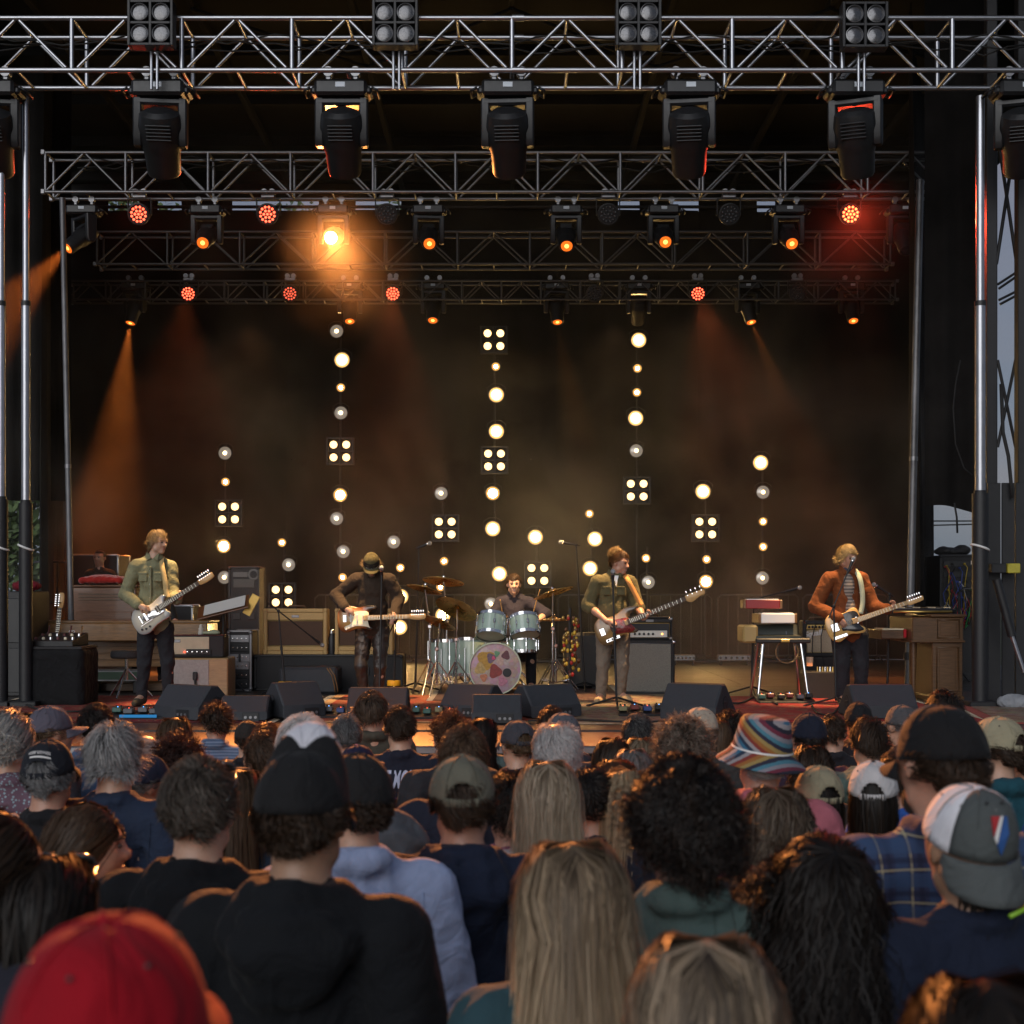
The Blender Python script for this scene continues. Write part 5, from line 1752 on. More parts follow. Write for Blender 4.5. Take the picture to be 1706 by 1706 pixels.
def guitar(label, kind, tail, tip, s, base, body_m, neck_m, guard_m, guard, depth, head_pts, n_peg, extra):
    "tail and tip are (px, py) of body end and headstock end, base gives scale and stage position"
    px0, Y = base
    sc = F / Y
    a, b = P(tail[0], tail[1], Y), P(tip[0], tip[1], Y)
    a.y -= depth[0]; b.y -= depth[1]
    X = (b - a); L = X.length; X.normalize()
    Z = Vector((0, -1, .12)); Z = (Z - X * Z.dot(X)).normalized()
    Yv = Z.cross(X)
    t = thing(kind + '_guitar' if kind != 'bass' else 'bass_guitar', label, 'guitar' if kind != 'bass' else 'bass guitar')
    t.name = 'electric_guitar' if kind != 'bass' else 'bass_guitar'
    t.matrix_world = Matrix(((X.x, Yv.x, Z.x, a.x), (X.y, Yv.y, Z.y, a.y), (X.z, Yv.z, Z.z, a.z), (0, 0, 0, 1)))
    out = smooth_poly(BODIES[kind], 5)
    MB().prism(out, -.021, .021, bev=.006).build('body', body_m, t, smooth=50)
    nj = .33 if kind != 'bass' else .375
    hl = .17 if kind != 'bass' else .21
    nut = L - hl
    m = MB(); m.prism([(nj - .05, -.028), (nut, -.021), (nut, .021), (nj - .05, .028)], .018, .034, bev=.004); m.build('neck', neck_m, t, smooth=40)
    m = MB(); m.prism([(nj - .02, -.0275), (nut, -.0208), (nut, .0208), (nj - .02, .0275)], .0345, .040); m.build('fretboard', extra.get('board', neck_m), t)
    scale = nut - .10
    for k in range(1, 21):
        x = nut - scale * (1 - 2 ** (-k / 12))
        if x < nj: break
        if kind != 'bass' or True:
            m = MB(); m.box((x, 0, .041), (.0028, .044, .003)); m.build('fret', M_FRET, t)
    for k in (3, 5, 7, 9, 12):
        x = nut - scale * (1 - 2 ** (-(k - .5) / 12))
        m = MB(); m.cyl((x, 0, .0402), (x, 0, .0412), .0042, n=10); m.build('inlay_dot', extra.get('dot', M_BLACK), t)
    hp = smooth_poly([(nut + u * hl, v) for u, v in head_pts], 4)
    MB().prism(hp, .012, .028, bev=.003).build('headstock', extra.get('head', neck_m), t, smooth=50)
    for k in range(n_peg):
        x = nut + hl * (.14 + .72 * k / max(1, n_peg - 1))
        y = extra.get('pegy', .03)
        m = MB(); m.cyl((x, y - .014, .028), (x, y - .014, .042), .006, n=10); m.box((x, y + .028, .018), (.014, .022, .012), .003); m.cyl((x, y, .018), (x, y + .02, .018), .003, n=8)
        m.build('tuning_peg', M_CHROME, t, smooth=40)
    if guard:
        MB().prism(smooth_poly(guard, 4), .0215, .0245, bev=.001).build('pickguard', guard_m, t, smooth=50)
    ns = 4 if kind == 'bass' else 6
    for k in range(ns):
        y = (k - (ns - 1) / 2) * .0095 * (6 / ns) * .9
        MB().cyl((.09, y * 1.15, .046), (nut, y * .75, .044), .0009, n=5).build('string', M_FRET, t)
    for nm, c, size, m_ in extra['bits']:
        MB().box(c, size, min(.004, min(size) * .3)).build(nm, m_, t, smooth=30)
    for (x, y, r, m_) in extra.get('knobs', ()):
        MB().lathe([(r, 0), (r * .85, .014), (0, .015)], 14, Matrix.Translation((x, y, .022))).build('control_knob', m_, t, smooth=40)
    return t
HP6 = [(0, -.021), (.12, -.03), (.5, -.038), (.95, -.03), (1.0, .0), (.96, .026), (.5, .022), (.08, .026), (0, .021)]
HPT = [(0, -.021), (.1, -.036), (.5, -.034), (.9, -.03), (1.0, -.012), (.96, .02), (.5, .018), (.1, .024), (0, .021)]
HPB = [(0, -.02), (.1, -.045), (.3, -.055), (.7, -.03), (.93, -.03), (1.0, -.0), (.95, .022), (.5, .03), (.08, .03), (0, .02)]
M_SILVERB = burst_mat('silver_burst_finish', (.62, .56, .44), (.16, .18, .22), (.19, -.01), .26, .19)
M_SUNB = burst_mat('worn_sunburst_finish', (.42, .22, .06), (.03, .022, .018), (.16, 0), .23, .17, (.22, .07, .02))
M_BASSB = burst_mat('bass_sunburst_finish', (.30, .17, .06), (.035, .03, .028), (.2, 0), .30, .19, (.14, .08, .035))
M_BUTTER = mat('butterscotch_finish', (.52, .31, .10), .25, var=.12, vscale=6, coat=.5)
M_TORT = mat('red_tortoise_guard', (.16, .02, .018), .2, var=.7, vscale=40, coat=.4)
M_BLKG = mat('black_guard', (.018, .018, .02), .25, coat=.3)
M_PICKUP = mat('pickup_cover', (.6, .55, .45), .3)
guitar('pale silverburst offset guitar held by the tall guitarist in green', 'offset', (232, 1041), (365, 957), 0, (258, 14.75), M_SILVERB, M_ROSEW, M_CHROME, [(.12, .01), (.2, .03), (.3, .0), (.345, -.03), (.34, -.06), (.25, -.06), (.14, -.04)], (.215, .27), HP6, 6,
       dict(board=M_ROSEW, dot=M_CREAM, head=M_MAPLE, pegy=.03, bits=[('bridge', (.10, 0, .028), (.022, .09, .014), M_CHROME), ('pickup', (.31, 0, .03), (.03, .09, .014), M_PICKUP), ('pickup', (.16, 0, .03), (.03, .09, .014), M_CHROME), ('vibrato_arm', (.14, -.06, .04), (.14, .006, .006), M_CHROME)], knobs=[(.06, -.09, .012, M_BLACK), (.10, -.105, .012, M_BLACK), (.145, -.105, .012, M_BLACK)]))
guitar('worn sunburst guitar with cream pickguard played by the guitarist in the cap', 'strat', (566, 1031), (712, 1026), 0, (619, 15.7), M_SUNB, M_MAPLE, M_CREAM, [(.12, .055), (.2, .07), (.3, .075), (.345, .05), (.335, -.03), (.345, -.085), (.355, -.105), (.3, -.09), (.2, -.085), (.1, -.12), (.08, -.09), (.15, -.05)], (.20, .27), HP6, 6,
       dict(dot=M_BLACK, pegy=.03, bits=[('bridge', (.085, 0, .03), (.04, .08, .012), M_CHROME), ('pickup', (.15, 0, .028), (.018, .085, .012), M_WHITE), ('pickup', (.22, 0, .028), (.018, .085, .012), M_WHITE), ('pickup', (.285, 0, .028), (.018, .085, .012), M_WHITE)], knobs=[(.17, -.085, .011, M_WHITE), (.13, -.1, .011, M_WHITE), (.1, -.115, .011, M_WHITE)]))
guitar('sunburst bass with red tortoise pickguard held by the smiling bassist', 'bass', (991, 1057), (1168, 985), 0, (1020, 15.2), M_BASSB, M_MAPLE, M_TORT, [(.2, .07), (.3, .06), (.37, .04), (.38, -.03), (.40, -.09), (.36, -.11), (.28, -.09), (.2, -.07), (.16, .0)], (.21, .27), HPB, 4,
       dict(board=M_ROSEW, dot=M_CREAM, pegy=.035, bits=[('bridge', (.075, 0, .03), (.055, .08, .014), M_CHROME), ('pickup', (.19, 0, .03), (.045, .085, .014), M_BLACK), ('control_plate', (.15, -.105, .024), (.15, .032, .006), M_CHROME)], knobs=[(.10, -.105, .012, M_BLACK), (.14, -.105, .012, M_BLACK), (.185, -.105, .010, M_BLACK)]))
guitar('butterscotch single-cut guitar with black pickguard held by the singer', 'tele', (1370, 1050), (1525, 995), 0, (1412, 15.1), M_BUTTER, M_MAPLE, M_BLKG, [(.2, .1), (.28, .11), (.345, .09), (.36, .03), (.335, -.03), (.345, -.07), (.36, -.115), (.28, -.11), (.2, -.07), (.15, -.05), (.17, .03)], (.20, .27), HPT, 6,
       dict(dot=M_BLACK, pegy=.026, bits=[('bridge', (.09, 0, .027), (.075, .085, .012), M_CHROME), ('pickup', (.325, 0, .03), (.018, .075, .012), M_CHROME), ('control_plate', (.11, -.105, .024), (.15, .03, .006), M_CHROME)], knobs=[(.09, -.105, .011, M_CHROME), (.14, -.105, .011, M_CHROME)]))
def strap(label, pts, base, m_, w=.05):
    px0, Y = base
    V = [P(x, y, Y) + Vector((0, d, 0)) for x, y, d in pts]
    sm = []
    for i in range(len(V) - 1):
        for k in range(5):
            p0, p1, p2, p3 = V[max(0, i - 1)], V[i], V[i + 1], V[min(len(V) - 1, i + 2)]
            t = k / 5
            sm.append(.5 * ((2 * p1) + (p2 - p0) * t + (2 * p0 - 5 * p1 + 4 * p2 - p3) * t * t + (3 * p1 - p0 - 3 * p2 + p3) * t ** 3))
    sm.append(V[-1])
    mm = MB(); vs_ = []
    for i, p in enumerate(sm):
        d = sm[min(i + 1, len(sm) - 1)] - sm[max(i - 1, 0)]
        o = Vector((d.z, .25 * abs(d.x), -d.x)).normalized() * w / 2
        vs_ += [p - o, p + o]
    mm.add(vs_, [(2 * i, 2 * i + 1, 2 * i + 3, 2 * i + 2) for i in range(len(sm) - 1)])
    o = mm.build('guitar_strap', m_, None, smooth=True)
    md = o.modifiers.new('thickness', 'SOLIDIFY'); md.thickness = .004
    return tag(o, label, 'strap', 'guitar straps across the players')
strap('gold patterned strap over the shoulder of the green-shirted guitarist', [(270, 929, .02), (274, 940, -.11), (281, 965, -.165), (284, 985, -.18), (288, 996, -.20)], (258, 14.75), stripe_mat('gold_braid', (.30, .2, .08), (.55, .42, .2), 28))
strap('red and gold woven strap across the bassist', [(1038, 955, .02), (1044, 966, -.13), (1054, 985, -.16), (1062, 1001, -.18), (1066, 1008, -.2)], (1020, 15.2), stripe_mat('red_gold_braid', (.5, .05, .02), (.6, .4, .1), 30))
strap('green and white patterned strap over the singer rust jacket', [(1424, 949, .0), (1427, 962, -.13), (1430, 985, -.165), (1430, 1005, -.18), (1426, 1022, -.2)], (1412, 15.1), stripe_mat('green_braid', (.12, .2, .13), (.5, .5, .42), 30))
# ---------------- gear on the stage ----------------
def at(px, Y):
    return Vector(((px - CX) / F * Y, Y, DZ))
def zof(py, Y):
    return CH - (py - HY) / F * Y - DZ
def wof(dpx, Y):
    return dpx / F * Y

# rugs
def rug_mat(name, field, motif, accent, sc):
    m = mat(name, field, .95, bump=.5, bscale=300)
    nt = m.node_tree
    tc = nt.nodes.new('ShaderNodeTexCoord')
    mp = nt.nodes.new('ShaderNodeMapping'); mp.inputs['Scale'].default_value = (sc, sc * 1.6, 1)
    v = nt.nodes.new('ShaderNodeTexVoronoi'); v.distance = 'MANHATTAN'; v.inputs['Scale'].default_value = 1; v.inputs['Randomness'].default_value = .55
    w = nt.nodes.new('ShaderNodeTexNoise'); w.inputs['Scale'].default_value = sc * 2.2; w.inputs['Detail'].default_value = 6
    r = nt.nodes.new('ShaderNodeValToRGB'); r.color_ramp.interpolation = 'CONSTANT'
    for i, (p, c) in enumerate(((0, accent), (.18, motif), (.30, field), (.52, tuple(x * .35 for x in field)), (.60, motif), (.68, field))):
        e = r.color_ramp.elements[0] if i == 0 else (r.color_ramp.elements[1] if i == 1 else r.color_ramp.elements.new(p))
        e.position = p; e.color = (*c, 1)
    mx = nt.nodes.new('ShaderNodeMix'); mx.data_type = 'RGBA'; mx.blend_type = 'MULTIPLY'; mx.inputs[0].default_value = .7
    nt.links.new(tc.outputs['Object'], mp.inputs[0]); nt.links.new(mp.outputs[0], v.inputs['Vector']); nt.links.new(v.outputs['Distance'], r.inputs[0])
    nt.links.new(tc.outputs['Object'], w.inputs['Vector']); nt.links.new(r.outputs[0], mx.inputs[6]); nt.links.new(w.outputs['Color'], mx.inputs[7])
    nt.links.new(mx.outputs[2], nt.nodes['Principled BSDF'].inputs['Base Color'])
    return m
def rug(label, x0, x1, y0, y1, m, mb_, rot=0, lift=0.0):
    t = thing('stage_rug', label, 'rug', ((x0 + x1) / 2, (y0 + y1) / 2, DZ + lift), rot, 'rugs on the stage')
    w, d = x1 - x0, y1 - y0
    MB().box((0, 0, .005), (w, d, .008), .002).build('rug_border', mb_, t)
    MB().box((0, 0, .011), (w - .22, d - .22, .004), .001).build('rug_field', m, t)
    for sx in (-1, 1):
        f = MB()
        for k in range(int(d / .03)):
            y = -d / 2 + .03 * k + .01
            f.box((sx * (w / 2 + .035), y, .003), (.07, .008, .004))
        o = f.build('rug_fringe', mat('rug_fringe', (.4, .34, .25), .95), t); o['kind'] = 'stuff'
RED_F, RED_D = (.30, .02, .018), (.10, .012, .012)
rug('red patterned rug under the tall guitarist and the black draped case', -5.4, -2.2, 12.9, 16.3, rug_mat('red_rug_a', RED_F, (.42, .26, .14), (.03, .03, .06), 5), mat('dark_red_border', RED_D, .95, var=.4, vscale=20))
rug('orange red rug under the capped guitarist behind the centre wedges', -2.0, .3, 12.9, 16.4, rug_mat('red_rug_b', (.34, .05, .02), (.45, .3, .14), (.06, .03, .02), 6), mat('tan_border', (.3, .18, .09), .95, var=.4, vscale=20))
rug('cream and red rug under the bassist', .45, 2.0, 12.75, 16.6, rug_mat('cream_rug', (.36, .27, .17), (.26, .03, .03), (.08, .05, .03), 4.2), mat('cream_border', (.38, .30, .2), .95, var=.4, vscale=20))
rug('bright red rug under the keyboards and the singer', 2.1, 4.3, 12.9, 16.2, rug_mat('red_rug_c', (.38, .015, .018), (.44, .25, .16), (.05, .01, .015), 5), mat('red_border', (.22, .012, .015), .95, var=.4, vscale=20))
rug('beige rug with thin red edging at the right edge of the stage', 4.45, 6.6, 12.6, 15.2, rug_mat('beige_rug', (.33, .26, .18), (.24, .06, .05), (.3, .24, .16), 5), mat('red_line_border', (.22, .05, .04), .95, var=.4, vscale=20), RAD(-9))
rug('round-patterned dark rug under the drum kit', -.85, 1.2, 15.4, 18.2, rug_mat('drum_rug', (.09, .03, .025), (.25, .16, .09), (.03, .03, .04), 5), mat('drum_border', (.06, .03, .025), .95, var=.4, vscale=20), 0, .012)

# wedges
M_WEDGE = mat('wedge_paint', (.030, .033, .040), .62, var=.15, vscale=25, bump=.3, bscale=300)
def wedge(label, px0, px1, ytop, Y, yaw=0.0, low=False):
    w = abs(wof(px1 - px0, Y))
    h = zof(ytop, Y)
    d = .52 if not low else .42
    if abs(yaw) > .2:
        w = (w - d * abs(sin(yaw)) * .85) / cos(yaw)
    t = thing('floor_monitor', label, 'monitor speaker', at((px0 + px1) / 2, Y + .2), yaw, 'floor monitors along the front of the stage')
    # audience side is -y: a tall sloping back, the grille slopes up and away towards the band
    prof = [(-d * .5, .02), (-d * .5, h * .42), (-d * .18, h), (d * .02, h), (d * .5, h * .30), (d * .5, .02)]
    Mx = Matrix(((0, 0, 1, 0), (1, 0, 0, 0), (0, 1, 0, 0), (0, 0, 0, 1)))
    MB().prism(prof, -w / 2, w / 2, Mx, .014).build('cabinet', M_WEDGE, t, smooth=30)
    a, b = Vector((0, d * .02, h)), Vector((0, d * .5, h * .30))
    m = MB(); u = (b - a).normalized(); nn = Vector((0, -u.z, u.y))
    nn = nn if nn.z > 0 else -nn
    c = (a + b) / 2 + nn * .006
    m.quad(c + Vector((-w * .46, 0, 0)) - u * (b - a).length * .46, c + Vector((w * .46, 0, 0)) - u * (b - a).length * .46, c + Vector((w * .46, 0, 0)) + u * (b - a).length * .46, c + Vector((-w * .46, 0, 0)) + u * (b - a).length * .46)
    o = m.build('grille', M_BLACK, t); o.modifiers.new('thickness', 'SOLIDIFY').thickness = .01
    for sx in (-1, 1):
        k = MB(); k.lathe([(.0, -.012), (.058, -.010), (.060, .0025), (.052, .004)], 20, Matrix.Translation((sx * w / 2, -.02, h * .5)) @ Matrix.Rotation(RAD(90) * sx, 4, 'Y'))
        k.build('handle_cup', M_RUBBER, t, smooth=50)
        k = MB(); k.box((sx * (w / 2 + .0045), -.02, h * .5), (.006, .09, .022), .002); k.build('handle', M_BLACK, t)
    for sx in (-.38, .38):
        k = MB(); k.cyl((sx * w, -.1, 0), (sx * w, -.1, .022), .02, n=10); k.cyl((sx * w, .12, 0), (sx * w, .12, .022), .02, n=10); k.build('foot', M_RUBBER, t)
    k = MB(); k.box((w * .16, -d * .5 - .003, h * .2), (.15, .008, .085), .003); k.build('connector_plate', M_BLACK, t)
    for j in range(3):
        k = MB(); k.cyl((w * .16 - .045 + .045 * j, -d * .5 - .006, h * .2), (w * .16 - .045 + .045 * j, -d * .5 - .016, h * .2), .013, n=12); k.build('socket', M_ALU_D, t)
    return t
wedge('floor monitor angled right just below the tall guitarist', 262, 390, 1143, 13.1, -.55)
wedge('low floor monitor facing straight out between the two angled ones on the left', 372, 452, 1161, 12.95, 0, True)
wedge('floor monitor angled left under the tweed amplifier', 432, 542, 1138, 13.2, .6)
wedge('square-on floor monitor at the feet of the capped guitarist', 582, 682, 1147, 13.2, 0)
wedge('floor monitor angled left in front of the bass drum', 735, 850, 1142, 13.3, -.5)
wedge('small floor monitor square-on in front of the drum kit, foremost of the centre group', 786, 870, 1159, 12.75, 0, True)
wedge('floor monitor angled right between drum kit and bassist', 843, 966, 1142, 13.3, .5)
wedge('floor monitor angled left on the rug right of the bassist', 1100, 1226, 1141, 13.0, -.5)
wedge('floor monitor square-on at the feet of the singer', 1408, 1516, 1142, 13.2, .06)

# amplifiers and cabinets
def woodmat(name, col, var=.35):
    return mat(name, col, .38, var=var, vscale=7, stretch=(1, 6, 9), bump=.05, bscale=80, coat=.25)
M_WALNUT = woodmat('red_brown_wood', (.12, .045, .016))
M_OAK = woodmat('golden_oak', (.19, .092, .028))
M_DOAK = woodmat('dark_oak', (.095, .048, .020))
M_TWEED = mat('tweed_cloth', (.50, .32, .13), .8, var=.15, vscale=90, bump=.3, bscale=260)
M_BRGRILLE = mat('brown_grille_cloth', (.085, .045, .028), .9, var=.25, vscale=150, bump=.4, bscale=300)
M_SILGRILLE = mat('silver_grille_cloth', (.20, .19, .165), .85, var=.3, vscale=170, bump=.4, bscale=320)
M_TOLEX = mat('black_tolex', (.020, .019, .02), .6, bump=.4, bscale=350)
M_PANEL = mat('silver_panel', (.55, .54, .50), .35, .6)
M_PALECAB = mat('pale_cabinet_cloth', (.36, .35, .33), .85, var=.15, vscale=40)
M_CREAMTOL = mat('cream_tolex', (.52, .46, .32), .7, var=.1)
M_BURG = mat('burgundy_top', (.09, .02, .022), .6)
M_PLY = woodmat('pale_ply', (.38, .25, .12), .2)

def combo(label, px0, px1, y0, y1, Y, cab, gr, cat='amplifier', depth=.26, yaw=0, group=None, top_panel=0.0, bot=.10, z0=None, side=.045, panel_m=None):
    w, h = wof(px1 - px0, Y), wof(y1 - y0, Y)
    z = zof(y1, Y) if z0 is None else z0
    p = at((px0 + px1) / 2, Y); p.z += z
    t = thing('guitar_amplifier', label, cat, p, yaw, group)
    s = side
    for x in (-1, 1):
        MB().box((x * (w / 2 - s / 2), 0, h / 2), (s, depth, h), .012).build('side_panel', cab, t, smooth=30)
    iw = w - 2 * s
    MB().box((0, 0, h - s / 2), (iw - .001, depth - .004, s), .008).build('top_panel', cab, t, smooth=30)
    MB().box((0, 0, s / 2), (iw - .001, depth - .004, s), .008).build('bottom_panel', cab, t, smooth=30)
    MB().box((0, depth / 2 - .02, h / 2), (iw, .02, h - 2 * s)).build('back_panel', cab, t)
    gt = h - s - top_panel
    gb_ = s + bot * h
    if top_panel:
        MB().box((0, -depth / 2 + .03, h - s - top_panel / 2), (iw, .03, top_panel - .006), .004).build('control_panel', panel_m or M_PANEL, t)
        for k in range(6):
            x = -iw * .40 + iw * .62 * k / 5
            MB().lathe([(.016, 0), (.013, .018), (0, .019)], 12, Matrix.Translation((x, -depth / 2 + .014, h - s - top_panel / 2)) @ ROTL).build('control_knob', M_BLACK, t, smooth=40)
        MB().ball((iw * .38, -depth / 2 + .012, h - s - top_panel / 2), .012, 8).build('jewel_light', emat('jewel_glow', (1, .45, .12), 3.0), t, smooth=True)
    else:
        gt = h - s - .17 * h
        MB().box((0, -depth / 2 + .025, h - s - .085 * h), (iw, .03, .17 * h - .004), .006).build('upper_front', cab, t)
        MB().box((.0, -depth / 2 + .007, h - s - .085 * h), (.09, .006, .03), .002).build('nameplate', M_ALU_D, t)
    if bot:
        MB().box((0, -depth / 2 + .025, s + bot * h / 2), (iw, .03, bot * h - .004), .006).build('lower_front', cab, t)
    MB().box((0, -depth / 2 + .035, (gt + gb_) / 2), (iw - .01, .02, gt - gb_ - .004), .004).build('grille_cloth', gr, t)
    m = MB(); zz0, zz1, xx = gb_ + .006, gt - .006, iw / 2 - .01
    m.tube([(-xx, -depth / 2 + .022, zz0), (xx, -depth / 2 + .022, zz0), (xx, -depth / 2 + .022, zz1), (-xx, -depth / 2 + .022, zz1)], .005, 6, close=True)
    m.build('grille_piping', mat('gold_piping', (.4, .28, .1), .6), t, smooth=True)
    m = MB(); m.tube([(-.11, 0, h + .004), (-.09, 0, h + .035), (.09, 0, h + .035), (.11, 0, h + .004)], .011, 8); m.build('carry_handle', mat('brown_leather', (.09, .045, .02), .5), t, smooth=True)
    for x in (-1, 1):
        for zc in (.02, h - .02):
            MB().box((x * (w / 2 - .02), -depth / 2 + .012, zc), (.046, .035, .046), .012).build('corner_guard', M_CHROME if cab is M_TOLEX else cab, t, smooth=30)
    return t

# riser with the tweed amps
def box_thing(name, label, cat, px0, px1, y0, y1, Y, depth, m, group=None, yaw=0, bev=.012, extra=True):
    w, h = wof(px1 - px0, Y), wof(y1 - y0, Y)
    p = at((px0 + px1) / 2, Y); p.z += zof(y1, Y) if y1 is not None else 0
    t = thing(name, label, cat, p, yaw, group)
    MB().box((0, 0, h / 2), (w, depth, h), bev).build('shell', m, t, smooth=30)
    return t, w, h
def ground_box(name, label, cat, px0, px1, y0, Y, depth, m, group=None, yaw=0, bev=.012):
    w, h = wof(px1 - px0, Y), zof(y0, Y)
    t = thing(name, label, cat, at((px0 + px1) / 2, Y), yaw, group)
    MB().box((0, 0, h / 2), (w, depth, h), bev).build('shell', m, t, smooth=30)
    return t, w, h
def case_edges(t, w, h, d, m=M_ALU_D, zmid=None):
    for x in (-1, 1):
        for y in (-1, 1):
            MB().box((x * w / 2, y * d / 2, h / 2), (.028, .028, h), .004).build('edge_strip', m, t)
    for z in (0.012, h - .004):
        for y in (-1, 1):
            MB().box((0, y * d / 2, z), (w, .026, .026), .004).build('edge_strip', m, t)
    for x in (-1, 1):
        for z in (.03, h - .02):
            MB().ball((x * w / 2, -d / 2, z), .028, 8).build('ball_corner', m, t, smooth=True)
    for sx in (-.25, .25):
        MB().box((sx * w, -d / 2 - .006, h * .55), (.11, .016, .10), .006).build('butterfly_latch', m, t)
t, w, h = ground_box('amplifier_riser', 'long black case the two tweed amplifiers stand on', 'flight case', 432, 672, 1090, 17.6, .55, M_TOLEX)
case_edges(t, w, h, .55, M_BLACK)
t, w, h = ground_box('side_fill_speaker', 'dark speaker with two curved lines lying before the tweed riser', 'speaker', 470, 566, 1110, 16.9, .5, M_WEDGE, bev=.03)
for dx in (0, .03):
    MB().tube([(w * .5 - .12 + dx, -.255, h * .98), (w * .5 - .06 + dx, -.255, h * .7), (w * .5 - .03 + dx, -.255, h * .3), (w * .5 - .02 + dx, -.255, .02)], .007, 6).build('curved_trim', M_OAK, t, smooth=True)
combo('larger tweed amplifier standing left of the capped guitarist', 442, 547, 1014, 1090, 17.55, M_TWEED, M_BRGRILLE, group='tweed amplifiers on the riser', z0=zof(1090, 17.6) + .002)
combo('tweed amplifier half hidden behind the capped guitarist', 560, 656, 1014, 1090, 17.55, M_TWEED, M_BRGRILLE, group='tweed amplifiers on the riser', z0=zof(1090, 17.6) + .002)
p = at(553, 17.5); p.z += zof(1090, 17.6) + .002
t = thing('thermos_flask', 'dark steel flask standing between the two tweed amplifiers', 'flask', p)
MB().lathe([(0, 0), (.042, 0), (.044, .02), (.044, .20), (.03, .235), (.03, .26)], 20).build('flask_body', M_BLACK, t, smooth=40)
MB().lathe([(.034, .255), (.034, .30), (0, .305)], 20).build('cup_lid', M_CHROME, t, smooth=40)

# bass rig
t, w, h = ground_box('bass_cabinet', 'tall grey bass speaker cabinet right of the bassist', 'speaker cabinet', 1036, 1121, 1066, 16.7, .40, M_TOLEX)
MB().box((-.01, -.203, h / 2), (w - .07, .012, h - .08), .004).build('grille_cloth', M_SILGRILLE, t)
m = MB(); x, z0, z1 = w / 2 - .03, .035, h - .035
m.tube([(-x, -.206, z0), (x, -.206, z0), (x, -.206, z1), (-x, -.206, z1)], .006, 6, close=True); m.build('grille_piping', M_ALU_D, t, smooth=True)
for sx in (-1, 1):
    for zc in (.02, h - .02):
        MB().ball((sx * (w / 2 - .01), -.19, zc), .026, 10).build('corner_guard', M_CHROME, t, smooth=True)
    MB().box((sx * (w / 2 + .004), 0, h * .7), (.012, .16, .06), .005).build('side_handle', M_BLACK, t)
hb = combo('black bass amplifier head with a silver control strip on the grey cabinet', 1043, 1118, 1026, 1064, 16.7, M_TOLEX, M_BLACK, depth=.30, z0=h + .004, bot=0, top_panel=0, side=.022)
H_ = wof(38, 16.7); W_ = wof(75, 16.7)
MB().box((-.02, -.156, H_ * .26), (W_ * .84, .014, H_ * .30), .003).build('silver_control_strip', M_PANEL, hb)
for k in range(5):
    MB().lathe([(.015, 0), (.012, .016), (0, .017)], 12, Matrix.Translation((-W_ * .33 + k * .052, -.163, H_ * .26)) @ ROTL).build('control_knob', M_BLACK, hb, smooth=40)
MB().ball((W_ * .27, -.166, H_ * .26), .013, 8).build('pilot_lamp', emat('jewel_glow', (1, .45, .12), 3.0), hb, smooth=True)
p = at(1084, 16.62); p.z += h + H_ + .008
t = thing('candle_bulb', 'tiny glowing bulb on top of the bass amplifier head', 'lamp', p)
MB().lathe([(.02, 0), (.02, .015), (.01, .02)], 12).build('bulb_base', M_BLACK, t)
MB().ball((0, 0, .038), (.018, .018, .024), 10).build('bulb', emat('jewel_glow', (1, .45, .12), 3.0), t, smooth=True)

# cream head and pale cabinet behind the tall guitarist
t, w, h = ground_box('pale_speaker_cabinet', 'pale grey speaker cabinet with a ply side right of the tall guitarist', 'speaker cabinet', 286, 386, 1095, 16.3, .45, M_PLY)
MB().box((-w * .15, -.228, h / 2), (w * .68, .012, h - .04), .004).build('grille_cloth', M_PALECAB, t)
m = MB(); m.box((-.02, -.25, h * .55), (.05, .03, .09), .008); m.cyl((-.02, -.25, h * .5), (-.01, -.26, h * .1), .012, n=8); m.build('clip_on_microphone', M_BLACK, t, smooth=40)
t2 = thing('amplifier', 'cream-fronted amplifier head with a burgundy top on the pale cabinet', 'amplifier', at(333, 16.3) + Vector((0, 0, h + .003)))
W_, H_ = wof(88, 16.3), wof(36, 16.3)
MB().box((0, 0, H_ / 2), (W_, .30, H_), .012).build('shell', M_TOLEX, t2, smooth=30)
MB().box((0, 0, H_ + .004), (W_ * .98, .29, .008), .003).build('burgundy_lid', M_BURG, t2)
MB().box((-W_ * .12, -.154, H_ * .55), (W_ * .70, .012, H_ * .80), .004).build('cream_front', M_CREAMTOL, t2)
MB().box((.02, -.163, H_ * .26), (W_ * .46, .012, H_ * .26), .003).build('control_strip', M_BLACK, t2)
for k in range(5):
    MB().lathe([(.012, 0), (.010, .014), (0, .015)], 10, Matrix.Translation((-.1 + .055 * k, -.169, H_ * .26)) @ ROTL).build('control_knob', M_CHROME, t2, smooth=40)
MB().ball((-.135, -.172, H_ * .26), .010, 8).build('red_lamp', emat('red_pilot', (1, .08, .04), 4.0), t2, smooth=True)
MB().box((-W_ * .38, -.162, H_ * .76), (.09, .008, .035), .002).build('nameplate', M_ALU_D, t2)
for k, (px, lab, col, hh) in enumerate(((335, 'small pale figurine on the cream amplifier head', (.5, .48, .42), .11), (352, 'small heap of pale green cloth on the cream amplifier head', (.35, .38, .25), .045))):
    t3 = thing('figurine' if k == 0 else 'folded_cloth', lab, 'figurine' if k == 0 else 'cloth', at(px, 16.25) + Vector((0, 0, h + H_ + .012)))
    if k == 0:
        MB().lathe([(.0, 0), (.034, 0), (.036, .02), (.026, .05), (.030, .07), (.018, .085), (.022, .10), (.012, .118), (0, .12)], 14).build('figure', mat('pale_stone', col, .7), t3, smooth=True)
    else:
        mesh_obj('cloth_heap', sdf_mesh('cloth_heap', [E(V3(0, 0, .02), (.10, .06, .022)), E(V3(.03, 0, .035), (.05, .04, .016))], .007, folds=.006, seed=2), mat('pale_green_cloth', col, .9), t3, fix=False)

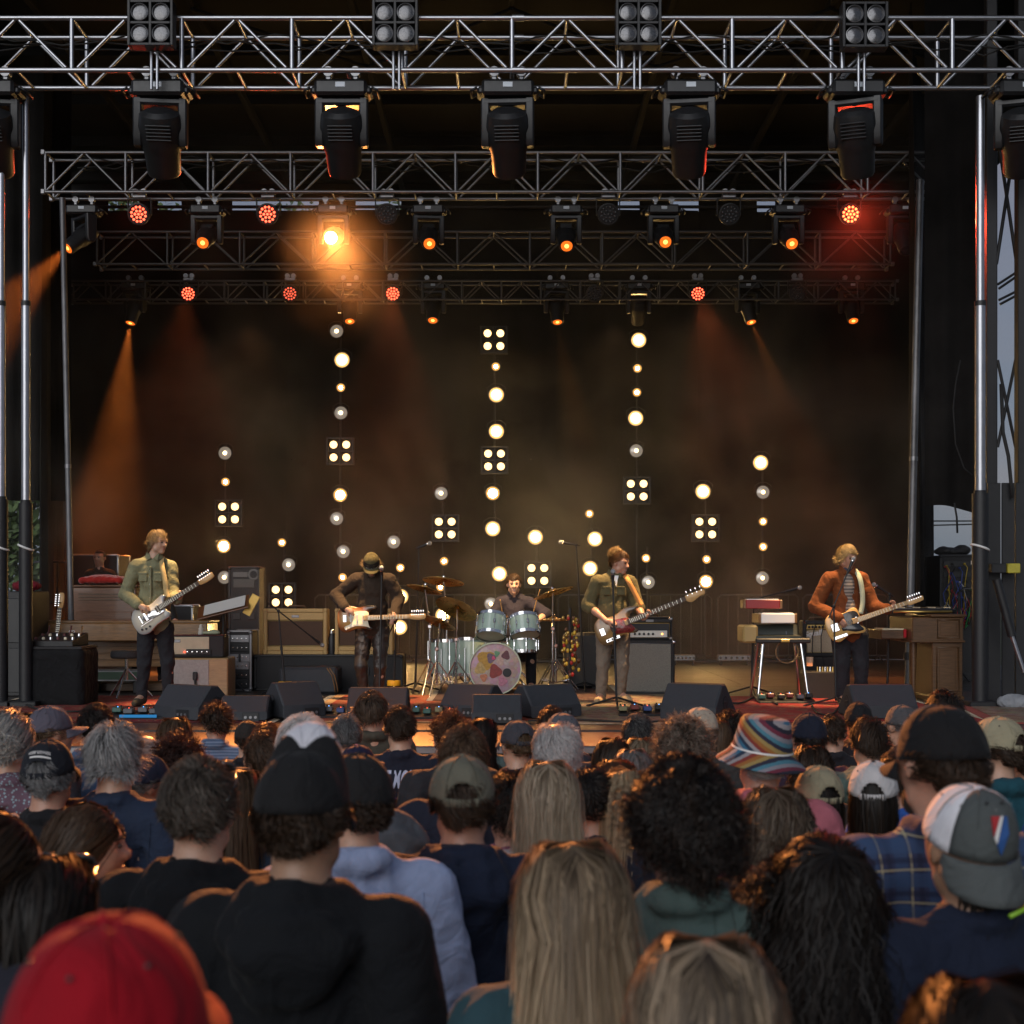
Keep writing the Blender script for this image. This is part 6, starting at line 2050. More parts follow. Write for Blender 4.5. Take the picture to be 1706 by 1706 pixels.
# organ, its cabinet, bench and cushion
Yo = 17.2
t = thing('wooden_organ', 'long golden wooden organ console behind the tall guitarist', 'organ', at(212, Yo))
w = wof(285, Yo)
zt, zm, zb = zof(1037, Yo), zof(1067, Yo), zof(1112, Yo)
MB().box((0, 0, (zt + zm) / 2), (w, .6, zt - zm), .012).build('keyboard_case', M_OAK, t, smooth=30)
MB().box((0, .02, zt + .012), (w + .03, .62, .024), .006).build('top_board', M_OAK, t)
MB().box((0, .15, (zm + zb) / 2), (w * .92, .25, zm - zb - .01), .008).build('knee_panel', M_OAK, t)
for k in range(4):
    MB().box((0, .015, zb + (zm - zb) * (k + .5) / 4), (w * .90, .02, (zm - zb) / 4 - .02), .004).build('panel_slat', M_OAK, t)
for sx in (-1, 1):
    for sy in (-.2, .22):
        MB().box((sx * (w / 2 - .06), sy, zm / 2 - .006), (.07, .07, zm - .012), .008).build('leg', M_OAK, t)
MB().box((0, -.02, .06), (w * .5, .4, .1), .01).build('pedal_board', M_DOAK, t)
hz_ = MB()
pts = [(.018 * (16 * sin(a) ** 3) / 13, -.304, (zt + zm) / 2 + .018 * (13 * cos(a) - 5 * cos(2 * a) - 2 * cos(3 * a) - cos(4 * a)) / 13) for a in [2 * pi * k / 24 for k in range(24)]]
q = wof(133 - 212, Yo)
hz_.tube([(x * 1.5 + q, y, z * 1.0) for x, y, z in pts], .006, 6, close=True)
hz_.build('heart_emblem', M_WHITE, t, smooth=True)
t = thing('rotary_speaker_cabinet', 'red-brown wooden speaker cabinet behind the organ with a cushion on top', 'speaker cabinet', at(183, 18.3))
w, h = wof(106, 18.3), zof(978, 18.3)
MB().box((0, 0, h / 2), (w, .52, h), .014).build('shell', M_WALNUT, t, smooth=30)
MB().box((0, 0, h + .012), (w + .05, .57, .024), .008).build('top_board', M_WALNUT, t)
for k in range(3):
    MB().box((0, -.262, h - .09 - .035 * k), (w * .8, .012, .018), .003).build('louvre_slat', M_DOAK, t)
MB().box((0, -.263, h * .5), (w * .86, .012, h * .5), .006).build('front_panel', M_WALNUT, t)
me = sdf_mesh('cushion', [E(V3(0, 0, .07), (.26, .2, .062)), C(V3(-.23, -.17, .055), V3(.23, -.17, .055), .03, k=.05), C(V3(-.23, .17, .055), V3(.23, .17, .055), .03, k=.05), C(V3(-.24, -.17, .055), V3(-.24, .17, .055), .03, k=.05), C(V3(.24, -.17, .055), V3(.24, .17, .055), .03, k=.05)], .01, folds=.005, seed=4)
tc_ = thing('red_cushion', 'plump red cushion lying on the wooden cabinet', 'cushion', at(174, 18.25) + Vector((0, 0, h + .026)))
mesh_obj('cushion_cover', me, cloth('red_velvet', (.34, .02, .015), sheen=.5), tc_, fix=False)
t = thing('drum_throne', 'round black stool with a red-lit rim left of the tall guitarist', 'stool', at(211, 16.0))
h = zof(1084, 16.0)
MB().lathe([(0, h), (.16, h), (.175, h - .02), (.175, h - .07), (.16, h - .085), (0, h - .085)], 28).build('seat', M_TOLEX, t, smooth=40)
MB().cyl((0, 0, .2), (0, 0, h - .085), .02, n=12).build('post', M_CHROME, t, smooth=40)
for k in range(3):
    a = 2 * pi * k / 3 + .4
    MB().cyl((0, 0, .33), (.28 * cos(a), .28 * sin(a), .012), .011, n=8).build('leg', M_CHROME, t, smooth=50)
t = thing('footlight_case', 'pale metal case with a green panel under the organ', 'flight case', at(196, 16.9))
w, h = wof(90, 16.9), .13
MB().box((0, 0, h / 2 + .14), (w, .3, h), .008).build('shell', M_ALU_D, t)
MB().box((0, -.153, h / 2 + .14), (w * .88, .01, h * .7), .003).build('green_panel', mat('dark_green_panel', (.03, .06, .035), .6), t)
for sx in (-1, 1):
    MB().box((sx * w * .4, 0, .07), (.08, .25, .138), .006).build('foot', M_BLACK, t)

# black draped case with gear on it
Yc = 15.1
t = thing('draped_case', 'tall black cloth-covered case at the far left with effects on top', 'case', at(102, Yc))
w, h = wof(92, Yc), zof(1080, Yc)
mesh_obj('black_cloth', sdf_mesh('black_cloth', [E(V3(0, 0, h - .03), (w * .48, .27, .03), k=.05)] + [C(V3(sx * (w / 2 - .05), sy * .22, .03), V3(sx * (w / 2 - .05), sy * .22, h - .05), .055, .05, k=.05) for sx in (-1, 1) for sy in (-1, 1)] + [C(V3(-w / 2 + .05, sy * .22, z), V3(w / 2 - .05, sy * .22, z), .055, k=.05) for sy in (-1, 1) for z in np.linspace(.03, h - .05, 12)] + [C(V3(sx * (w / 2 - .05), -.22, z), V3(sx * (w / 2 - .05), .22, z), .055, k=.05) for sx in (-1, 1) for z in np.linspace(.03, h - .05, 12)], .014, folds=.006, seed=8), cloth('black_drape_cloth', (.010, .010, .011)), t, fix=False)
MB().box((0, 0, h + .012), (w + .02, .56, .03), .006).build('lid', M_TOLEX, t)
t = thing('effects_unit', 'slanting effects board with glowing knobs on the black draped case', 'effects unit', at(100, Yc) + Vector((0, -.02, h + .03)), -.12)
pr_ = [(-.2, 0), (-.2, .05), (.2, .13), (.2, 0)]
MB().prism(pr_, -.23, .23, Matrix(((0, 0, 1, 0), (1, 0, 0, 0), (0, 1, 0, 0), (0, 0, 0, 1))), .006).build('shell', M_BLACK, t)
rnd = random.Random(5)
for k in range(12):
    x, y = -.2 + .08 * (k % 6), -.12 + .16 * (k // 6)
    z = .05 + (y + .2) * .2
    MB().lathe([(.018, 0), (.015, .025), (0, .027)], 10, Matrix.Translation((x, y, z))).build('control_knob', (M_BURG, M_CREAM, M_CHROME)[k % 3], t, smooth=40)
for k in range(4):
    MB().tube([(-.2 + .12 * k, .18, .12), (-.2 + .12 * k, .2, .2), (-.15 + .12 * k, .1, .19), (-.14 + .12 * k, .02, .11)], .007, 6).build('patch_cable', M_OAK if k % 2 else M_BURG, t, smooth=True)
# spare guitar on a stand behind the case
guitar('spare guitar on a stand behind the black draped case, only head and neck showing', 'strat', (92, 1118), (98, 988), 0, (95, 16.0), M_SUNB, M_MAPLE, M_CREAM, [(.12, .055), (.3, .075), (.345, .05), (.335, -.03), (.345, -.085), (.3, -.09), (.1, -.12), (.15, -.05)], (0, -.12), HP6, 6,
       dict(dot=M_CREAM, board=M_ROSEW, pegy=.03, bits=[('bridge', (.085, 0, .03), (.04, .08, .012), M_CHROME), ('pickup', (.22, 0, .028), (.018, .085, .012), M_WHITE)]))
t = thing('guitar_stand', 'black tubular stand holding the spare guitar at the left', 'guitar stand', at(94, 16.1))
MB().tube([(0, .12, 0), (0, .1, .6), (0, .1, 1.05)], .012, 8).build('upright', M_BLACK, t, smooth=True)
for sx in (-1, 1):
    MB().tube([(0, .1, .45), (sx * .16, -.02, .28), (sx * .2, -.12, .0)], .012, 8).build('leg', M_BLACK, t, smooth=True)
    MB().tube([(sx * .02, .1, 1.05), (sx * .05, .02, 1.06), (sx * .045, -.05, 1.06)], .009, 6).build('neck_fork', M_RUBBER, t, smooth=True)

# music stand, racks and clutter between organ and tweed amps
t = thing('music_stand', 'wooden music stand with a tilted board right of the tall guitarist', 'music stand', at(372, 17.0))
h = zof(1012, 17.0)
MB().cyl((0, 0, .02), (0, 0, h), .014, n=10).build('post', M_BLACK, t, smooth=40)
for k in range(3):
    a = 2 * pi * k / 3
    MB().cyl((0, 0, .25), (.25 * cos(a), .25 * sin(a), .012), .010, n=8).build('leg', M_BLACK, t)
b = MB(); b.box((0, 0, 0), (.62, .32, .016), .004, Matrix.Rotation(RAD(-14), 3, 'Y') @ Matrix.Rotation(RAD(28), 3, 'X')); b.build('board', M_WALNUT, t).location = (0, 0, h)
b = MB(); b.box((.02, -.02, .015), (.5, .26, .006), .001, Matrix.Rotation(RAD(-14), 3, 'Y') @ Matrix.Rotation(RAD(28), 3, 'X')); b.build('sheet_paper', mat('paper', (.55, .55, .53), .8), t).location = (0, 0, h + .01)
b = MB(); b.box((.33, 0, .03), (.10, .02, .26), .004, Matrix.Rotation(RAD(28), 3, 'Y')); b.build('brass_bracket', mat('brass', (.6, .4, .12), .3, .9), t).location = (0, 0, h)
t, w, h = ground_box('equipment_rack', 'black rolling rack with metal edges between the pale cabinet and the tweed amps', 'rack', 388, 424, 1050, 17.4, .5, M_TOLEX)
case_edges(t, w, h, .5)
for k in range(6):
    MB().box((0, -.254, h * (.12 + .15 * k)), (w * .84, .012, h * .12), .003).build('rack_unit', (M_BLACK, M_PLAST, M_ALU_D)[k % 3], t)
    for j in range(4):
        MB().lathe([(.010, 0), (.008, .010), (0, .011)], 8, Matrix.Translation((-w * .3 + j * w * .2, -.261, h * (.12 + .15 * k))) @ ROTL).build('knob', M_CHROME, t)
t, w, h = ground_box('stencilled_case', 'dark stacked flight case with pale stickers behind the music stand', 'flight case', 388, 436, 945, 20.5, .5, M_TOLEX)
case_edges(t, w, h, .5, M_BLACK)
MB().box((-.05, -.257, h * .93), (w * .5, .006, .07), .002).build('pale_sticker', mat('sticker', (.14, .13, .12), .7), t)
MB().lathe([(.05, 0), (.065, .004), (.08, 0)], 20, Matrix.Translation((w * .33, -.255, h * .93)) @ ROTL).build('round_sticker', mat('sticker', (.14, .13, .12), .7), t)
MB().box((0, -.257, h * .85), (w * .72, .006, .12), .002).build('pale_sticker', mat('sticker2', (.09, .08, .07), .7), t)
t, w, h = ground_box('flight_case', 'wide flight case with bright edges behind the red cushion', 'flight case', 126, 206, 925, 21.0, .6, M_TOLEX)
case_edges(t, w, h, .6, MB_ALU)
t, w, h = ground_box('flight_case', 'dark flight case just left of the tweed amp riser with metal corners', 'flight case', 294, 326, 1008, 18.6, .4, M_TOLEX)
case_edges(t, w, h, .4, MB_ALU)
t, w, h = ground_box('stacked_speaker', 'black stack of speakers in the shadow at the far left edge', 'speaker', 4, 66, 985, 16.6, .7, M_BLACK)
MB().box((0, -.355, h * .72), (w * .86, .012, h * .42), .006).build('upper_grille', M_PLAST, t); MB().box((0, -.355, h * .25), (w * .86, .012, h * .42), .006).build('lower_grille', M_PLAST, t)
p = at(42, 16.5); p.z += h
t = thing('red_jacket_bundle', 'dark red bundle lying on the speaker stack at the far left', 'bag', p)
mesh_obj('bundle', sdf_mesh('bundle', [E(V3(0, 0, .06), (.15, .12, .07)), E(V3(.08, 0, .06), (.10, .1, .05))], .01, folds=.01, seed=6), cloth('dark_red_cloth', (.15, .012, .02)), t, fix=False)

# barriers at the back
def barrier(label, px0, px1, Y, y0=991, y1=1086):
    w, h0, h1 = wof(px1 - px0, Y), zof(y0, Y), .10
    t = thing('crowd_barrier', label, 'barrier', at((px0 + px1) / 2, Y), group='steel crowd barriers')
    m = MB(); m.tube([(-w / 2, 0, h1), (-w / 2, 0, h0 - .06), (-w / 2 + .06, 0, h0), (w / 2 - .06, 0, h0), (w / 2, 0, h0 - .06), (w / 2, 0, h1)], .018, 8, close=True)
    m.build('frame', M_STEEL_D, t, smooth=True)
    n = max(3, int(w / .17))
    for k in range(1, n):
        x = -w / 2 + w * k / n
        MB().cyl((x, 0, h1), (x, 0, h0), .0075, n=6).build('bar', M_STEEL_D, t, smooth=50)
    for sx in (-1, 1):
        MB().tube([(sx * w * .4, -.25, .02), (sx * w * .4, 0, h1), (sx * w * .4, .25, .02)], .014, 6).build('foot', M_STEEL_D, t)
    return t
barrier('steel barrier behind the capped guitarist under the low lamps', 525, 700, 24.9)
barrier('steel barrier behind the drummer', 705, 895, 24.9)
barrier('steel barrier behind the bassist', 930, 1185, 24.9)
barrier('steel barrier between bass amp and keyboards', 1196, 1330, 24.9)
barrier('steel barrier behind the singer', 1338, 1478, 24.9)
barrier('steel barrier at the gap beside the equipment rack, nearest the mast', 1598, 1662, 19.0, 980, 1135)
barrier('steel barrier along the left wing beside the leaning pole', 52, 118, 20.4, 936, 1090)

# LED strips on the floor
def led_bar(label, px0, px1, Y):
    t = thing('led_floor_bar', label, 'stage light', at((px0 + px1) / 2, Y), group='lamp bars on the floor at the back')
    w = wof(px1 - px0, Y)
    MB().box((0, 0, .12), (w, .12, .10), .012).build('housing', M_ALU_D, t, smooth=30)
    for sx in (-.4, .4):
        MB().box((sx * w, 0, .035), (.03, .14, .07), .004).build('bracket', M_BLACK, t)
    for k in range(6):
        MB().lathe([(.022, 0), (.018, .012), (0, .013)], 10, Matrix.Translation((-w * .42 + w * .84 * k / 5, -.06, .12)) @ ROTL).build('lens', M_UNLIT, t, smooth=40)
led_bar('pale lamp bar on the floor right of the bass cabinet', 1120, 1158, 23.6)
led_bar('pale lamp bar on the floor left of the electric piano', 1195, 1250, 23.6)

# ---------------- microphones ----------------
M_MESH = mat('mic_mesh', (.45, .45, .46), .35, .8, bump=.5, bscale=900)
def mic_stand(label, px, Y, tip, base='tripod', mic=True, boom=True, knee=None, ring=None, group='microphone stands'):
    "tip (px, py, depth offset) is where the capsule is; knee (px, py) the boom joint"
    b = at(px, Y)
    t = thing('microphone_stand', label, 'microphone stand', b, group=group)
    tp = P(tip[0], tip[1], Y) - b; tp.y += tip[2]
    if knee:
        kn = P(knee[0], knee[1], Y) - b
    else:
        kn = Vector((tp.x, 0, tp.z - .06))
    MB().cyl((0, 0, .08), (kn.x * .55, 0, kn.z * .55), .013, n=10).build('lower_tube', M_BLACK, t, smooth=40)
    MB().cyl((kn.x * .55, 0, kn.z * .55), kn, .009, n=10).build('upper_tube', M_BLACK, t, smooth=40)
    MB().cyl((kn.x * .54, 0, kn.z * .54), (kn.x * .58, 0, kn.z * .58), .017, n=10).build('clutch', M_BLACK, t, smooth=40)
    if ring:
        MB().lathe([(.02, .10), (.075, .10), (.08, .13), (.075, .16), (.02, .16)], 20).build('yellow_ring', mat('yellow_ring', (.75, .42, .02), .5), t, smooth=40)
    if base == 'tripod':
        for k in range(3):
            a = 2 * pi * k / 3 + .5
            MB().tube([(.02 * cos(a), .02 * sin(a), .11), (.34 * cos(a), .34 * sin(a), .015)], .011, 8).build('leg', M_BLACK, t, smooth=50)
    else:
        MB().lathe([(0, .0), (.13, 0), (.135, .015), (.12, .03), (.03, .045), (.02, .09)], 28).build('round_base', M_BLACK, t, smooth=40)
    d = tp - kn
    if boom:
        MB().cyl(kn - d * .25, kn + d * .86, .0075, n=8).build('boom_arm', M_BLACK, t, smooth=40)
        MB().ball(kn, .02, 10).build('boom_joint', M_BLACK, t, smooth=True)
    if mic:
        dd = d.normalized()
        mt = thing('microphone', label.replace('stand', '').replace('  ', ' ').strip() + ', the microphone itself', 'microphone', b, group='microphones on stands')
        m = MB(); m.cyl(tp - dd * .17, tp - dd * .03, .011, .018, n=12); m.build('mic_body', M_BLACK, mt, smooth=40)
        m = MB(); m.ball(tp, (.026, .026, .026), 14); m.build('mic_grille', M_MESH, mt, smooth=True)
        MB().cyl(tp - dd * .035, tp - dd * .025, .022, n=14).build('mic_ring', M_CHROME, mt, smooth=40)
    return t
mic_stand('straight black stand in front of the capped guitarist', 632, 15.2, (636, 946, -.04), boom=False)
mic_stand('slim boom stand with yellow base ring by the larger tweed amp', 475, 16.4, (532, 1076, .25), knee=(464, 1018), ring=True)
mic_stand('boom stand with yellow base ring right of the leather trousers', 656, 16.6, (638, 1072, .3), knee=(660, 1030), ring=True)
mic_stand('straight black stand in front of the bassist on its three legs', 1027, 14.5, (1021, 952, -.02), boom=False)
mic_stand('singer boom stand crossing the rust jacket', 1393, 14.5, (1424, 930, .05), knee=(1389, 1010))
mic_stand('boom stand reaching up right over the stacked keyboards', 1252, 16.2, (1334, 979, .05), knee=(1256, 999))
mic_stand('boom stand leaning left toward the singer from the wooden piano', 1478, 15.9, (1456, 974, .0), knee=(1482, 990))
mic_stand('high overhead boom stand left of the drum kit', 692, 16.9, (716, 905, .0), knee=(698, 912))
mic_stand('high overhead boom stand right of the drum kit', 974, 17.0, (934, 903, .0), knee=(960, 908))

# ---------------- drum kit ----------------
M_MINT = mat('mint_lacquer', (.36, .47, .40), .22, coat=.6, var=.06, vscale=5)
M_HEAD = mat('coated_drum_head', (.50, .44, .33), .5, var=.12, vscale=6)
M_CYM = mat('bronze_cymbal', (.55, .34, .10), .28, .95, var=.15, vscale=5, stretch=(1, 1, 1), bump=.1, bscale=70)
kitg = 'drum kit pieces'
def drum(name, label, c, r, depth, M, head=M_HEAD, lugs=8, hoop=M_CHROME, front_head=None):
    t = thing(name, label, 'drum', c, group=kitg)
    t.matrix_world = Matrix.Translation(c) @ M
    MB().lathe([(r, -depth / 2), (r, depth / 2)], 36).build('shell', M_MINT, t, smooth=40)
    for z in (-1, 1):
        MB().lathe([(0, z * (depth / 2 + .004)), (r * .97, z * (depth / 2 + .004)), (r * 1.0, z * depth / 2)], 36).build('batter_head' if z > 0 else 'resonant_head', front_head if (front_head and z < 0) else head, t, smooth=30)
        MB().lathe([(r * 1.0, z * depth / 2 - .02), (r * 1.045, z * depth / 2 - .02), (r * 1.05, z * depth / 2 + .016), (r * 1.0, z * depth / 2 + .016)], 36).build('hoop', hoop, t, smooth=30)
    for k in range(lugs):
        a = 2 * pi * k / lugs + .2
        m = MB(); m.box((r * 1.03 * cos(a), r * 1.03 * sin(a), 0), (.022, .022, min(.06, depth * .4)), .006); m.cyl((r * 1.055 * cos(a), r * 1.055 * sin(a), -depth / 2), (r * 1.055 * cos(a), r * 1.055 * sin(a), depth / 2), .0035, n=6)
        m.build('lug', M_CHROME, t)
    return t
RX = lambda a: Matrix.Rotation(RAD(a), 4, 'X')
RY = lambda a: Matrix.Rotation(RAD(a), 4, 'Y')
# painted front head: plain patchwork of coloured pebbles
M_ART = mat('painted_head', (.5, .3, .28), .5)
nt = M_ART.node_tree
tc = nt.nodes.new('ShaderNodeTexCoord'); v1 = nt.nodes.new('ShaderNodeTexVoronoi'); v1.inputs['Scale'].default_value = 11; v2 = nt.nodes.new('ShaderNodeTexVoronoi'); v2.inputs['Scale'].default_value = 34
hs = nt.nodes.new('ShaderNodeHueSaturation'); hs.inputs['Saturation'].default_value = .55; hs.inputs['Value'].default_value = .55
mx = nt.nodes.new('ShaderNodeMix'); mx.data_type = 'RGBA'; mx.inputs[0].default_value = .45
mx2 = nt.nodes.new('ShaderNodeMix'); mx2.data_type = 'RGBA'; mx2.inputs[0].default_value = .55; mx2.inputs[7].default_value = (.50, .27, .25, 1)
for v in (v1, v2):
    nt.links.new(tc.outputs['Object'], v.inputs['Vector'])
nt.links.new(v1.outputs['Color'], mx.inputs[6]); nt.links.new(v2.outputs['Color'], mx.inputs[7]); nt.links.new(mx.outputs[2], hs.inputs['Color']); nt.links.new(hs.outputs[0], mx2.inputs[6]); nt.links.new(mx2.outputs[2], nt.nodes['Principled BSDF'].inputs['Base Color'])
Yk = 16.3
c = P(825, 1117, Yk); c.y += .2; c.z = DZ + .012 + .30
kick = drum('bass_drum', 'bass drum with a painted multicoloured front head and pale hoop', c, .285, .42, RX(-90), front_head=M_ART, hoop=mat('pale_hoop', (.50, .55, .40), .35))
arts = ((-.10, .10, .095, (.40, .22, .03)), (-.045, .12, .05, (.13, .08, .12)), (.0, -.03, .07, (.22, .03, .025)), (-.17, .0, .06, (.42, .28, .10)), (.12, .15, .045, (.11, .03, .04)), (.06, .08, .04, (.45, .30, .25)), (-.13, -.1, .04, (.45, .16, .08)), (.02, .17, .03, (.12, .26, .14)), (.08, -.14, .05, (.42, .16, .22)), (-.02, .12, .02, (.5, .06, .14)))
for i, (x, y, r, cl) in enumerate(arts):
    m = MB(); poly = [(x + r * (1 + .18 * sin(3 * a + i)) * cos(a), y + r * (1 + .18 * sin(3 * a + i)) * sin(a) * 1.1) for a in [2 * pi * k / 18 for k in range(18)]]
    m.add([Vector((px_, -py_, -.2165 - .0006 * i)) for px_, py_ in poly], [tuple(range(18))]); m.build('painted_shape', mat('paint_%d' % i, cl, .5, var=.3, vscale=40), kick)
m = MB(); m.lathe([(0, -.224), (.048, -.2235), (.05, -.222)], 20, Matrix.Translation((.135, .045, 0))); m.build('sound_hole', M_BLACK, kick)
for sx in (-1, 1):
    MB().tube([(sx * .26, .1, -.15), (sx * .36, .22, -.17), (sx * .40, .30, -.18)], .009, 6).build('spur', M_CHROME, kick, smooth=True)
drum('rack_tom', 'left pale green rack tom above the painted bass drum', P(819, 1043, 16.55), .168, .23, RX(-24) @ RY(4))
drum('rack_tom', 'right pale green rack tom in front of the drummer', P(874, 1044, 16.55), .168, .21, RX(-24) @ RY(-5))
drum('snare_drum', 'pale green and brass snare drum under the right rack tom', P(871, 1074, 16.75), .178, .15, RX(-4))
for px, lab, py, hgt in ((744, 'pale green floor tom farthest left behind the cymbal stands', 1096, .40), (783, 'pale green floor tom close behind the left of the bass drum', 1094, .42)):
    cc = P(px, py, 17.0)
    tt = drum('floor_tom', lab, cc, .21, hgt, RX(-3))
    for k in range(3):
        a = 2 * pi * k / 3 + .3
        MB().cyl((.235 * cos(a), .235 * sin(a), .1), (.24 * cos(a), .24 * sin(a), -(cc.z - DZ) + .015), .008, n=8).build('leg', M_CHROME, tt, smooth=50)
def cymbal(label, px, py, Y, r, tilt, roll, foot_px, stand=True):
    c = P(px, py, Y)
    t = thing('cymbal', label, 'cymbal', c, group='cymbals of the drum kit')
    Mx = RY(roll) @ RX(tilt)
    t.matrix_world = Matrix.Translation(c) @ Mx
    prof = [(.012, .022), (r * .14, .018), (r * .2, .0), (r * .6, -.012), (r, -.030), (r, -.0315), (r * .6, -.0135), (r * .2, -.002), (.012, .02)]
    MB().lathe(prof, 44).build('plate', M_CYM, t, smooth=50)
    MB().lathe([(.02, .018), (.022, .035), (.006, .045), (0, .06)], 12).build('wing_nut', M_CHROME, t, smooth=40)
    if stand:
        f = at(foot_px, Y + .02)
        s = thing('cymbal_stand', 'chrome stand under the ' + label, 'cymbal stand', f, group='cymbal stands')
        e = c - f + Vector((0, 0, -.03))
        kz = min(.85, e.z * .65)
        MB().cyl((0, 0, .12), (0, 0, kz), .014, n=12).build('lower_tube', M_CHROME, s, smooth=40)
        MB().cyl((0, 0, kz), e, .010, n=10).build('upper_tube', M_CHROME, s, smooth=40)
        MB().box((0, 0, kz), (.05, .05, .05), .01).build('tilter', M_CHROME, s, smooth=40)
        MB().box((0, 0, kz * .5), (.045, .045, .04), .01).build('height_clamp', M_CHROME, s, smooth=40)
        for k in range(3):
            a = 2 * pi * k / 3 + .3
            m = MB(); m.tube([(.02 * cos(a), .02 * sin(a), .38), (.18 * cos(a), .18 * sin(a), .16), (.30 * cos(a), .30 * sin(a), .012)], .009, 8); m.tube([(.02 * cos(a), .02 * sin(a), .13), (.18 * cos(a), .18 * sin(a), .16)], .006, 6)
            m.build('leg', M_CHROME, s, smooth=50)
    return t
cymbal('high flat crash cymbal left of the drummer', 739, 965, 16.9, .245, -12, 6, 744)
cymbal('tilted crash cymbal at the far left of the kit', 708, 978, 16.5, .21, -10, 14, 716)
cymbal('large dark ride cymbal tilted over the left toms', 762, 1011, 16.4, .25, -26, 22, 760)
cymbal('low cymbal half hidden at the left by the guitar headstock', 733, 1034, 16.3, .20, -16, 22, 728)
cymbal('crash cymbal tilted up to the right of the drummer', 921, 984, 16.6, .235, -8, -17, 921)
cymbal('hi-hat pair right of the snare drum', 922, 1029, 16.75, .18, -4, 0, 926)
for a, b, d in (((888, 1022), (898, 987), -.1), ((838, 1028), (834, 1003), .0)):
    p0, p1 = P(a[0], a[1], 16.95), P(b[0], b[1], 16.8)
    t = thing('drumstick', 'wooden drumstick in the %s hand of the drummer' % ('raised' if d else 'lowered'), 'drumstick', p0)
    MB().cyl((0, 0, 0), (p1 - p0) * 1.1, .008, .005, n=8).build('shaft', M_MAPLE, t, smooth=40)
    MB().ball((p1 - p0) * 1.12, .008, 8).build('tip', M_MAPLE, t, smooth=True)
t = thing('drum_throne', 'low black stool under the drummer', 'stool', at(858, 17.45))
h = zof(1092, 17.45)
MB().lathe([(0, h), (.16, h), (.17, h - .02), (.17, h - .07), (0, h - .08)], 24).build('seat', M_TOLEX, t, smooth=40)
MB().cyl((0, 0, .15), (0, 0, h - .08), .02, n=10).build('post', M_CHROME, t, smooth=40)
for k in range(3):
    a = 2 * pi * k / 3
    MB().cyl((0, 0, .3), (.25 * cos(a), .25 * sin(a), .012), .011, n=8).build('leg', M_CHROME, t)
t = thing('shaker_garland', 'stand hung with red and gold shakers and bells right of the drum kit', 'percussion stand', at(950, 16.4))
MB().cyl((0, 0, 0), (0, 0, 1.0), .012, n=8).build('post', M_BLACK, t)
MB().lathe([(0, 0), (.14, 0), (.13, .02), (.02, .03)], 20).build('base', M_BLACK, t)
rnd = random.Random(3)
for k in range(70):
    z = .18 + .72 * rnd.random(); a = rnd.random() * 6.28; r = .05 + .06 * rnd.random()
    o = MB(); o.ball((r * cos(a), r * sin(a), z), (.020, .020, .026), 7)
    o.build('bell', (mat('brass', (.6, .4, .12), .3, .9), mat('red_shell', (.4, .02, .015), .4), mat('yellow_shell', (.6, .38, .04), .4), M_WALNUT)[rnd.randrange(4)], t, smooth=True)
t = thing('black_drum_case', 'black hard case on wheels behind the percussion stand', 'case', at(968, 17.4))
MB().box((0, 0, .36), (.42, .4, .66), .03).build('shell', M_BLACK, t, smooth=30)
for sx in (-1, 1):
    MB().cyl((sx * .15, -.2, .03), (sx * .15, -.16, .03), .03, n=12).build('wheel', M_RUBBER, t)

# ---------------- keyboards, small amp and piano on the right ----------------
Ye = 15.6
t = thing('electric_piano', 'black electric piano on splayed chrome legs left of the singer', 'electric piano', at(1298, Ye))
h = zof(1071, Ye); w = wof(90, Ye)
MB().box((0, 0, h + .03), (w, .5, .05), .01).build('bed', M_BLACK, t)
MB().prism([(-.24, .055), (-.24, .08), (-.02, .09), (.02, .20), (.24, .20), (.24, .055)], -w / 2 + .005, w / 2 - .09, Matrix(((0, 0, 1, 0), (1, 0, 0, 0), (0, 1, 0, h), (0, 0, 0, 1))), .012).build('lid', mat('dark_green_lid', (.03, .035, .028), .45), t, smooth=30)
MB().box((-w / 2 - .05, 0, h + .1), (.16, .42, .19), .02).build('gold_end_cheek', mat('gold_flake', (.35, .24, .09), .45), t)
MB().box((.02, -.255, h + .03), (.09, .008, .03), .002).build('nameplate', mat('brass', (.6, .4, .12), .3, .9), t)
for sx in (-1, 1):
    for sy in (-1, 1):
        MB().cyl((sx * (w / 2 - .09), sy * .16, h + .005), (sx * (w / 2 - .02), sy * .24, .012), .021, .012, n=12).build('leg', M_CHROME, t, smooth=40)
def keyboard(label, px0, px1, y0, y1, Y, m, zz0, yaw=0, top=None):
    W2 = wof(px1 - px0, Y); hh = wof(y1 - y0, Y)
    k = thing('keyboard', label, 'keyboard', at((px0 + px1) / 2, Y) + Vector((0, 0, zz0)), yaw, 'keyboards stacked on the electric piano')
    MB().box((0, 0, hh / 2), (W2, .36, hh), .008).build('shell', m, k, smooth=30)
    MB().box((0, -.06, hh + .002), (W2 * .92, .2, .012), .003).build('key_bed', M_WHITE, k)
    for j in range(14):
        MB().box((-W2 * .43 + W2 * .86 * j / 13, -.02, hh + .012), (W2 * .03, .1, .012), .002).build('black_key', M_BLACK, k)
    MB().box((-W2 / 2 - .012, 0, hh / 2), (.03, .34, hh * .95), .004).build('wooden_end', M_OAK, k)
    MB().box((W2 / 2 + .012, 0, hh / 2), (.03, .34, hh * .95), .004).build('wooden_end', M_OAK, k)
    for j in range(8):
        MB().lathe([(.010, 0), (.008, .016), (0, .017)], 8, Matrix.Translation((-W2 * .4 + W2 * .1 * j, .12, hh))).build('control_knob', top or M_BLACK, k)
    return k
keyboard('white keyboard in the middle of the stack left of the singer', 1262, 1318, 1027, 1043, 15.62, M_WHITE, h + .215, .05)
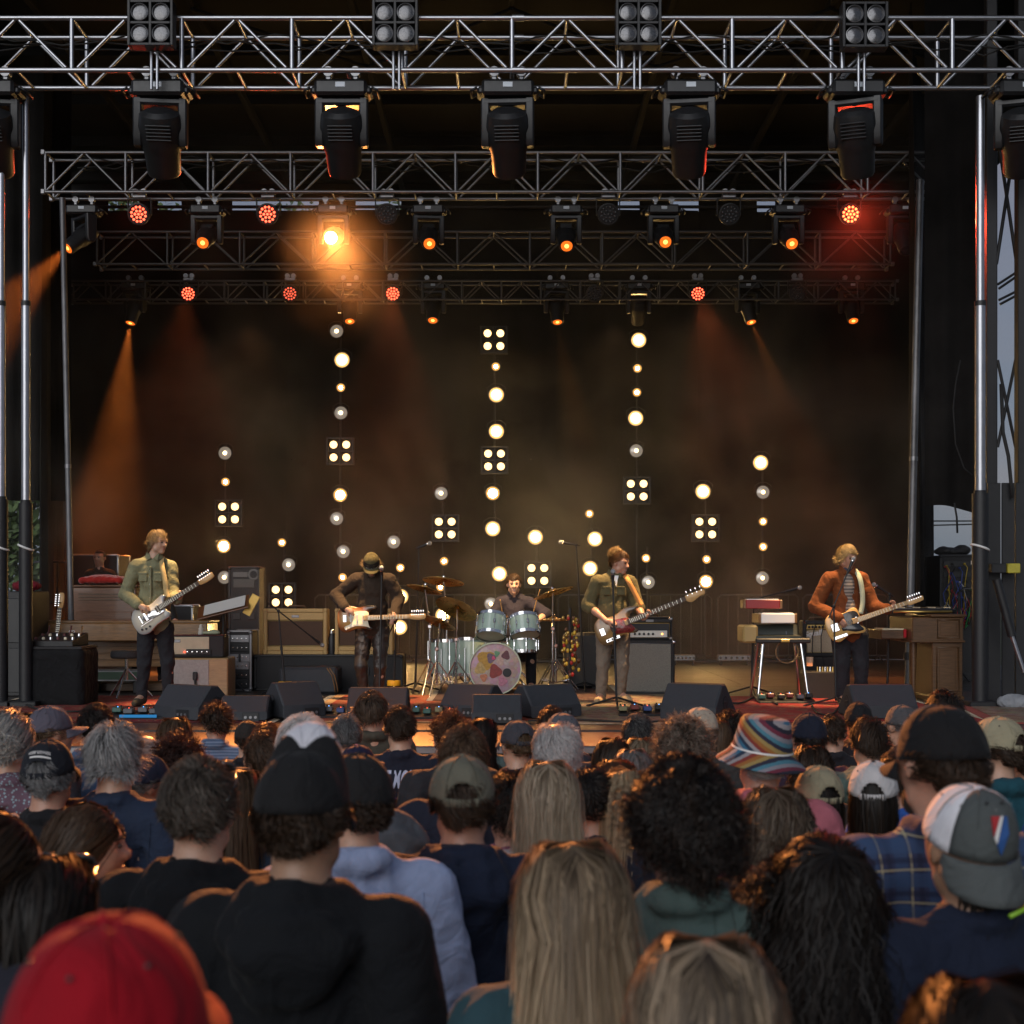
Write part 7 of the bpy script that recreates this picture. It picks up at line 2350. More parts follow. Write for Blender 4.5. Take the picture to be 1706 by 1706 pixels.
keyboard('red-topped keyboard at the top of the stack left of the singer', 1240, 1296, 1006, 1021, 15.64, mat('red_panel', (.28, .02, .02), .4), h + .37, -.06, M_CHROME)
t = thing('tambourine', 'wooden tambourine hanging beneath the electric piano', 'tambourine', P(1311, 1086, 15.45))
MB().lathe([(.115, -.02), (.125, -.02), (.125, .02), (.115, .02), (.115, -.02)], 32, ROTL).build('wooden_hoop', M_OAK, t, smooth=40)
for k in range(9):
    a = 2 * pi * k / 9
    MB().lathe([(0, .003), (.022, 0), (.022, -.004), (0, -.001)], 10, Matrix.Translation((.12 * cos(a), 0, .12 * sin(a)))).build('jingle', M_CHROME, t)
MB().cyl((0, 0, .12), (0, .05, .22), .004, n=6).build('hook', M_CHROME, t)
t, w, h = ground_box('amp_plinth', 'black case with round chrome catches under the small sparkly amplifier', 'case', 1333, 1396, 1094, 16.6, .4, M_TOLEX)
for k in range(3):
    MB().lathe([(.02, 0), (.032, .006), (.026, .014), (0, .015)], 14, Matrix.Translation((.04, -.2, h * (.25 + .22 * k))) @ ROTL).build('round_catch', M_CHROME, t, smooth=40)
sq = combo('small sparkly amplifier with a gold control panel and white script left of the singer', 1334, 1392, 1032, 1092, 16.6, M_TOLEX, mat('sparkle_grille', (.46, .38, .27), .7, var=.4, vscale=160, bump=.5, bscale=300), top_panel=.055, z0=h + .002, bot=0, depth=.24, panel_m=mat('gold_panel', (.75, .52, .18), .4))
text_mesh('amp_lettering', 'Squall', .085, M_WHITE, sq, Matrix.Translation((-.085, -.105, .265)) @ Matrix.Rotation(RAD(-9), 4, 'Y') @ Matrix.Rotation(RAD(90), 4, 'X'), extrude=.003, shear=.35, bold=.002)
for k, (x, c_) in enumerate(((-.12, M_RUBBER), (-.03, M_RUBBER), (.06, M_RUBBER))):
    q = at(1362, 16.4)
    tag(MB().tube([P(1345 + 14 * k, 1037, 16.45), P(1340 + 14 * k, 1060, 16.4), P(1338 + 15 * k, 1085, 16.4), P(1350 + 12 * k, 1110, 16.35), P(1352 + 10 * k, 1150, 16.3)], .006, 6).build('guitar_lead', M_RUBBER, smooth=True), ('left', 'middle', 'right')[k] + ' black lead hanging over the small sparkly amplifier', 'cable', 'leads over the small amplifier')
t = thing('glowing_cup', 'clear cup with an orange glow on the floor case by the singer', 'cup', at(1349, 15.9) + Vector((0, 0, .36)))
MB().lathe([(0, 0), (.035, 0), (.042, .10), (.038, .10), (.032, .006)], 16).build('cup_wall', mat('clear_plastic', (.7, .7, .7), .15, trans=.6), t, smooth=40)
MB().lathe([(0, .004), (.03, .004), (.032, .035), (0, .036)], 14).build('glow_light', emat('orange_glow', (1, .25, .04), 3.0), t)
t, w, h = ground_box('pedal_case', 'low black case with a row of bottle necks behind the singer', 'case', 1336, 1392, 1118, 15.95, .3, M_TOLEX)
for k in range(8):
    MB().lathe([(.012, 0), (.010, .05), (0, .052)], 8, Matrix.Translation((-.03 + .028 * k, -.08, h))).build('bottle_neck', (mat('brass', (.6, .4, .12), .3, .9), M_CHROME)[k % 2], t, smooth=40)

# wooden piano organ
Yp = 15.9
t = thing('spinet_piano', 'carved brown wooden piano with panelled end right of the singer', 'piano', at(1546, Yp))
zt, zk, z0 = zof(1027, Yp), zof(1067, Yp), 0
xl, xr = wof(1500 - 1546, Yp), wof(1583 - 1546, Yp)
xm = wof(1533 - 1546, Yp)
MB().box(((xm + xr) / 2, 0, (zk - .0) / 2), (xr - xm, .9, zk - .004), .01).build('lower_end_panel', M_DOAK, t, smooth=30)
MB().box(((xl + xr) / 2 - .0, 0, (zk + zt) / 2), (xr - xl, .95, zt - zk - .004), .01).build('upper_case', M_DOAK, t, smooth=30)
MB().box(((xm + xr) / 2 - .0, 0, zt + .015), (xr - xm + .06, 1.0, .03), .008).build('top_board', M_DOAK, t)
MB().box(((xl + xr) / 2, -.0, zk + .004), (xr - xl + .03, .98, .024), .006).build('waist_moulding', M_DOAK, t)
MB().box(((xm + xr) / 2, 0, .03), (xr - xm + .03, .94, .06), .008).build('plinth', M_DOAK, t)
def mould(a, b, c, d, y, nm):
    m = MB(); m.tube([(a, y, c), (b, y, c), (b, y, d), (a, y, d)], .011, 6, close=True); m.build(nm, M_DOAK, t, smooth=True)
    MB().box(((a + b) / 2, y + .004, (c + d) / 2), (b - a - .05, .012, d - c - .05), .006).build('raised_panel', M_DOAK, t)
mould(xm + .05, xr - .05, .12, zk - .06, -.452, 'panel_moulding')
mould(xm + .05, xr - .05, zk + .04, zt - .03, -.477, 'panel_moulding')
xk = wof(1458 - 1546, Yp)
MB().box(((xk + xl) / 2, .1, zk + .07), (xl - xk - .002, .70, .10), .01).build('key_bed', M_DOAK, t, smooth=30)
MB().box(((xk + xl) / 2 + .0, -.05, zk + .128), (xl - xk - .04, .36, .018), .003).build('white_keys', M_CREAM, t)
MB().box((xl - .02, -.26, zk + .085), (.03, .03, .09), .004).build('red_felt_end', mat('red_felt', (.4, .01, .02), .9), t)
MB().cyl((wof(1509 - 1546, Yp), -.30, 0), (wof(1509 - 1546, Yp), -.30, zk - .01), .022, .04, n=8).build('front_leg', M_DOAK, t, smooth=50)
t = thing('lap_steel_case', 'dark stringed instrument with a gold rim lying on the wooden piano', 'zither', at(1532, Yp - .1) + Vector((0, 0, zt + .035)), .08)
MB().prism(smooth_poly([(-.34, -.12), (.3, -.16), (.36, 0), (.3, .16), (-.3, .14), (-.38, .02)], 4), 0, .05, bev=.01).build('body', M_BLACK, t, smooth=40)
m = MB(); m.tube([(-.34, -.13, .02), (.0, -.155, .02), (.3, -.165, .02)], .014, 6); m.build('gold_rim', mat('brass', (.6, .4, .12), .3, .9), t, smooth=True)
for k in range(9):
    MB().cyl((-.3, -.1 + .025 * k, .055), (.32, -.12 + .03 * k, .06), .002, n=5).build('string', M_CHROME, t)
for k in range(8):
    MB().box((-.3 + .085 * k, .0, .064), (.012, .26, .012), .003).build('chord_bar', M_CREAM if k % 2 else M_BLACK, t)

# equipment rack in the gap at the back right
t, w, h = ground_box('patch_rack', 'tall black rack with coloured patch leads under the patch of sky', 'rack', 1554, 1621, 926, 19.6, .7, M_TOLEX)
case_edges(t, w, h, .7, M_BLACK)
cols = [mat('lead_%d' % i, c_, .5) for i, c_ in enumerate(((.4, .02, .03), (.03, .3, .08), (.5, .35, .03), (.04, .08, .35), (.5, .5, .5), (.015, .015, .015)))]
rnd = random.Random(11)
for r_ in range(5):
    MB().box((0, -.355, h * (.93 - .085 * r_)), (w * .86, .012, .075), .003).build('rack_unit', M_PLAST, t)
for k in range(34):
    x, z = (rnd.random() - .5) * w * .8, h * (.56 + .40 * rnd.random())
    m = MB(); m.cyl((x, -.36, z), (x, -.40, z), .014, n=8); m.tube([(x, -.40, z), (x + .02, -.44, z - .05), (x + (rnd.random() - .5) * .2, -.42, z - .25), (x + (rnd.random() - .5) * .2, -.40, h * .45)], .006, 5)
    m.build('patch_lead', cols[rnd.randrange(6)], t, smooth=True)
MB().box((w * .28, -.365, h * .94), (.05, .006, .05), .002).build('white_label', M_WHITE, t)
tb = thing('black_bag', 'lumpy black bag on top of the patch rack against the sky', 'bag', at(1588, 19.5) + Vector((0, 0, h + .004)))
mesh_obj('bag_body', sdf_mesh('bag_body', [E(V3(-.06, 0, .05), (.2, .14, .055)), E(V3(.12, 0, .07), (.11, .12, .07)), E(V3(-.14, 0, .06), (.08, .1, .06))], .012, folds=.01, seed=3), M_TOLEX, tb, fix=False)
t = thing('grey_cloth_heap', 'crumpled pale grey cloth on the floor at the foot of the right tower', 'cloth', at(1688, 14.6))
mesh_obj('cloth_heap', sdf_mesh('cloth_heap', [E(V3(0, 0, .06), (.16, .1, .08)), E(V3(.1, 0, .05), (.12, .1, .06))], .010, folds=.014, seed=13), cloth('grey_heap_cloth', (.25, .26, .28)), t, fix=False)

# pedal boards along the front
def pedalboard(label, px, Y, w, n, seed, lit=None):
    t = thing('pedal_board', label, 'pedal board', at(px, Y), group='pedal boards at the players feet')
    MB().box((0, 0, .035), (w, .32, .03), .006, Matrix.Rotation(RAD(7), 3, 'X')).build('board', M_BLACK, t)
    MB().box((0, -.14, .012), (w * .9, .02, .022)).build('foot', M_BLACK, t)
    rnd = random.Random(seed)
    pal = ((.03, .06, .18), (.20, .18, .09), (.16, .03, .025), (.34, .34, .34), (.04, .11, .09), (.02, .02, .02), (.10, .10, .11))
    for k in range(n):
        x = -w * .42 + w * .84 * k / (n - 1); y = .03 + (k % 2) * .06 - .06
        z = .06 + y * .12
        ci = rnd.randrange(len(pal))
        b = MB().box((x, y, z + .022), (w * .7 / n, .11, .045), .006).build('pedal', mat('pedal_paint_%d' % ci, pal[ci], .4), t, smooth=30)
        for j in (-1, 1):
            MB().lathe([(.009, 0), (.007, .014), (0, .015)], 8, Matrix.Translation((x + j * .02, y + .03, z + .045))).build('knob', M_BLACK, b)
        MB().ball((x, y - .005, z + .047), .004, 6).build('indicator', emat(('pedal_red', 'pedal_blue')[k % 2], ((1, .1, .05), (.1, .4, 1))[k % 2], 5.0), b)
    if lit:
        MB().box((0, -.175, .04), (w * .40, .008, .026), .002).build('blue_display', emat('blue_display', (.04, .26, .6), .75), t)
    return t
pedalboard('pedal board with a bright blue display at the feet of the tall guitarist', 238, 13.3, .85, 7, 1, True)
pedalboard('white and grey pedal board left of the square centre monitor', 558, 13.4, .42, 4, 2)
pedalboard('pedal board with blue lights left of the drum monitors', 712, 13.3, .5, 5, 3)
pedalboard('pedal board with a white pedal at the bassist feet', 1078, 13.6, .55, 5, 4)
pedalboard('pedal tray under the electric piano', 1308, 15.2, .6, 6, 5)
# cables lying on the boards
for k, (pts, lab) in enumerate((([(30, 1170), (60, 1185), (130, 1190), (180, 1180)], 'black cable curling over the red rug at the far left'), ([(880, 1206), (960, 1204), (1060, 1208), (1180, 1203)], 'thick black cable along the front edge before the bassist'), ([(1180, 1170), (1230, 1176), (1262, 1165), (1300, 1180)], 'cable looping over the red rug by the electric piano'), ([(1352, 1178), (1362, 1192), (1385, 1195), (1400, 1180)], 'cable looping at the foot of the singer stand'), ([(392, 1165), (420, 1172), (450, 1166), (480, 1172)], 'cable behind the low monitor on the left'))):
    q = []
    for (x, y) in pts:
        Yg = (CH - DZ) * F / (y - HY)
        q.append(Vector(((x - CX) / F * Yg, Yg, DZ + .028)))
    sm = []
    for i in range(len(q) - 1):
        for j in range(6):
            p0, p1, p2, p3 = q[max(0, i - 1)], q[i], q[i + 1], q[min(len(q) - 1, i + 2)]
            u = j / 6
            sm.append(.5 * ((2 * p1) + (p2 - p0) * u + (2 * p0 - 5 * p1 + 4 * p2 - p3) * u * u + (3 * p1 - p0 - 3 * p2 + p3) * u ** 3))
    tag(MB().tube(sm, .010, 6).build('floor_cable', M_RUBBER, smooth=True), lab, 'cable', 'cables lying on the stage')
# ---------------- the crowd ----------------
TOP = 1.75
_cache = {}
def rotz(v, a):
    return V3(v[0] * cos(a) - v[1] * sin(a), v[0] * sin(a) + v[1] * cos(a), v[2])

def base(sex, pose):
    "pose: (head yaw in degrees, pitch)"
    key = ('J', sex, pose)
    if key not in _cache:
        J = std_joints(.178 if sex == 'm' else .158, .085)
        if sex == 'f':
            J['sha'][2] -= .012; J['shb'][2] -= .012
        yaw, pitch = RAD(pose[0]), RAD(pose[1])
        J['face'] = rotz(V3(0, cos(pitch), sin(pitch)), yaw)
        J['up'] = rotz(V3(0, -sin(pitch), cos(pitch)), yaw)
        J['head'] = J['head'] + rotz(V3(0, -.02 * sin(pitch), 0), yaw)
        G = body_prims(J, 1.0 if sex == 'm' else .9, fem=(sex == 'f'))
        me = sdf_mesh('body', all_body(G), .0145, k0=.02)
        _cache[key] = (J, G, me)
    return _cache[key]

def clothes(kind, sex, var):
    key = ('C', kind, sex, var)
    if key not in _cache:
        J = std_joints(.178 if sex == 'm' else .158, .085)
        if sex == 'f':
            J['sha'][2] -= .012; J['shb'][2] -= .012
        G = body_prims(J, 1.0 if sex == 'm' else .9, fem=(sex == 'f'))
        loose = {'tee': .012, 'polo': .014, 'hoodie': .016, 'jacket': .018, 'tank': .006, 'shirt': .016, 'sweater': .018}[kind]
        slv = {'tee': 'short', 'polo': 'short', 'tank': 'none'}.get(kind, 'long')
        pr = shirt_prims(J, G, slv, loose=loose)
        nk = J['neck']
        if kind == 'tank':
            pr = [E(V3(0, 0, 1.24), (.148, .108, .17)), E(V3(0, 0, 1.05), (.150, .108, .2)), C(V3(-.09, -.02, 1.30), V3(-.075, -.045, 1.475), .03, .018), C(V3(.09, -.02, 1.30), V3(.075, -.045, 1.475), .03, .018), E(V3(0, 0, .9), (.17, .12, .12))]
        if kind in ('polo', 'shirt', 'jacket'):
            pr += collar_prims(J, .064, rad=.016 if kind != 'jacket' else .02)
            pr += [C(nk + V3(-.05, -.055, .035), nk + V3(.05, -.055, .035), .018, k=.02)]
        elif kind == 'hoodie':
            for (rx, ry, yc, zc, dz, r0) in ((.080, .072, -.022, 1.492, -.012, .020), (.096, .078, -.045, 1.468, .012, .022), (.110, .070, -.070, 1.440, .035, .022)):
                ring = [V3(rx * cos(t), yc + ry * sin(t), zc + dz * sin(t)) for t in np.linspace(RAD(-200), RAD(20), 12)]
                for a, b in zip(ring[:-1], ring[1:]):
                    pr.append(C(a, b, r0, k=.012))
            pr.append(E(V3(0, -.112, 1.385), (.085, .030, .075), k=.04))
        else:
            pr += collar_prims(J, .061, rad=.010)
        me = sdf_mesh('shirt', pr, .013, infl=.010, folds=.0075 if kind != 'hoodie' else .009, seed=var * 7 + len(kind), k0=.02, fscale=.9)
        _cache[key] = me
    return _cache[key]

def trousers(sex):
    key = ('T', sex)
    if key not in _cache:
        J = std_joints(.178, .085)
        G = body_prims(J)
        _cache[key] = sdf_mesh('trousers', trouser_prims(J, G), .014, infl=.008, folds=.006, seed=3)
    return _cache[key]

def shoes(sex):
    key = ('S', sex)
    if key not in _cache:
        J = std_joints(.178, .085)
        o = []
        for a in 'ab':
            an, toe = J['an' + a], J['toe' + a]
            o.append(sdf_mesh('shoe', [C(an + V3(0, 0, -.01), V3(an[0], an[1], .05), .046, .048), C(V3(an[0], an[1], .045), lerp(an, toe, .7) * V3(1, 1, 0) + V3(0, 0, .042), .046, .042), C(lerp(an, toe, .6) * V3(1, 1, 0) + V3(0, 0, .04), toe, .042, .034)], .013, zcut=.0))
        _cache[key] = o
    return _cache[key]

def part(name, me, m, parent, M=None):
    o = bpy.data.objects.new(name, me)
    if len(me.materials) == 0:
        me.materials.append(None)
    link(o, parent)
    o.material_slots[0].link = 'OBJECT'
    o.material_slots[0].material = m
    if M is not None:
        o.matrix_local = M
    return o

def solve_spot(py, w, wm, extra):
    best = None
    k = (py - HY) / F
    for S in np.linspace(.90, 1.10, 21):
        lo, hi = .6, 13.0
        f = lambda Y: CH - k * Y - ground_z(Y) - S * (TOP + extra)
        for _ in range(50):
            md = (lo + hi) / 2
            if f(md) > 0: lo = md
            else: hi = md
        Y = (lo + hi) / 2
        err = abs(math.log(F * wm * S / Y / w)) + .5 * abs(S - 1)
        if best is None or err < best[0]:
            best = (err, S, Y)
    return best[1], best[2]

PANTS = [cloth('blue_jeans', (.05, .065, .10)), cloth('dark_trousers', (.025, .025, .03)), cloth('khaki_trousers', (.2, .16, .10))]
M_SHADES = mat('sunglasses_frame', (.02, .018, .015), .15, coat=1.0)
CROWD_POS = []
def fan(label, px, py, w, hair=None, cap=None, top=('tee', (.05, .05, .06)), sex='m', yaw=0, head=(0, 0), sk=None, wm=None, shades=False, extra=None, tex=None, Y=None, S=None, shoulder=None):
    i = len(CROWD_POS)
    style = hair[0] if hair else None
    if wm is None:
        wm = .182 if cap else {'short': .168, 'buzz': .16, 'medium': .18, 'mop': .185, 'long': .20, 'bob': .20, 'wavy': .215, 'curly': .26, 'curlylong': .26, 'afro': .25, 'curlyshort': .20, 'updo': .19}[style]
    if extra is None:
        extra = .022 if cap else {'short': .012, 'buzz': .004, 'medium': .02, 'curly': .07, 'curlylong': .06, 'afro': .075, 'curlyshort': .04}.get(style, .012)
    s_, y_ = solve_spot(py, w, wm, extra)
    if Y is not None:
        y_ = Y
        s_ = S or (CH - (py - HY) / F * Y - ground_z(Y)) / (TOP + extra)
    x_ = (px - CX) / F * y_
    if not yaw and head == (0, 0):
        rv = random.Random(i * 7 + 3)
        yaw = rv.uniform(-22, 22)
        head = rv.choice([(0, 0), (20, -3), (-20, -3)])
    t = thing('person', label, 'person', (x_, y_, ground_z(y_)), RAD(yaw), 'people in the crowd')
    t.scale = (s_, s_, s_)
    CROWD_POS.append((x_, y_, s_, label))
    J, G, bm_ = base(sex, head)
    sk = sk or (SKIN, SKIN2, SKIN)[i % 3]
    part('body', bm_, sk, t)
    kind, colr = top[0], top[1]
    rnd = random.Random(i)
    m = tex or cloth('cloth_%02d' % i, colr, var=.18, bscale=(300 if kind != 'hoodie' else 180))
    shirt = part({'hoodie': 'hoodie', 'jacket': 'jacket', 'tank': 'tank_top'}.get(kind, 'shirt'), clothes(kind, sex, i % 2), m, t)
    part('trousers', trousers(sex), PANTS[i % 3], t)
    for me in shoes(sex):
        part('shoe', me, M_BLK_SHOE, t)
    Mh = np4(G['Rh'], J['head'])
    if hair:
        kw = dict(hair[3]) if len(hair) > 3 else {}
        n = 6400 if w > 140 else 2800 if w > 75 else 1050
        if style in ('short', 'buzz'):
            n = int(n * 1.5)
        if cap:
            n = int(n * .6)
            kw.setdefault('capped', .08)
            kw['gap'] = bool(cap.get('opening', True))
        if style in ('curly', 'curlylong', 'afro'):
            n = int(n * .8)
        n = kw.pop('n', n)
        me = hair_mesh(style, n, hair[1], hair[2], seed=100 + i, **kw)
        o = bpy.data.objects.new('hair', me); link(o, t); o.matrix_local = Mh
    if cap:
        c = dict(cap)
        cm = cloth('cap_cloth_%02d' % i, c.pop('col'), var=.12, bscale=350, bump=.2)
        for k in ('front', 'brimc', 'strap', 'seamc', 'button'):
            if k in c and isinstance(c[k], tuple):
                c[k] = cloth('cap_%s_%02d' % (k, i), c[k], var=.1, bscale=350)
        co, Mc = cap_parts(t, Mh, cm, m_front=c.pop('front', None), m_brim=c.pop('brimc', None), **c)
    if shades:
        g = MB()
        g.tube([(.083, -.06, .035), (.084, .02, .07), (.07, .07, .085)], .003, 6)
        g.tube([(-.083, -.06, .035), (-.084, .02, .07), (-.07, .07, .085)], .003, 6)
        for sx in (-1, 1):
            g.ball((sx * .036, .068, .10), (.032, .012, .022), 14, Matrix.Rotation(RAD(50), 3, 'X'))
        g.tube([(-.07, .072, .092), (0, .085, .098), (.07, .072, .092)], .004, 6)
        o = g.build('sunglasses', M_SHADES, t, smooth=True); o.matrix_local = Mh
    if cap:
        return t, J, G, Mh, co, shirt
    return t, J, G, Mh, None, shirt

GREY, GREY2, WHITE_H = (.20, .20, .205), (.36, .36, .37), (.55, .53, .52)
DKB, BRN, LTB, BLK, AUB = (.030, .018, .011), (.06, .034, .019), (.15, .095, .052), (.011, .009, .008), (.085, .034, .014)
BLD, BLD2 = (.36, .26, .15), (.13, .085, .05)

def stripes(name, cols, sc, rot=(0, 0, 0)):
    m = mat(name, cols[0], .9, bump=.3, bscale=220)
    nt = m.node_tree
    tc = nt.nodes.new('ShaderNodeTexCoord'); mp = nt.nodes.new('ShaderNodeMapping'); mp.inputs['Rotation'].default_value = rot; mp.inputs['Scale'].default_value = (sc, sc, sc)
    sx = nt.nodes.new('ShaderNodeSeparateXYZ'); fr = nt.nodes.new('ShaderNodeMath'); fr.operation = 'FRACT'
    r = nt.nodes.new('ShaderNodeValToRGB'); r.color_ramp.interpolation = 'CONSTANT'
    for i, c in enumerate(cols):
        e = r.color_ramp.elements[0] if i == 0 else r.color_ramp.elements.new(i / len(cols))
        e.color = (*c, 1)
    nz = nt.nodes.new('ShaderNodeTexNoise'); nz.inputs['Scale'].default_value = 90
    ad = nt.nodes.new('ShaderNodeMath'); ad.operation = 'MULTIPLY_ADD'; ad.inputs[1].default_value = .03
    nt.links.new(tc.outputs['Object'], mp.inputs[0]); nt.links.new(mp.outputs[0], sx.inputs[0])
    nt.links.new(tc.outputs['Object'], nz.inputs['Vector']); nt.links.new(nz.outputs[0], ad.inputs[0]); nt.links.new(sx.outputs['X'], ad.inputs[2])
    nt.links.new(ad.outputs[0], fr.inputs[0]); nt.links.new(fr.outputs[0], r.inputs[0]); nt.links.new(r.outputs[0], nt.nodes['Principled BSDF'].inputs['Base Color'])
    return m

def plaid(name, basec, c2, line, sc):
    m = mat(name, basec, .9, bump=.25, bscale=250)
    nt = m.node_tree
    tc = nt.nodes.new('ShaderNodeTexCoord'); sx = nt.nodes.new('ShaderNodeSeparateXYZ'); nt.links.new(tc.outputs['Object'], sx.inputs[0])
    last = None
    for axn in ('X', 'Z'):
        for (wd, off, c, f) in ((.42, 0, c2, .6), (.05, .5, line, .75), (.16, .28, (basec[0] * .3, basec[1] * .3, basec[2] * .4), .6)):
            ml = nt.nodes.new('ShaderNodeMath'); ml.operation = 'MULTIPLY_ADD'; ml.inputs[1].default_value = sc; ml.inputs[2].default_value = off
            fr = nt.nodes.new('ShaderNodeMath'); fr.operation = 'FRACT'
            lt = nt.nodes.new('ShaderNodeMath'); lt.operation = 'LESS_THAN'; lt.inputs[1].default_value = wd
            mu = nt.nodes.new('ShaderNodeMath'); mu.operation = 'MULTIPLY'; mu.inputs[1].default_value = f
            mx = nt.nodes.new('ShaderNodeMix'); mx.data_type = 'RGBA'; mx.inputs[7].default_value = (*c, 1); mx.inputs[6].default_value = (*basec, 1)
            nt.links.new(sx.outputs[axn], ml.inputs[0]); nt.links.new(ml.outputs[0], fr.inputs[0]); nt.links.new(fr.outputs[0], lt.inputs[0]); nt.links.new(lt.outputs[0], mu.inputs[0]); nt.links.new(mu.outputs[0], mx.inputs[0])
            if last: nt.links.new(last, mx.inputs[6])
            last = mx.outputs[2]
    nt.links.new(last, nt.nodes['Principled BSDF'].inputs['Base Color'])
    return m

def speckle(name, basec, c2, sc=60):
    m = mat(name, basec, .85, bump=.2, bscale=200)
    nt = m.node_tree
    tc = nt.nodes.new('ShaderNodeTexCoord'); v = nt.nodes.new('ShaderNodeTexVoronoi'); v.inputs['Scale'].default_value = sc
    r = nt.nodes.new('ShaderNodeValToRGB'); r.color_ramp.elements[0].position = .28; r.color_ramp.elements[1].position = .34
    r.color_ramp.elements[0].color = (*c2, 1); r.color_ramp.elements[1].color = (*basec, 1)
    nt.links.new(tc.outputs['Object'], v.inputs['Vector']); nt.links.new(v.outputs['Distance'], r.inputs[0]); nt.links.new(r.outputs[0], nt.nodes['Principled BSDF'].inputs['Base Color'])
    return m

# nearest people
fan('person in a plain bright red cap, back of the head, closest to the camera', 180, 1512, 335, ('short', DKB, BRN), dict(col=(.30, .004, .012), opening=False, high=1.03), ('tee', (.03, .03, .035)), yaw=-6)
fan('person in a black hooded jacket and a black cap with a tall white front', 502, 1243, 170, ('buzz', DKB, BRN), dict(col=(.012, .012, .013), front=(.55, .55, .6), high=1.55, opening=False, tilt=-.06, seamc=(.02, .02, .022)), ('hoodie', (.006, .007, .009)), yaw=-8, sk=SKIN3)
p22 = fan('man in a pale blue denim jacket and black cap turned towards the left', 592, 1250, 118, ('buzz', DKB, BRN), dict(col=(.014, .014, .015), opening=False, tilt=.04), ('jacket', (.30, .37, .56)), yaw=14, head=(20, 0))
p12 = fan('grey-brown short-haired man in a black hooded top with sunglasses pushed up', 330, 1263, 112, ('short', (.045, .033, .024), (.13, .11, .09)), None, ('hoodie', (.006, .007, .009)), yaw=-4, shades=True)
fan('woman with long ash blonde hair in a teal top, largest blonde in the middle', 955, 1396, 178, ('long', (.10, .068, .042), (.64, .48, .31), dict(tipcol=(.64, .49, .32))), None, ('tee', (.03, .07, .085)), sex='f', yaw=5)
fan('woman with dark-rooted blonde hair low at the bottom edge right of the teal blonde', 1175, 1555, 225, ('long', (.06, .042, .03), (.58, .44, .30), dict(tipcol=(.64, .50, .34))), None, ('sweater', (.05, .045, .05)), sex='f', yaw=-8, wm=.22)
fan('person with smooth very dark hair cut off at the bottom right corner', 1645, 1622, 235, ('long', BLK, DKB), None, ('sweater', (.012, .012, .015)), sex='f', yaw=4, wm=.21)
p64 = fan('man in a grey and white mesh cap worn backwards with a shield badge', 1618, 1300, 150, ('long', BLK, DKB, dict(capped=-.55, zend=-.27)), dict(col=(.62, .62, .66), front=(.075, .085, .085), brimc=(.085, .095, .095), back=True, opening=False, high=1.1, tilt=-.28, droop=.75, seamc=(.16, .17, .17)), ('tee', (.012, .017, .035)), yaw=12, sk=SKIN3)
fan('woman with thick very dark curls past her shoulders and a thin-strapped top', 1378, 1362, 170, ('curlylong', BLK, (.025, .016, .011)), None, ('tank', (.02, .02, .025)), sex='f', yaw=3, sk=SKIN2)
fan('woman with long wavy brown hair and pale highlights in front of the pink polo', 1292, 1308, 118, ('wavy', BRN, (.22, .17, .12), dict(zend=-.32)), None, ('tee', (.03, .025, .03)), sex='f', yaw=-5)
fan('person with a big dark curly mop and a sea green shirt with pale collar', 1140, 1240, 196, ('curly', BLK, (.030, .018, .012), dict(vol=.78)), None, ('shirt', (.085, .13, .122)), yaw=2, sk=SKIN3, wm=.25, extra=.055)
fan('person with dark hair and cheek showing, cut off at the left edge nearest the camera', -20, 1345, 118, ('long', DKB, BRN), None, ('tee', (.02, .02, .03)), sex='f', yaw=-40, head=(-30, 0), Y=2.6)
p10 = fan('dark straight-haired woman with sunglasses on her head and a pale floral shirt', 78, 1420, 105, ('long', BLK, DKB, dict(zend=-.26)), None, ('shirt', (.35, .33, .2)), sex='f', yaw=-6, shades=True, tex=speckle('floral_print', (.40, .38, .26), (.10, .16, .08), 22))
p8 = fan('brown-haired woman in a beige top turned to face right, her profile showing', 142, 1336, 110, ('bob', BRN, (.10, .06, .034), dict(zend=-.24)), None, ('sweater', (.34, .27, .17)), sex='f', yaw=-42, head=(-38, 2))
fan('blonde woman cut off at the right edge beside the mesh cap', 1722, 1468, 130, ('wavy', BLD, BLD2), None, ('tee', (.04, .04, .05)), sex='f', yaw=10, Y=2.9)
p57 = fan('tall bearded man in a black cap and blue plaid flannel shirt', 1570, 1170, 140, ('short', DKB, BRN), dict(col=(.010, .010, .011), front=(.08, .08, .085), opening=False, high=1.04, tilt=-.1), ('shirt', (.03, .05, .12)), yaw=6, head=(12, 0), tex=plaid('blue_plaid', (.025, .035, .085), (.03, .07, .16), (.42, .38, .22), 15.0), sk=SKIN2)
p30 = fan('man in an olive cap and navy hooded top in the middle of the crowd', 770, 1252, 108, ('short', DKB, BRN), dict(col=(.13, .125, .095), opening=True, seamc=(.09, .085, .065)), ('hoodie', (.012, .018, .038)), yaw=2)
fan('woman with straight streaked blonde hair and a white collar in front of the magenta tee', 912, 1264, 110, ('long', (.20, .14, .085), (.66, .54, .40), dict(zend=-.30, tipcol=(.62, .52, .38))), None, ('shirt', (.6, .6, .62)), sex='f', yaw=2)
p5 = fan('broad man with tousled grey hair in a plain navy tee', 190, 1200, 88, ('medium', GREY, (.40, .39, .38)), None, ('tee', (.018, .028, .055)), yaw=-3)
p6 = fan('grey-haired man in a dark cap with arched white lettering and black tee with red print', 80, 1228, 90, ('short', (.12, .12, .125), (.3, .3, .3), dict(capped=.0)), dict(col=(.014, .016, .022), opening=True), ('tee', (.010, .010, .012)), yaw=-2)
fan('woman with grey and blonde hair pinned in a low bun at the left edge', 15, 1190, 80, ('updo', GREY, (.45, .42, .37)), None, ('tee', (.12, .09, .13)), sex='f', yaw=6, tex=speckle('sparkle_print', (.12, .07, .10), (.25, .35, .40), 70))
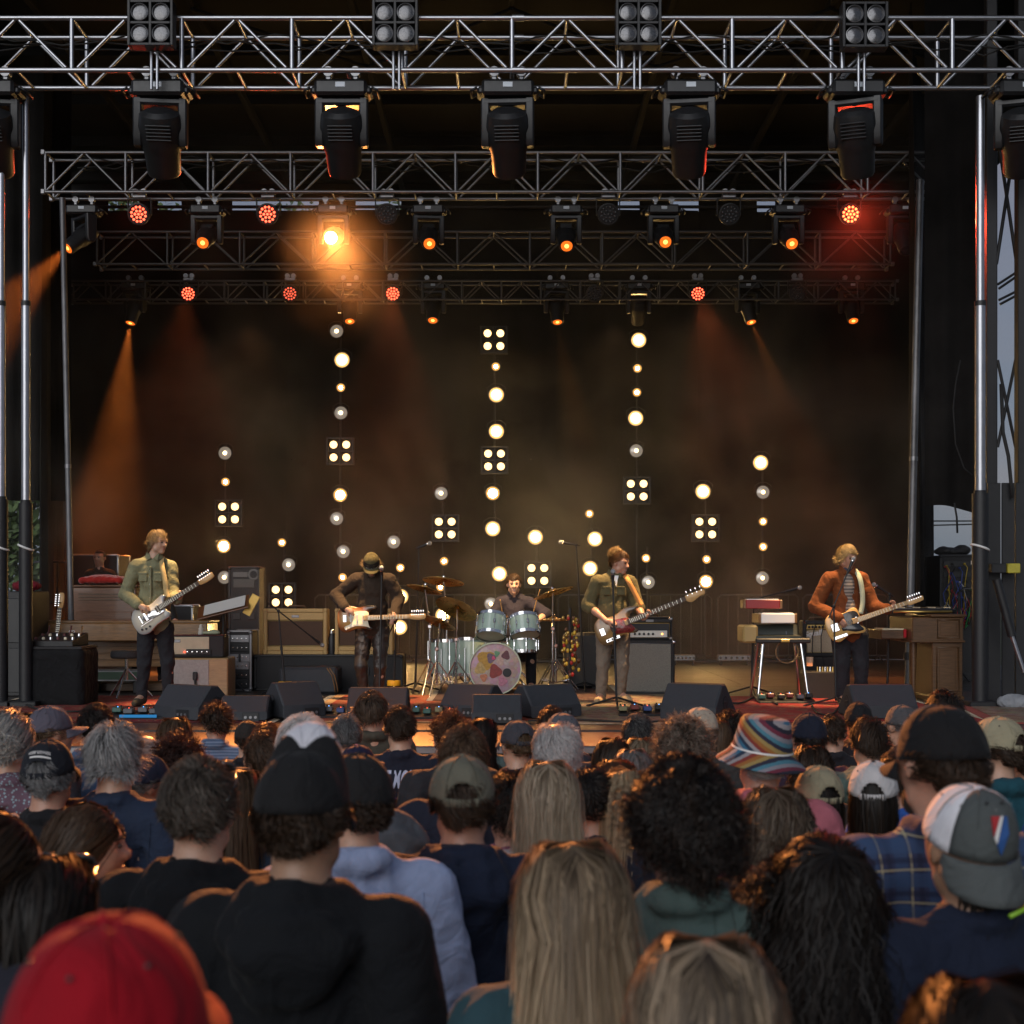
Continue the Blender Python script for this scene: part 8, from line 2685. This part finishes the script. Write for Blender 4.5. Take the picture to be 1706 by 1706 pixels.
fan('woman with long dark brown hair behind the grey bun', 50, 1184, 58, ('long', DKB, BRN), None, ('tee', (.03, .03, .03)), sex='f')
fan('person in a faded purple grey cap turned right below the black draped case', 84, 1173, 62, ('short', BRN, LTB), dict(col=(.085, .08, .105), opening=False), ('tee', (.05, .05, .06)), yaw=-50)
fan('man with close dark hair and a pale blue collar in front of the pedals', 158, 1173, 56, ('short', BLK, DKB), None, ('shirt', (.10, .18, .32)))
fan('bald-topped grey man just behind the tousled grey-haired man', 242, 1222, 44, ('short', GREY, GREY2, dict(bald=.35)), None, ('tee', (.05, .06, .05)), yaw=-30)
fan('man in a dark navy cap turned sideways beside the navy tee', 241, 1253, 48, ('short', (.10, .09, .08), GREY), dict(col=(.018, .024, .045), opening=False), ('jacket', (.05, .055, .045)), yaw=-60)
fan('person with round dark frizzy curls near the left wedge speakers', 297, 1212, 86, ('afro', (.028, .012, .010), (.05, .022, .015)), None, ('tee', (.02, .02, .025)))
fan('woman with smooth light brown hair behind the frizzy curls', 290, 1193, 58, ('long', BRN, LTB), None, ('tee', (.03, .03, .035)), sex='f')
fan('person with short dark curls in a denim shirt below the wedge speaker', 360, 1166, 52, ('curlyshort', DKB, BRN), None, ('shirt', (.07, .11, .19)), tex=stripe_mat('striped_denim', (.06, .10, .18), (.16, .22, .33), 16))
fan('person in a dark knit beanie beside the denim shirt', 412, 1198, 42, ('short', DKB, BRN), dict(col=(.025, .022, .02), opening=False, brim=False), ('tee', (.02, .02, .025)))
fan('person with reddish hair just left of the white-haired head', 445, 1203, 50, ('medium', AUB, (.14, .06, .025)), None, ('tee', (.04, .04, .05)))
fan('brown short-haired man in front of the reddish hair', 438, 1219, 60, ('short', BRN, (.10, .06, .035)), None, ('tee', (.02, .022, .03)))
fan('man with cropped white hair seen from behind', 507, 1191, 79, ('short', WHITE_H, (.6, .58, .57)), None, ('tee', (.10, .10, .12)))
fan('woman with long brown hair between the black hooded top and the white-fronted cap', 396, 1278, 50, ('long', BRN, (.11, .07, .04)), None, ('tee', (.012, .02, .035)), sex='f', Y=4.6)
fan('grey short-haired man half hidden left of the tall olive jacket', 577, 1190, 48, ('short', (.11, .11, .11), GREY), None, ('tee', (.05, .05, .06)))
fan('tall person with smooth brown hair in an olive jacket before the centre wedge', 620, 1153, 66, ('mop', (.055, .035, .022), (.10, .065, .04)), None, ('jacket', (.07, .065, .05)), Y=8.5)
p25 = fan('person with a dark undercut in a navy tee with white lettering on the back', 667, 1176, 58, ('short', DKB, BRN), None, ('tee', (.018, .020, .034)), yaw=2, Y=7.6)
fan('person in a navy and pink cap turned right in front of the lettered tee', 596, 1238, 60, ('short', BRN, LTB), dict(col=(.018, .018, .045), brimc=(.022, .022, .055), button=(.5, .2, .25), opening=False), ('hoodie', (.05, .06, .09)), yaw=-40, sex='f', Y=7.0)
fan('person with loose auburn curls turned right near the stage centre', 752, 1180, 74, ('curlyshort', (.06, .025, .012), (.14, .06, .025)), None, ('tee', (.03, .03, .035)), yaw=20, wm=.22)
fan('brown-haired man just above the olive cap', 772, 1210, 77, ('short', BRN, (.11, .065, .036)), None, ('tee', (.016, .018, .032)))
fan('small brown-haired woman facing right left of the olive cap', 750, 1264, 34, ('long', BRN, LTB, dict(zend=-.25)), None, ('tee', (.014, .018, .035)), sex='f', yaw=-60, Y=8.0)
p31 = fan('person in a charcoal cap with a gap at the back and navy shirt', 862, 1197, 60, ('short', LTB, BRN), dict(col=(.05, .05, .06), opening=True), ('tee', (.016, .02, .04)))
fan('woman with long very dark hair left of the charcoal cap', 806, 1194, 45, ('long', BLK, DKB), None, ('tee', (.08, .12, .12)), sex='f')
fan('dark-haired person behind the grey-blue cap at the stage edge', 918, 1177, 46, ('short', DKB, BRN), None, ('tee', (.03, .03, .04)))
fan('person in a grey-blue cap behind the white-haired man', 937, 1185, 56, ('short', BRN, LTB), dict(col=(.08, .085, .10), opening=False), ('tee', (.04, .05, .06)))
fan('man with thinning white hair in a magenta tee', 928, 1200, 76, ('short', (.42, .41, .41), WHITE_H, dict(bald=.10)), None, ('tee', (.22, .055, .12)))
fan('person with tight dark curls left of the straight blonde', 852, 1272, 56, ('curly', BLK, DKB, dict(vol=.6)), None, ('tee', (.2, .07, .13)), wm=.22, extra=.05)
fan('short dark-haired person right of the straight blonde', 986, 1280, 54, ('short', BLK, DKB), None, ('tee', (.02, .025, .04)))
fan('woman with dark brown hair behind the small dark heads', 1022, 1228, 50, ('bob', DKB, BRN), None, ('tee', (.02, .02, .025)), sex='f')
fan('woman with pale ash hair below the grey-haired man', 1068, 1227, 48, ('bob', LTB, (.35, .28, .19)), None, ('tee', (.03, .03, .035)), sex='f')
fan('woman with silver hair among the small heads left of the big curls', 1052, 1246, 50, ('bob', (.16, .15, .14), GREY2), None, ('tee', (.03, .03, .035)), sex='f')
fan('woman with chestnut hair in front of the silver hair', 1024, 1263, 58, ('bob', (.07, .032, .017), (.12, .06, .03)), None, ('tee', (.03, .03, .035)), sex='f')
fan('woman with light blonde hair left of the big dark curls', 1045, 1279, 64, ('long', BLD, (.50, .40, .26), dict(zend=-.2)), None, ('tee', (.16, .02, .05)), sex='f')
fan('man with short grey-black hair below the bassist', 1064, 1189, 48, ('short', (.03, .03, .03), (.12, .12, .12)), None, ('tee', (.03, .03, .035)))
fan('person with bushy grey-brown curls behind the big dark mop', 1140, 1189, 88, ('curlyshort', (.10, .07, .05), (.24, .20, .16)), None, ('tee', (.05, .04, .04)), wm=.21)
fan('person in a beige cap by the right wedge speaker', 1166, 1176, 54, ('short', LTB, GREY), dict(col=(.34, .29, .23), opening=False, tilt=.08), ('tee', (.05, .05, .05)))
fan('woman with brown hair between the bushy curls and the striped hat', 1197, 1198, 50, ('bob', BRN, LTB), None, ('tee', (.10, .04, .05)), sex='f')
fan('person with short dark curls behind the striped hat', 1216, 1179, 48, ('curlyshort', BLK, DKB), None, ('tee', (.03, .03, .03)))
fan('person in a dark navy cap right of the striped hat', 1347, 1185, 62, ('short', BLK, DKB), dict(col=(.012, .015, .028), opening=False), ('tee', (.05, .03, .05)), yaw=8)
fan('person in a white cap turned right behind the striped hat', 1306, 1204, 52, ('short', GREY, GREY2), dict(col=(.55, .55, .57), opening=False), ('tee', (.04, .04, .05)), yaw=-75)
fan('dark-haired man with a pale neck right of the navy cap', 1388, 1191, 42, ('short', DKB, BRN), None, ('tee', (.02, .02, .025)))
fan('person in a black knit cap under the singer', 1430, 1167, 48, ('short', DKB, BRN), dict(col=(.012, .012, .014), opening=False, brim=False), ('tee', (.03, .03, .035)))
fan('person with thick dark hair in a sage green hooded top', 1448, 1193, 60, ('medium', DKB, BRN), None, ('hoodie', (.10, .15, .13)))
fan('woman with dark wavy hair right of the striped hat brim', 1352, 1240, 56, ('wavy', DKB, BRN, dict(zend=-.2)), None, ('tee', (.03, .03, .03)), sex='f')
fan('small person with black hair and a khaki cap tipped back', 1364, 1272, 56, ('long', BLK, DKB, dict(zend=-.22)), dict(col=(.27, .24, .16), opening=True), ('tee', (.02, .02, .025)), sex='f', yaw=12)
p56 = fan('person with long dark hair in an off-white cap with a gap at the back', 1455, 1263, 80, ('long', DKB, BLK, dict(zend=-.28)), dict(col=(.52, .50, .50), opening=True, tilt=.12, button=(.02, .02, .025)), ('tee', (.02, .03, .06)), sex='f', yaw=-16)
fan('person in a grey cap left of the tall black cap', 1503, 1172, 52, ('short', GREY, BRN), dict(col=(.075, .075, .08), opening=False), ('tee', (.03, .03, .035)), yaw=30)
fan('dark-haired person behind the tall black cap', 1574, 1149, 54, ('medium', BLK, DKB), None, ('tee', (.03, .03, .035)))
fan('person in a beige corduroy cap and teal collared shirt at the right', 1662, 1191, 82, ('short', DKB, BRN), dict(col=(.30, .27, .18), opening=True), ('polo', (.015, .07, .095)))
fan('pale-faced man cut off at the right edge turned left', 1716, 1240, 70, ('short', DKB, BRN), None, ('tee', (.02, .05, .15)), yaw=60)
fan('person in a bright blue top left of the tall black cap', 1497, 1252, 46, ('short', DKB, BRN), None, ('tee', (.03, .11, .42)))
fan('woman with dark hair right of the beige corduroy cap', 1698, 1216, 50, ('bob', BLK, DKB), None, ('tee', (.05, .05, .06)), sex='f')
fan('grey-haired man behind the bucket-hatted person on the right', 1330, 1222, 46, ('short', (.2, .19, .18), GREY2), None, ('tee', (.03, .03, .03)))

# the man in the striped bucket hat
p49 = fan('person in a rainbow-striped woven bucket hat and pink polo shirt', 1268, 1182, 92, ('short', (.35, .33, .31), (.5, .48, .46), dict(capped=-.1)), None, ('polo', (.40, .12, .15)), yaw=-5, wm=.185, extra=.045)
SERAPE = [(.03, .13, .22), (.015, .03, .06), (.28, .26, .27), (.20, .03, .02), (.28, .11, .025), (.30, .21, .07), (.02, .02, .04), (.06, .18, .24), (.22, .21, .24), (.14, .02, .04), (.015, .015, .03), (.30, .27, .28)]
hm = stripes('serape_cloth', SERAPE, 6.5, (.3, .9, .5))
hm2 = stripes('serape_cloth_brim', SERAPE, 5.5, (0, -.8, .6))
m = MB(); m.lathe([(0, .142), (.05, .141), (.078, .134), (.086, .12), (.096, .06), (.104, .008)], 40, Matrix.Translation((0, -.012, 0)) @ Matrix.Diagonal((.93, 1.1, 1, 1)))
hat = m.build('bucket_hat', hm, p49[0], smooth=60); hat.matrix_local = p49[3] @ Matrix.Rotation(RAD(7), 4, 'Y') @ Matrix.Rotation(.06, 4, 'X') @ Matrix.Translation((0, 0, .028)) @ Matrix.Diagonal((1.04, 1.04, .80, 1))
m = MB(); m.lathe([(.104, .008), (.120, -.018), (.152, -.050), (.154, -.054), (.150, -.052), (.104, .0)], 40, Matrix.Translation((0, -.012, 0)) @ Matrix.Diagonal((.93, 1.1, 1, 1)))
m.build('hat_brim', hm2, hat, smooth=True)
m = MB(); m.lathe([(.1045, .012), (.107, .007), (.1045, .002)], 40, Matrix.Translation((0, -.012, 0)) @ Matrix.Diagonal((.93, 1.1, 1, 1)))
m.build('hat_seam', M_WHITE, hat, smooth=True)

# ---- marks and extras on people ----
def back_follow(shirt, dx, z, sc=1.0, off=.004):
    from mathutils.bvhtree import BVHTree
    me = shirt.data
    bv = BVHTree.FromPolygons([v.co for v in me.vertices], [p.vertices[:] for p in me.polygons])
    def f(co):
        x, zz_ = co.x * sc + dx, co.y * sc + z
        hit = bv.ray_cast(Vector((x, -1, zz_)), Vector((0, 1, 0)))
        y = hit[0].y if hit[0] is not None else -.13
        return Vector((x, y - off - co.z, zz_))
    return f
M_PRINT = mat('pale_blue_print', (.50, .55, .72), .7)
M_PURPLE = mat('purple_print', (.16, .05, .22), .7)
fb = back_follow(p25[5], .02, 1.37)
text_mesh('back_lettering', "'T MOUSE", .085, M_PRINT, p25[5], None, shear=.22, bold=.0025, follow=lambda co: fb(Vector((co.x * .62, co.y * 1.5, co.z))))
for k, z in enumerate((-.095, -.125, -.155)):
    for sx in (-1, 1):
        m = MB(); x0 = sx * (.035 + .0) ; x1 = sx * (.14 - .02 * k)
        for i in range(6):
            a, b = x0 + (x1 - x0) * i / 6, x0 + (x1 - x0) * (i + 1) / 6
            m.add([fb(Vector((a, z - .004, 0))), fb(Vector((b, z - .004, 0))), fb(Vector((b, z + .004, 0))), fb(Vector((a, z + .004, 0)))], [(0, 1, 2, 3)])
        m.build('print_bar', M_PURPLE, p25[5])
    text_mesh('back_small_lettering', ('LIVE ON', 'TOUR', 'US'), .02, M_PRINT, p25[5], None, follow=lambda co, z=z: fb(Vector((co.x, co.y + z, co.z)))) if False else None
fr = back_follow(p6[5], .0, 1.30)
M_REDP = mat('red_print', (.28, .02, .015), .7)
text_mesh('back_number', '12', .17, M_REDP, p6[5], None, follow=fr)
cp = p6[4]
def cap_arc(r0):
    def f(co):
        u = pi + co.x / .105
        v = .44 + co.y / .16
        p = dome_pts(u, max(.05, min(.95, v - .10 * (co.x / .06) ** 2 * .6)))
        n = Vector((p.x, p.y, p.z + .03)).normalized()
        return p + n * (.004 + co.z)
    return f
fc = cap_arc(0)
text_mesh('cap_lettering', 'SEAWOLF BREW', .016, M_WHITE, cp, None, follow=lambda co: fc(Vector((-co.x * -1, co.y + .012, co.z))))
m = MB()
for i in range(10):
    a, b = -.058 + .100 * i / 10, -.058 + .100 * (i + 1) / 10
    m.add([fc(Vector((a, -.006, 0))), fc(Vector((b, -.006, 0))), fc(Vector((b, -.001, 0))), fc(Vector((a, -.001, 0)))], [(0, 1, 2, 3)])
m.build('cap_print_line', M_WHITE, cp)
# shield badge on the backwards cap, turned to the camera
cp = p64[4]
def badge(co):
    u = co.x / .10
    p = dome_pts(u, max(.04, .30 + co.y / .15), 1.0 + .1 * cos(u) ** .7)
    n = Vector((p.x, p.y, p.z + .03)).normalized()
    return p + n * (.006 + co.z)
def badge_piece(nm, poly, m_):
    vs_, fs_ = [], []
    MBp = MB()
    n = len(poly)
    top = [badge(Vector((-x, y, .003))) for x, y in poly]; bot = [badge(Vector((-x, y, -.002))) for x, y in poly]
    MBp.add(top + bot, [tuple(range(n))] + [(i, (i + 1) % n, n + (i + 1) % n, n + i) for i in range(n)])
    MBp.build(nm, m_, cp)
badge_piece('badge_red', [(-.022, .022), (.002, .022), (-.016, -.008)], mat('badge_red', (.35, .02, .025), .8))
badge_piece('badge_white', [(.003, .022), (.011, .022), (-.009, -.018), (-.0155, -.009)], M_WHITE)
badge_piece('badge_blue', [(.012, .022), (.023, .021), (.020, -.006), (.002, -.034), (-.008, -.019)], mat('badge_blue', (.02, .08, .26), .8))
for sx in (-.03, .03):
    m = MB(); q = badge(Vector((sx, .048, 0))); m.ball(q, .0035, 8); m.build('eyelet', M_BLACK, cp, smooth=True)
tq = MB(); tq.tube([(.075, -.112, -.085), (.045, -.13, -.10), (.01, -.138, -.11)], .005, 6)
tq.build('lime_lanyard', mat('lime_plastic', (.25, .5, .03), .5), p64[0], smooth=True).matrix_local = p64[3]
# woman in profile: face and a towel over the shoulder of the capped man
face_parts(p8[0], p8[2], p8[1]['head'], brow=mat('brown_brow', (.06, .035, .02), .8))
face_parts(p22[0], p22[2], p22[1]['head'])
face_parts(p57[0], p57[2], p57[1]['head'])
MB().ball((0, .045, -.075), (.058, .055, .045), 14).build('beard', mat('dark_beard', (.03, .02, .014), .95, var=.5, vscale=60, bump=.8, bscale=200), p57[0], smooth=True).matrix_local = p57[3]
tw_pr = [C(V3(-.17, -.10, 1.10), V3(-.165, -.06, 1.44), .06, .05, k=.04), C(V3(-.165, -.06, 1.45), V3(-.17, .10, 1.25), .05, .055, k=.04), C(V3(-.11, -.09, 1.2), V3(-.12, -.04, 1.46), .04, .04, k=.03)]
me = sdf_mesh('towel', tw_pr, .011, infl=.006, folds=.012, seed=5)
o = mesh_obj('shoulder_towel', me, cloth('white_towel', (.55, .55, .58)), None, fix=False)
o.matrix_world = Matrix.Translation(p6[0].location) @ Matrix.Rotation(RAD(-2), 4, 'Z') @ Matrix.Scale(p6[0].scale[0], 4)
tag(o, 'white towel draped over the left shoulder of the man with the lettered cap', 'towel')
# grey jumper slung over the shoulders between the denim jacket and the navy hooded top
q = P(664, 1462, 4.3)
pr = [C(V3(-.13, 0, -.12), V3(-.02, -.02, .13), .05, .055, k=.04), C(V3(-.02, -.02, .13), V3(.11, .02, -.06), .055, .06, k=.04), C(V3(-.06, -.03, -.1), V3(.03, -.03, .1), .05, .05, k=.04), C(V3(.11, .02, -.06), V3(.16, .02, -.2), .06, .05)]
me = sdf_mesh('slung_jumper', pr, .011, infl=.008, folds=.014, seed=9)
o = mesh_obj('slung_jumper', me, cloth('charcoal_knit', (.075, .085, .10)), None, fix=False, loc=q)
tag(o, 'charcoal jumper slung over a shoulder between the denim jacket and the navy hooded top', 'jumper')

def seam(shirt, m_, *lines):
    f = back_follow(shirt, 0, 0)
    for ln in lines:
        pts = []
        for (x0, z0), (x1, z1) in zip(ln[:-1], ln[1:]):
            pts += [f(Vector((x0 + (x1 - x0) * k / 6, z0 + (z1 - z0) * k / 6, -.002))) for k in range(6)]
        MB().tube(pts, .0022, 5).build('seam', m_, shirt, smooth=True)
for p_, m_ in ((p22, cloth('cloth_02', (0, 0, 0))), (p30, M_DARK_BAND), (p12, M_DARK_BAND), (p5, M_DARK_BAND), (p64, M_DARK_BAND)):
    m_ = p_[5].material_slots[0].material
    seam(p_[5], m_, [(-.15, 1.345), (0, 1.335), (.15, 1.345)], [(-.155, 1.43), (-.15, 1.3), (-.16, 1.2)], [(.155, 1.43), (.15, 1.3), (.16, 1.2)])
seam(p22[5], p22[5].material_slots[0].material, [(0, 1.335), (0, 1.0)], [(-.15, 1.352), (0, 1.342), (.15, 1.352)])
hzo = hz.build('stage_smoke', HZM)
hzo['kind'] = 'stuff'
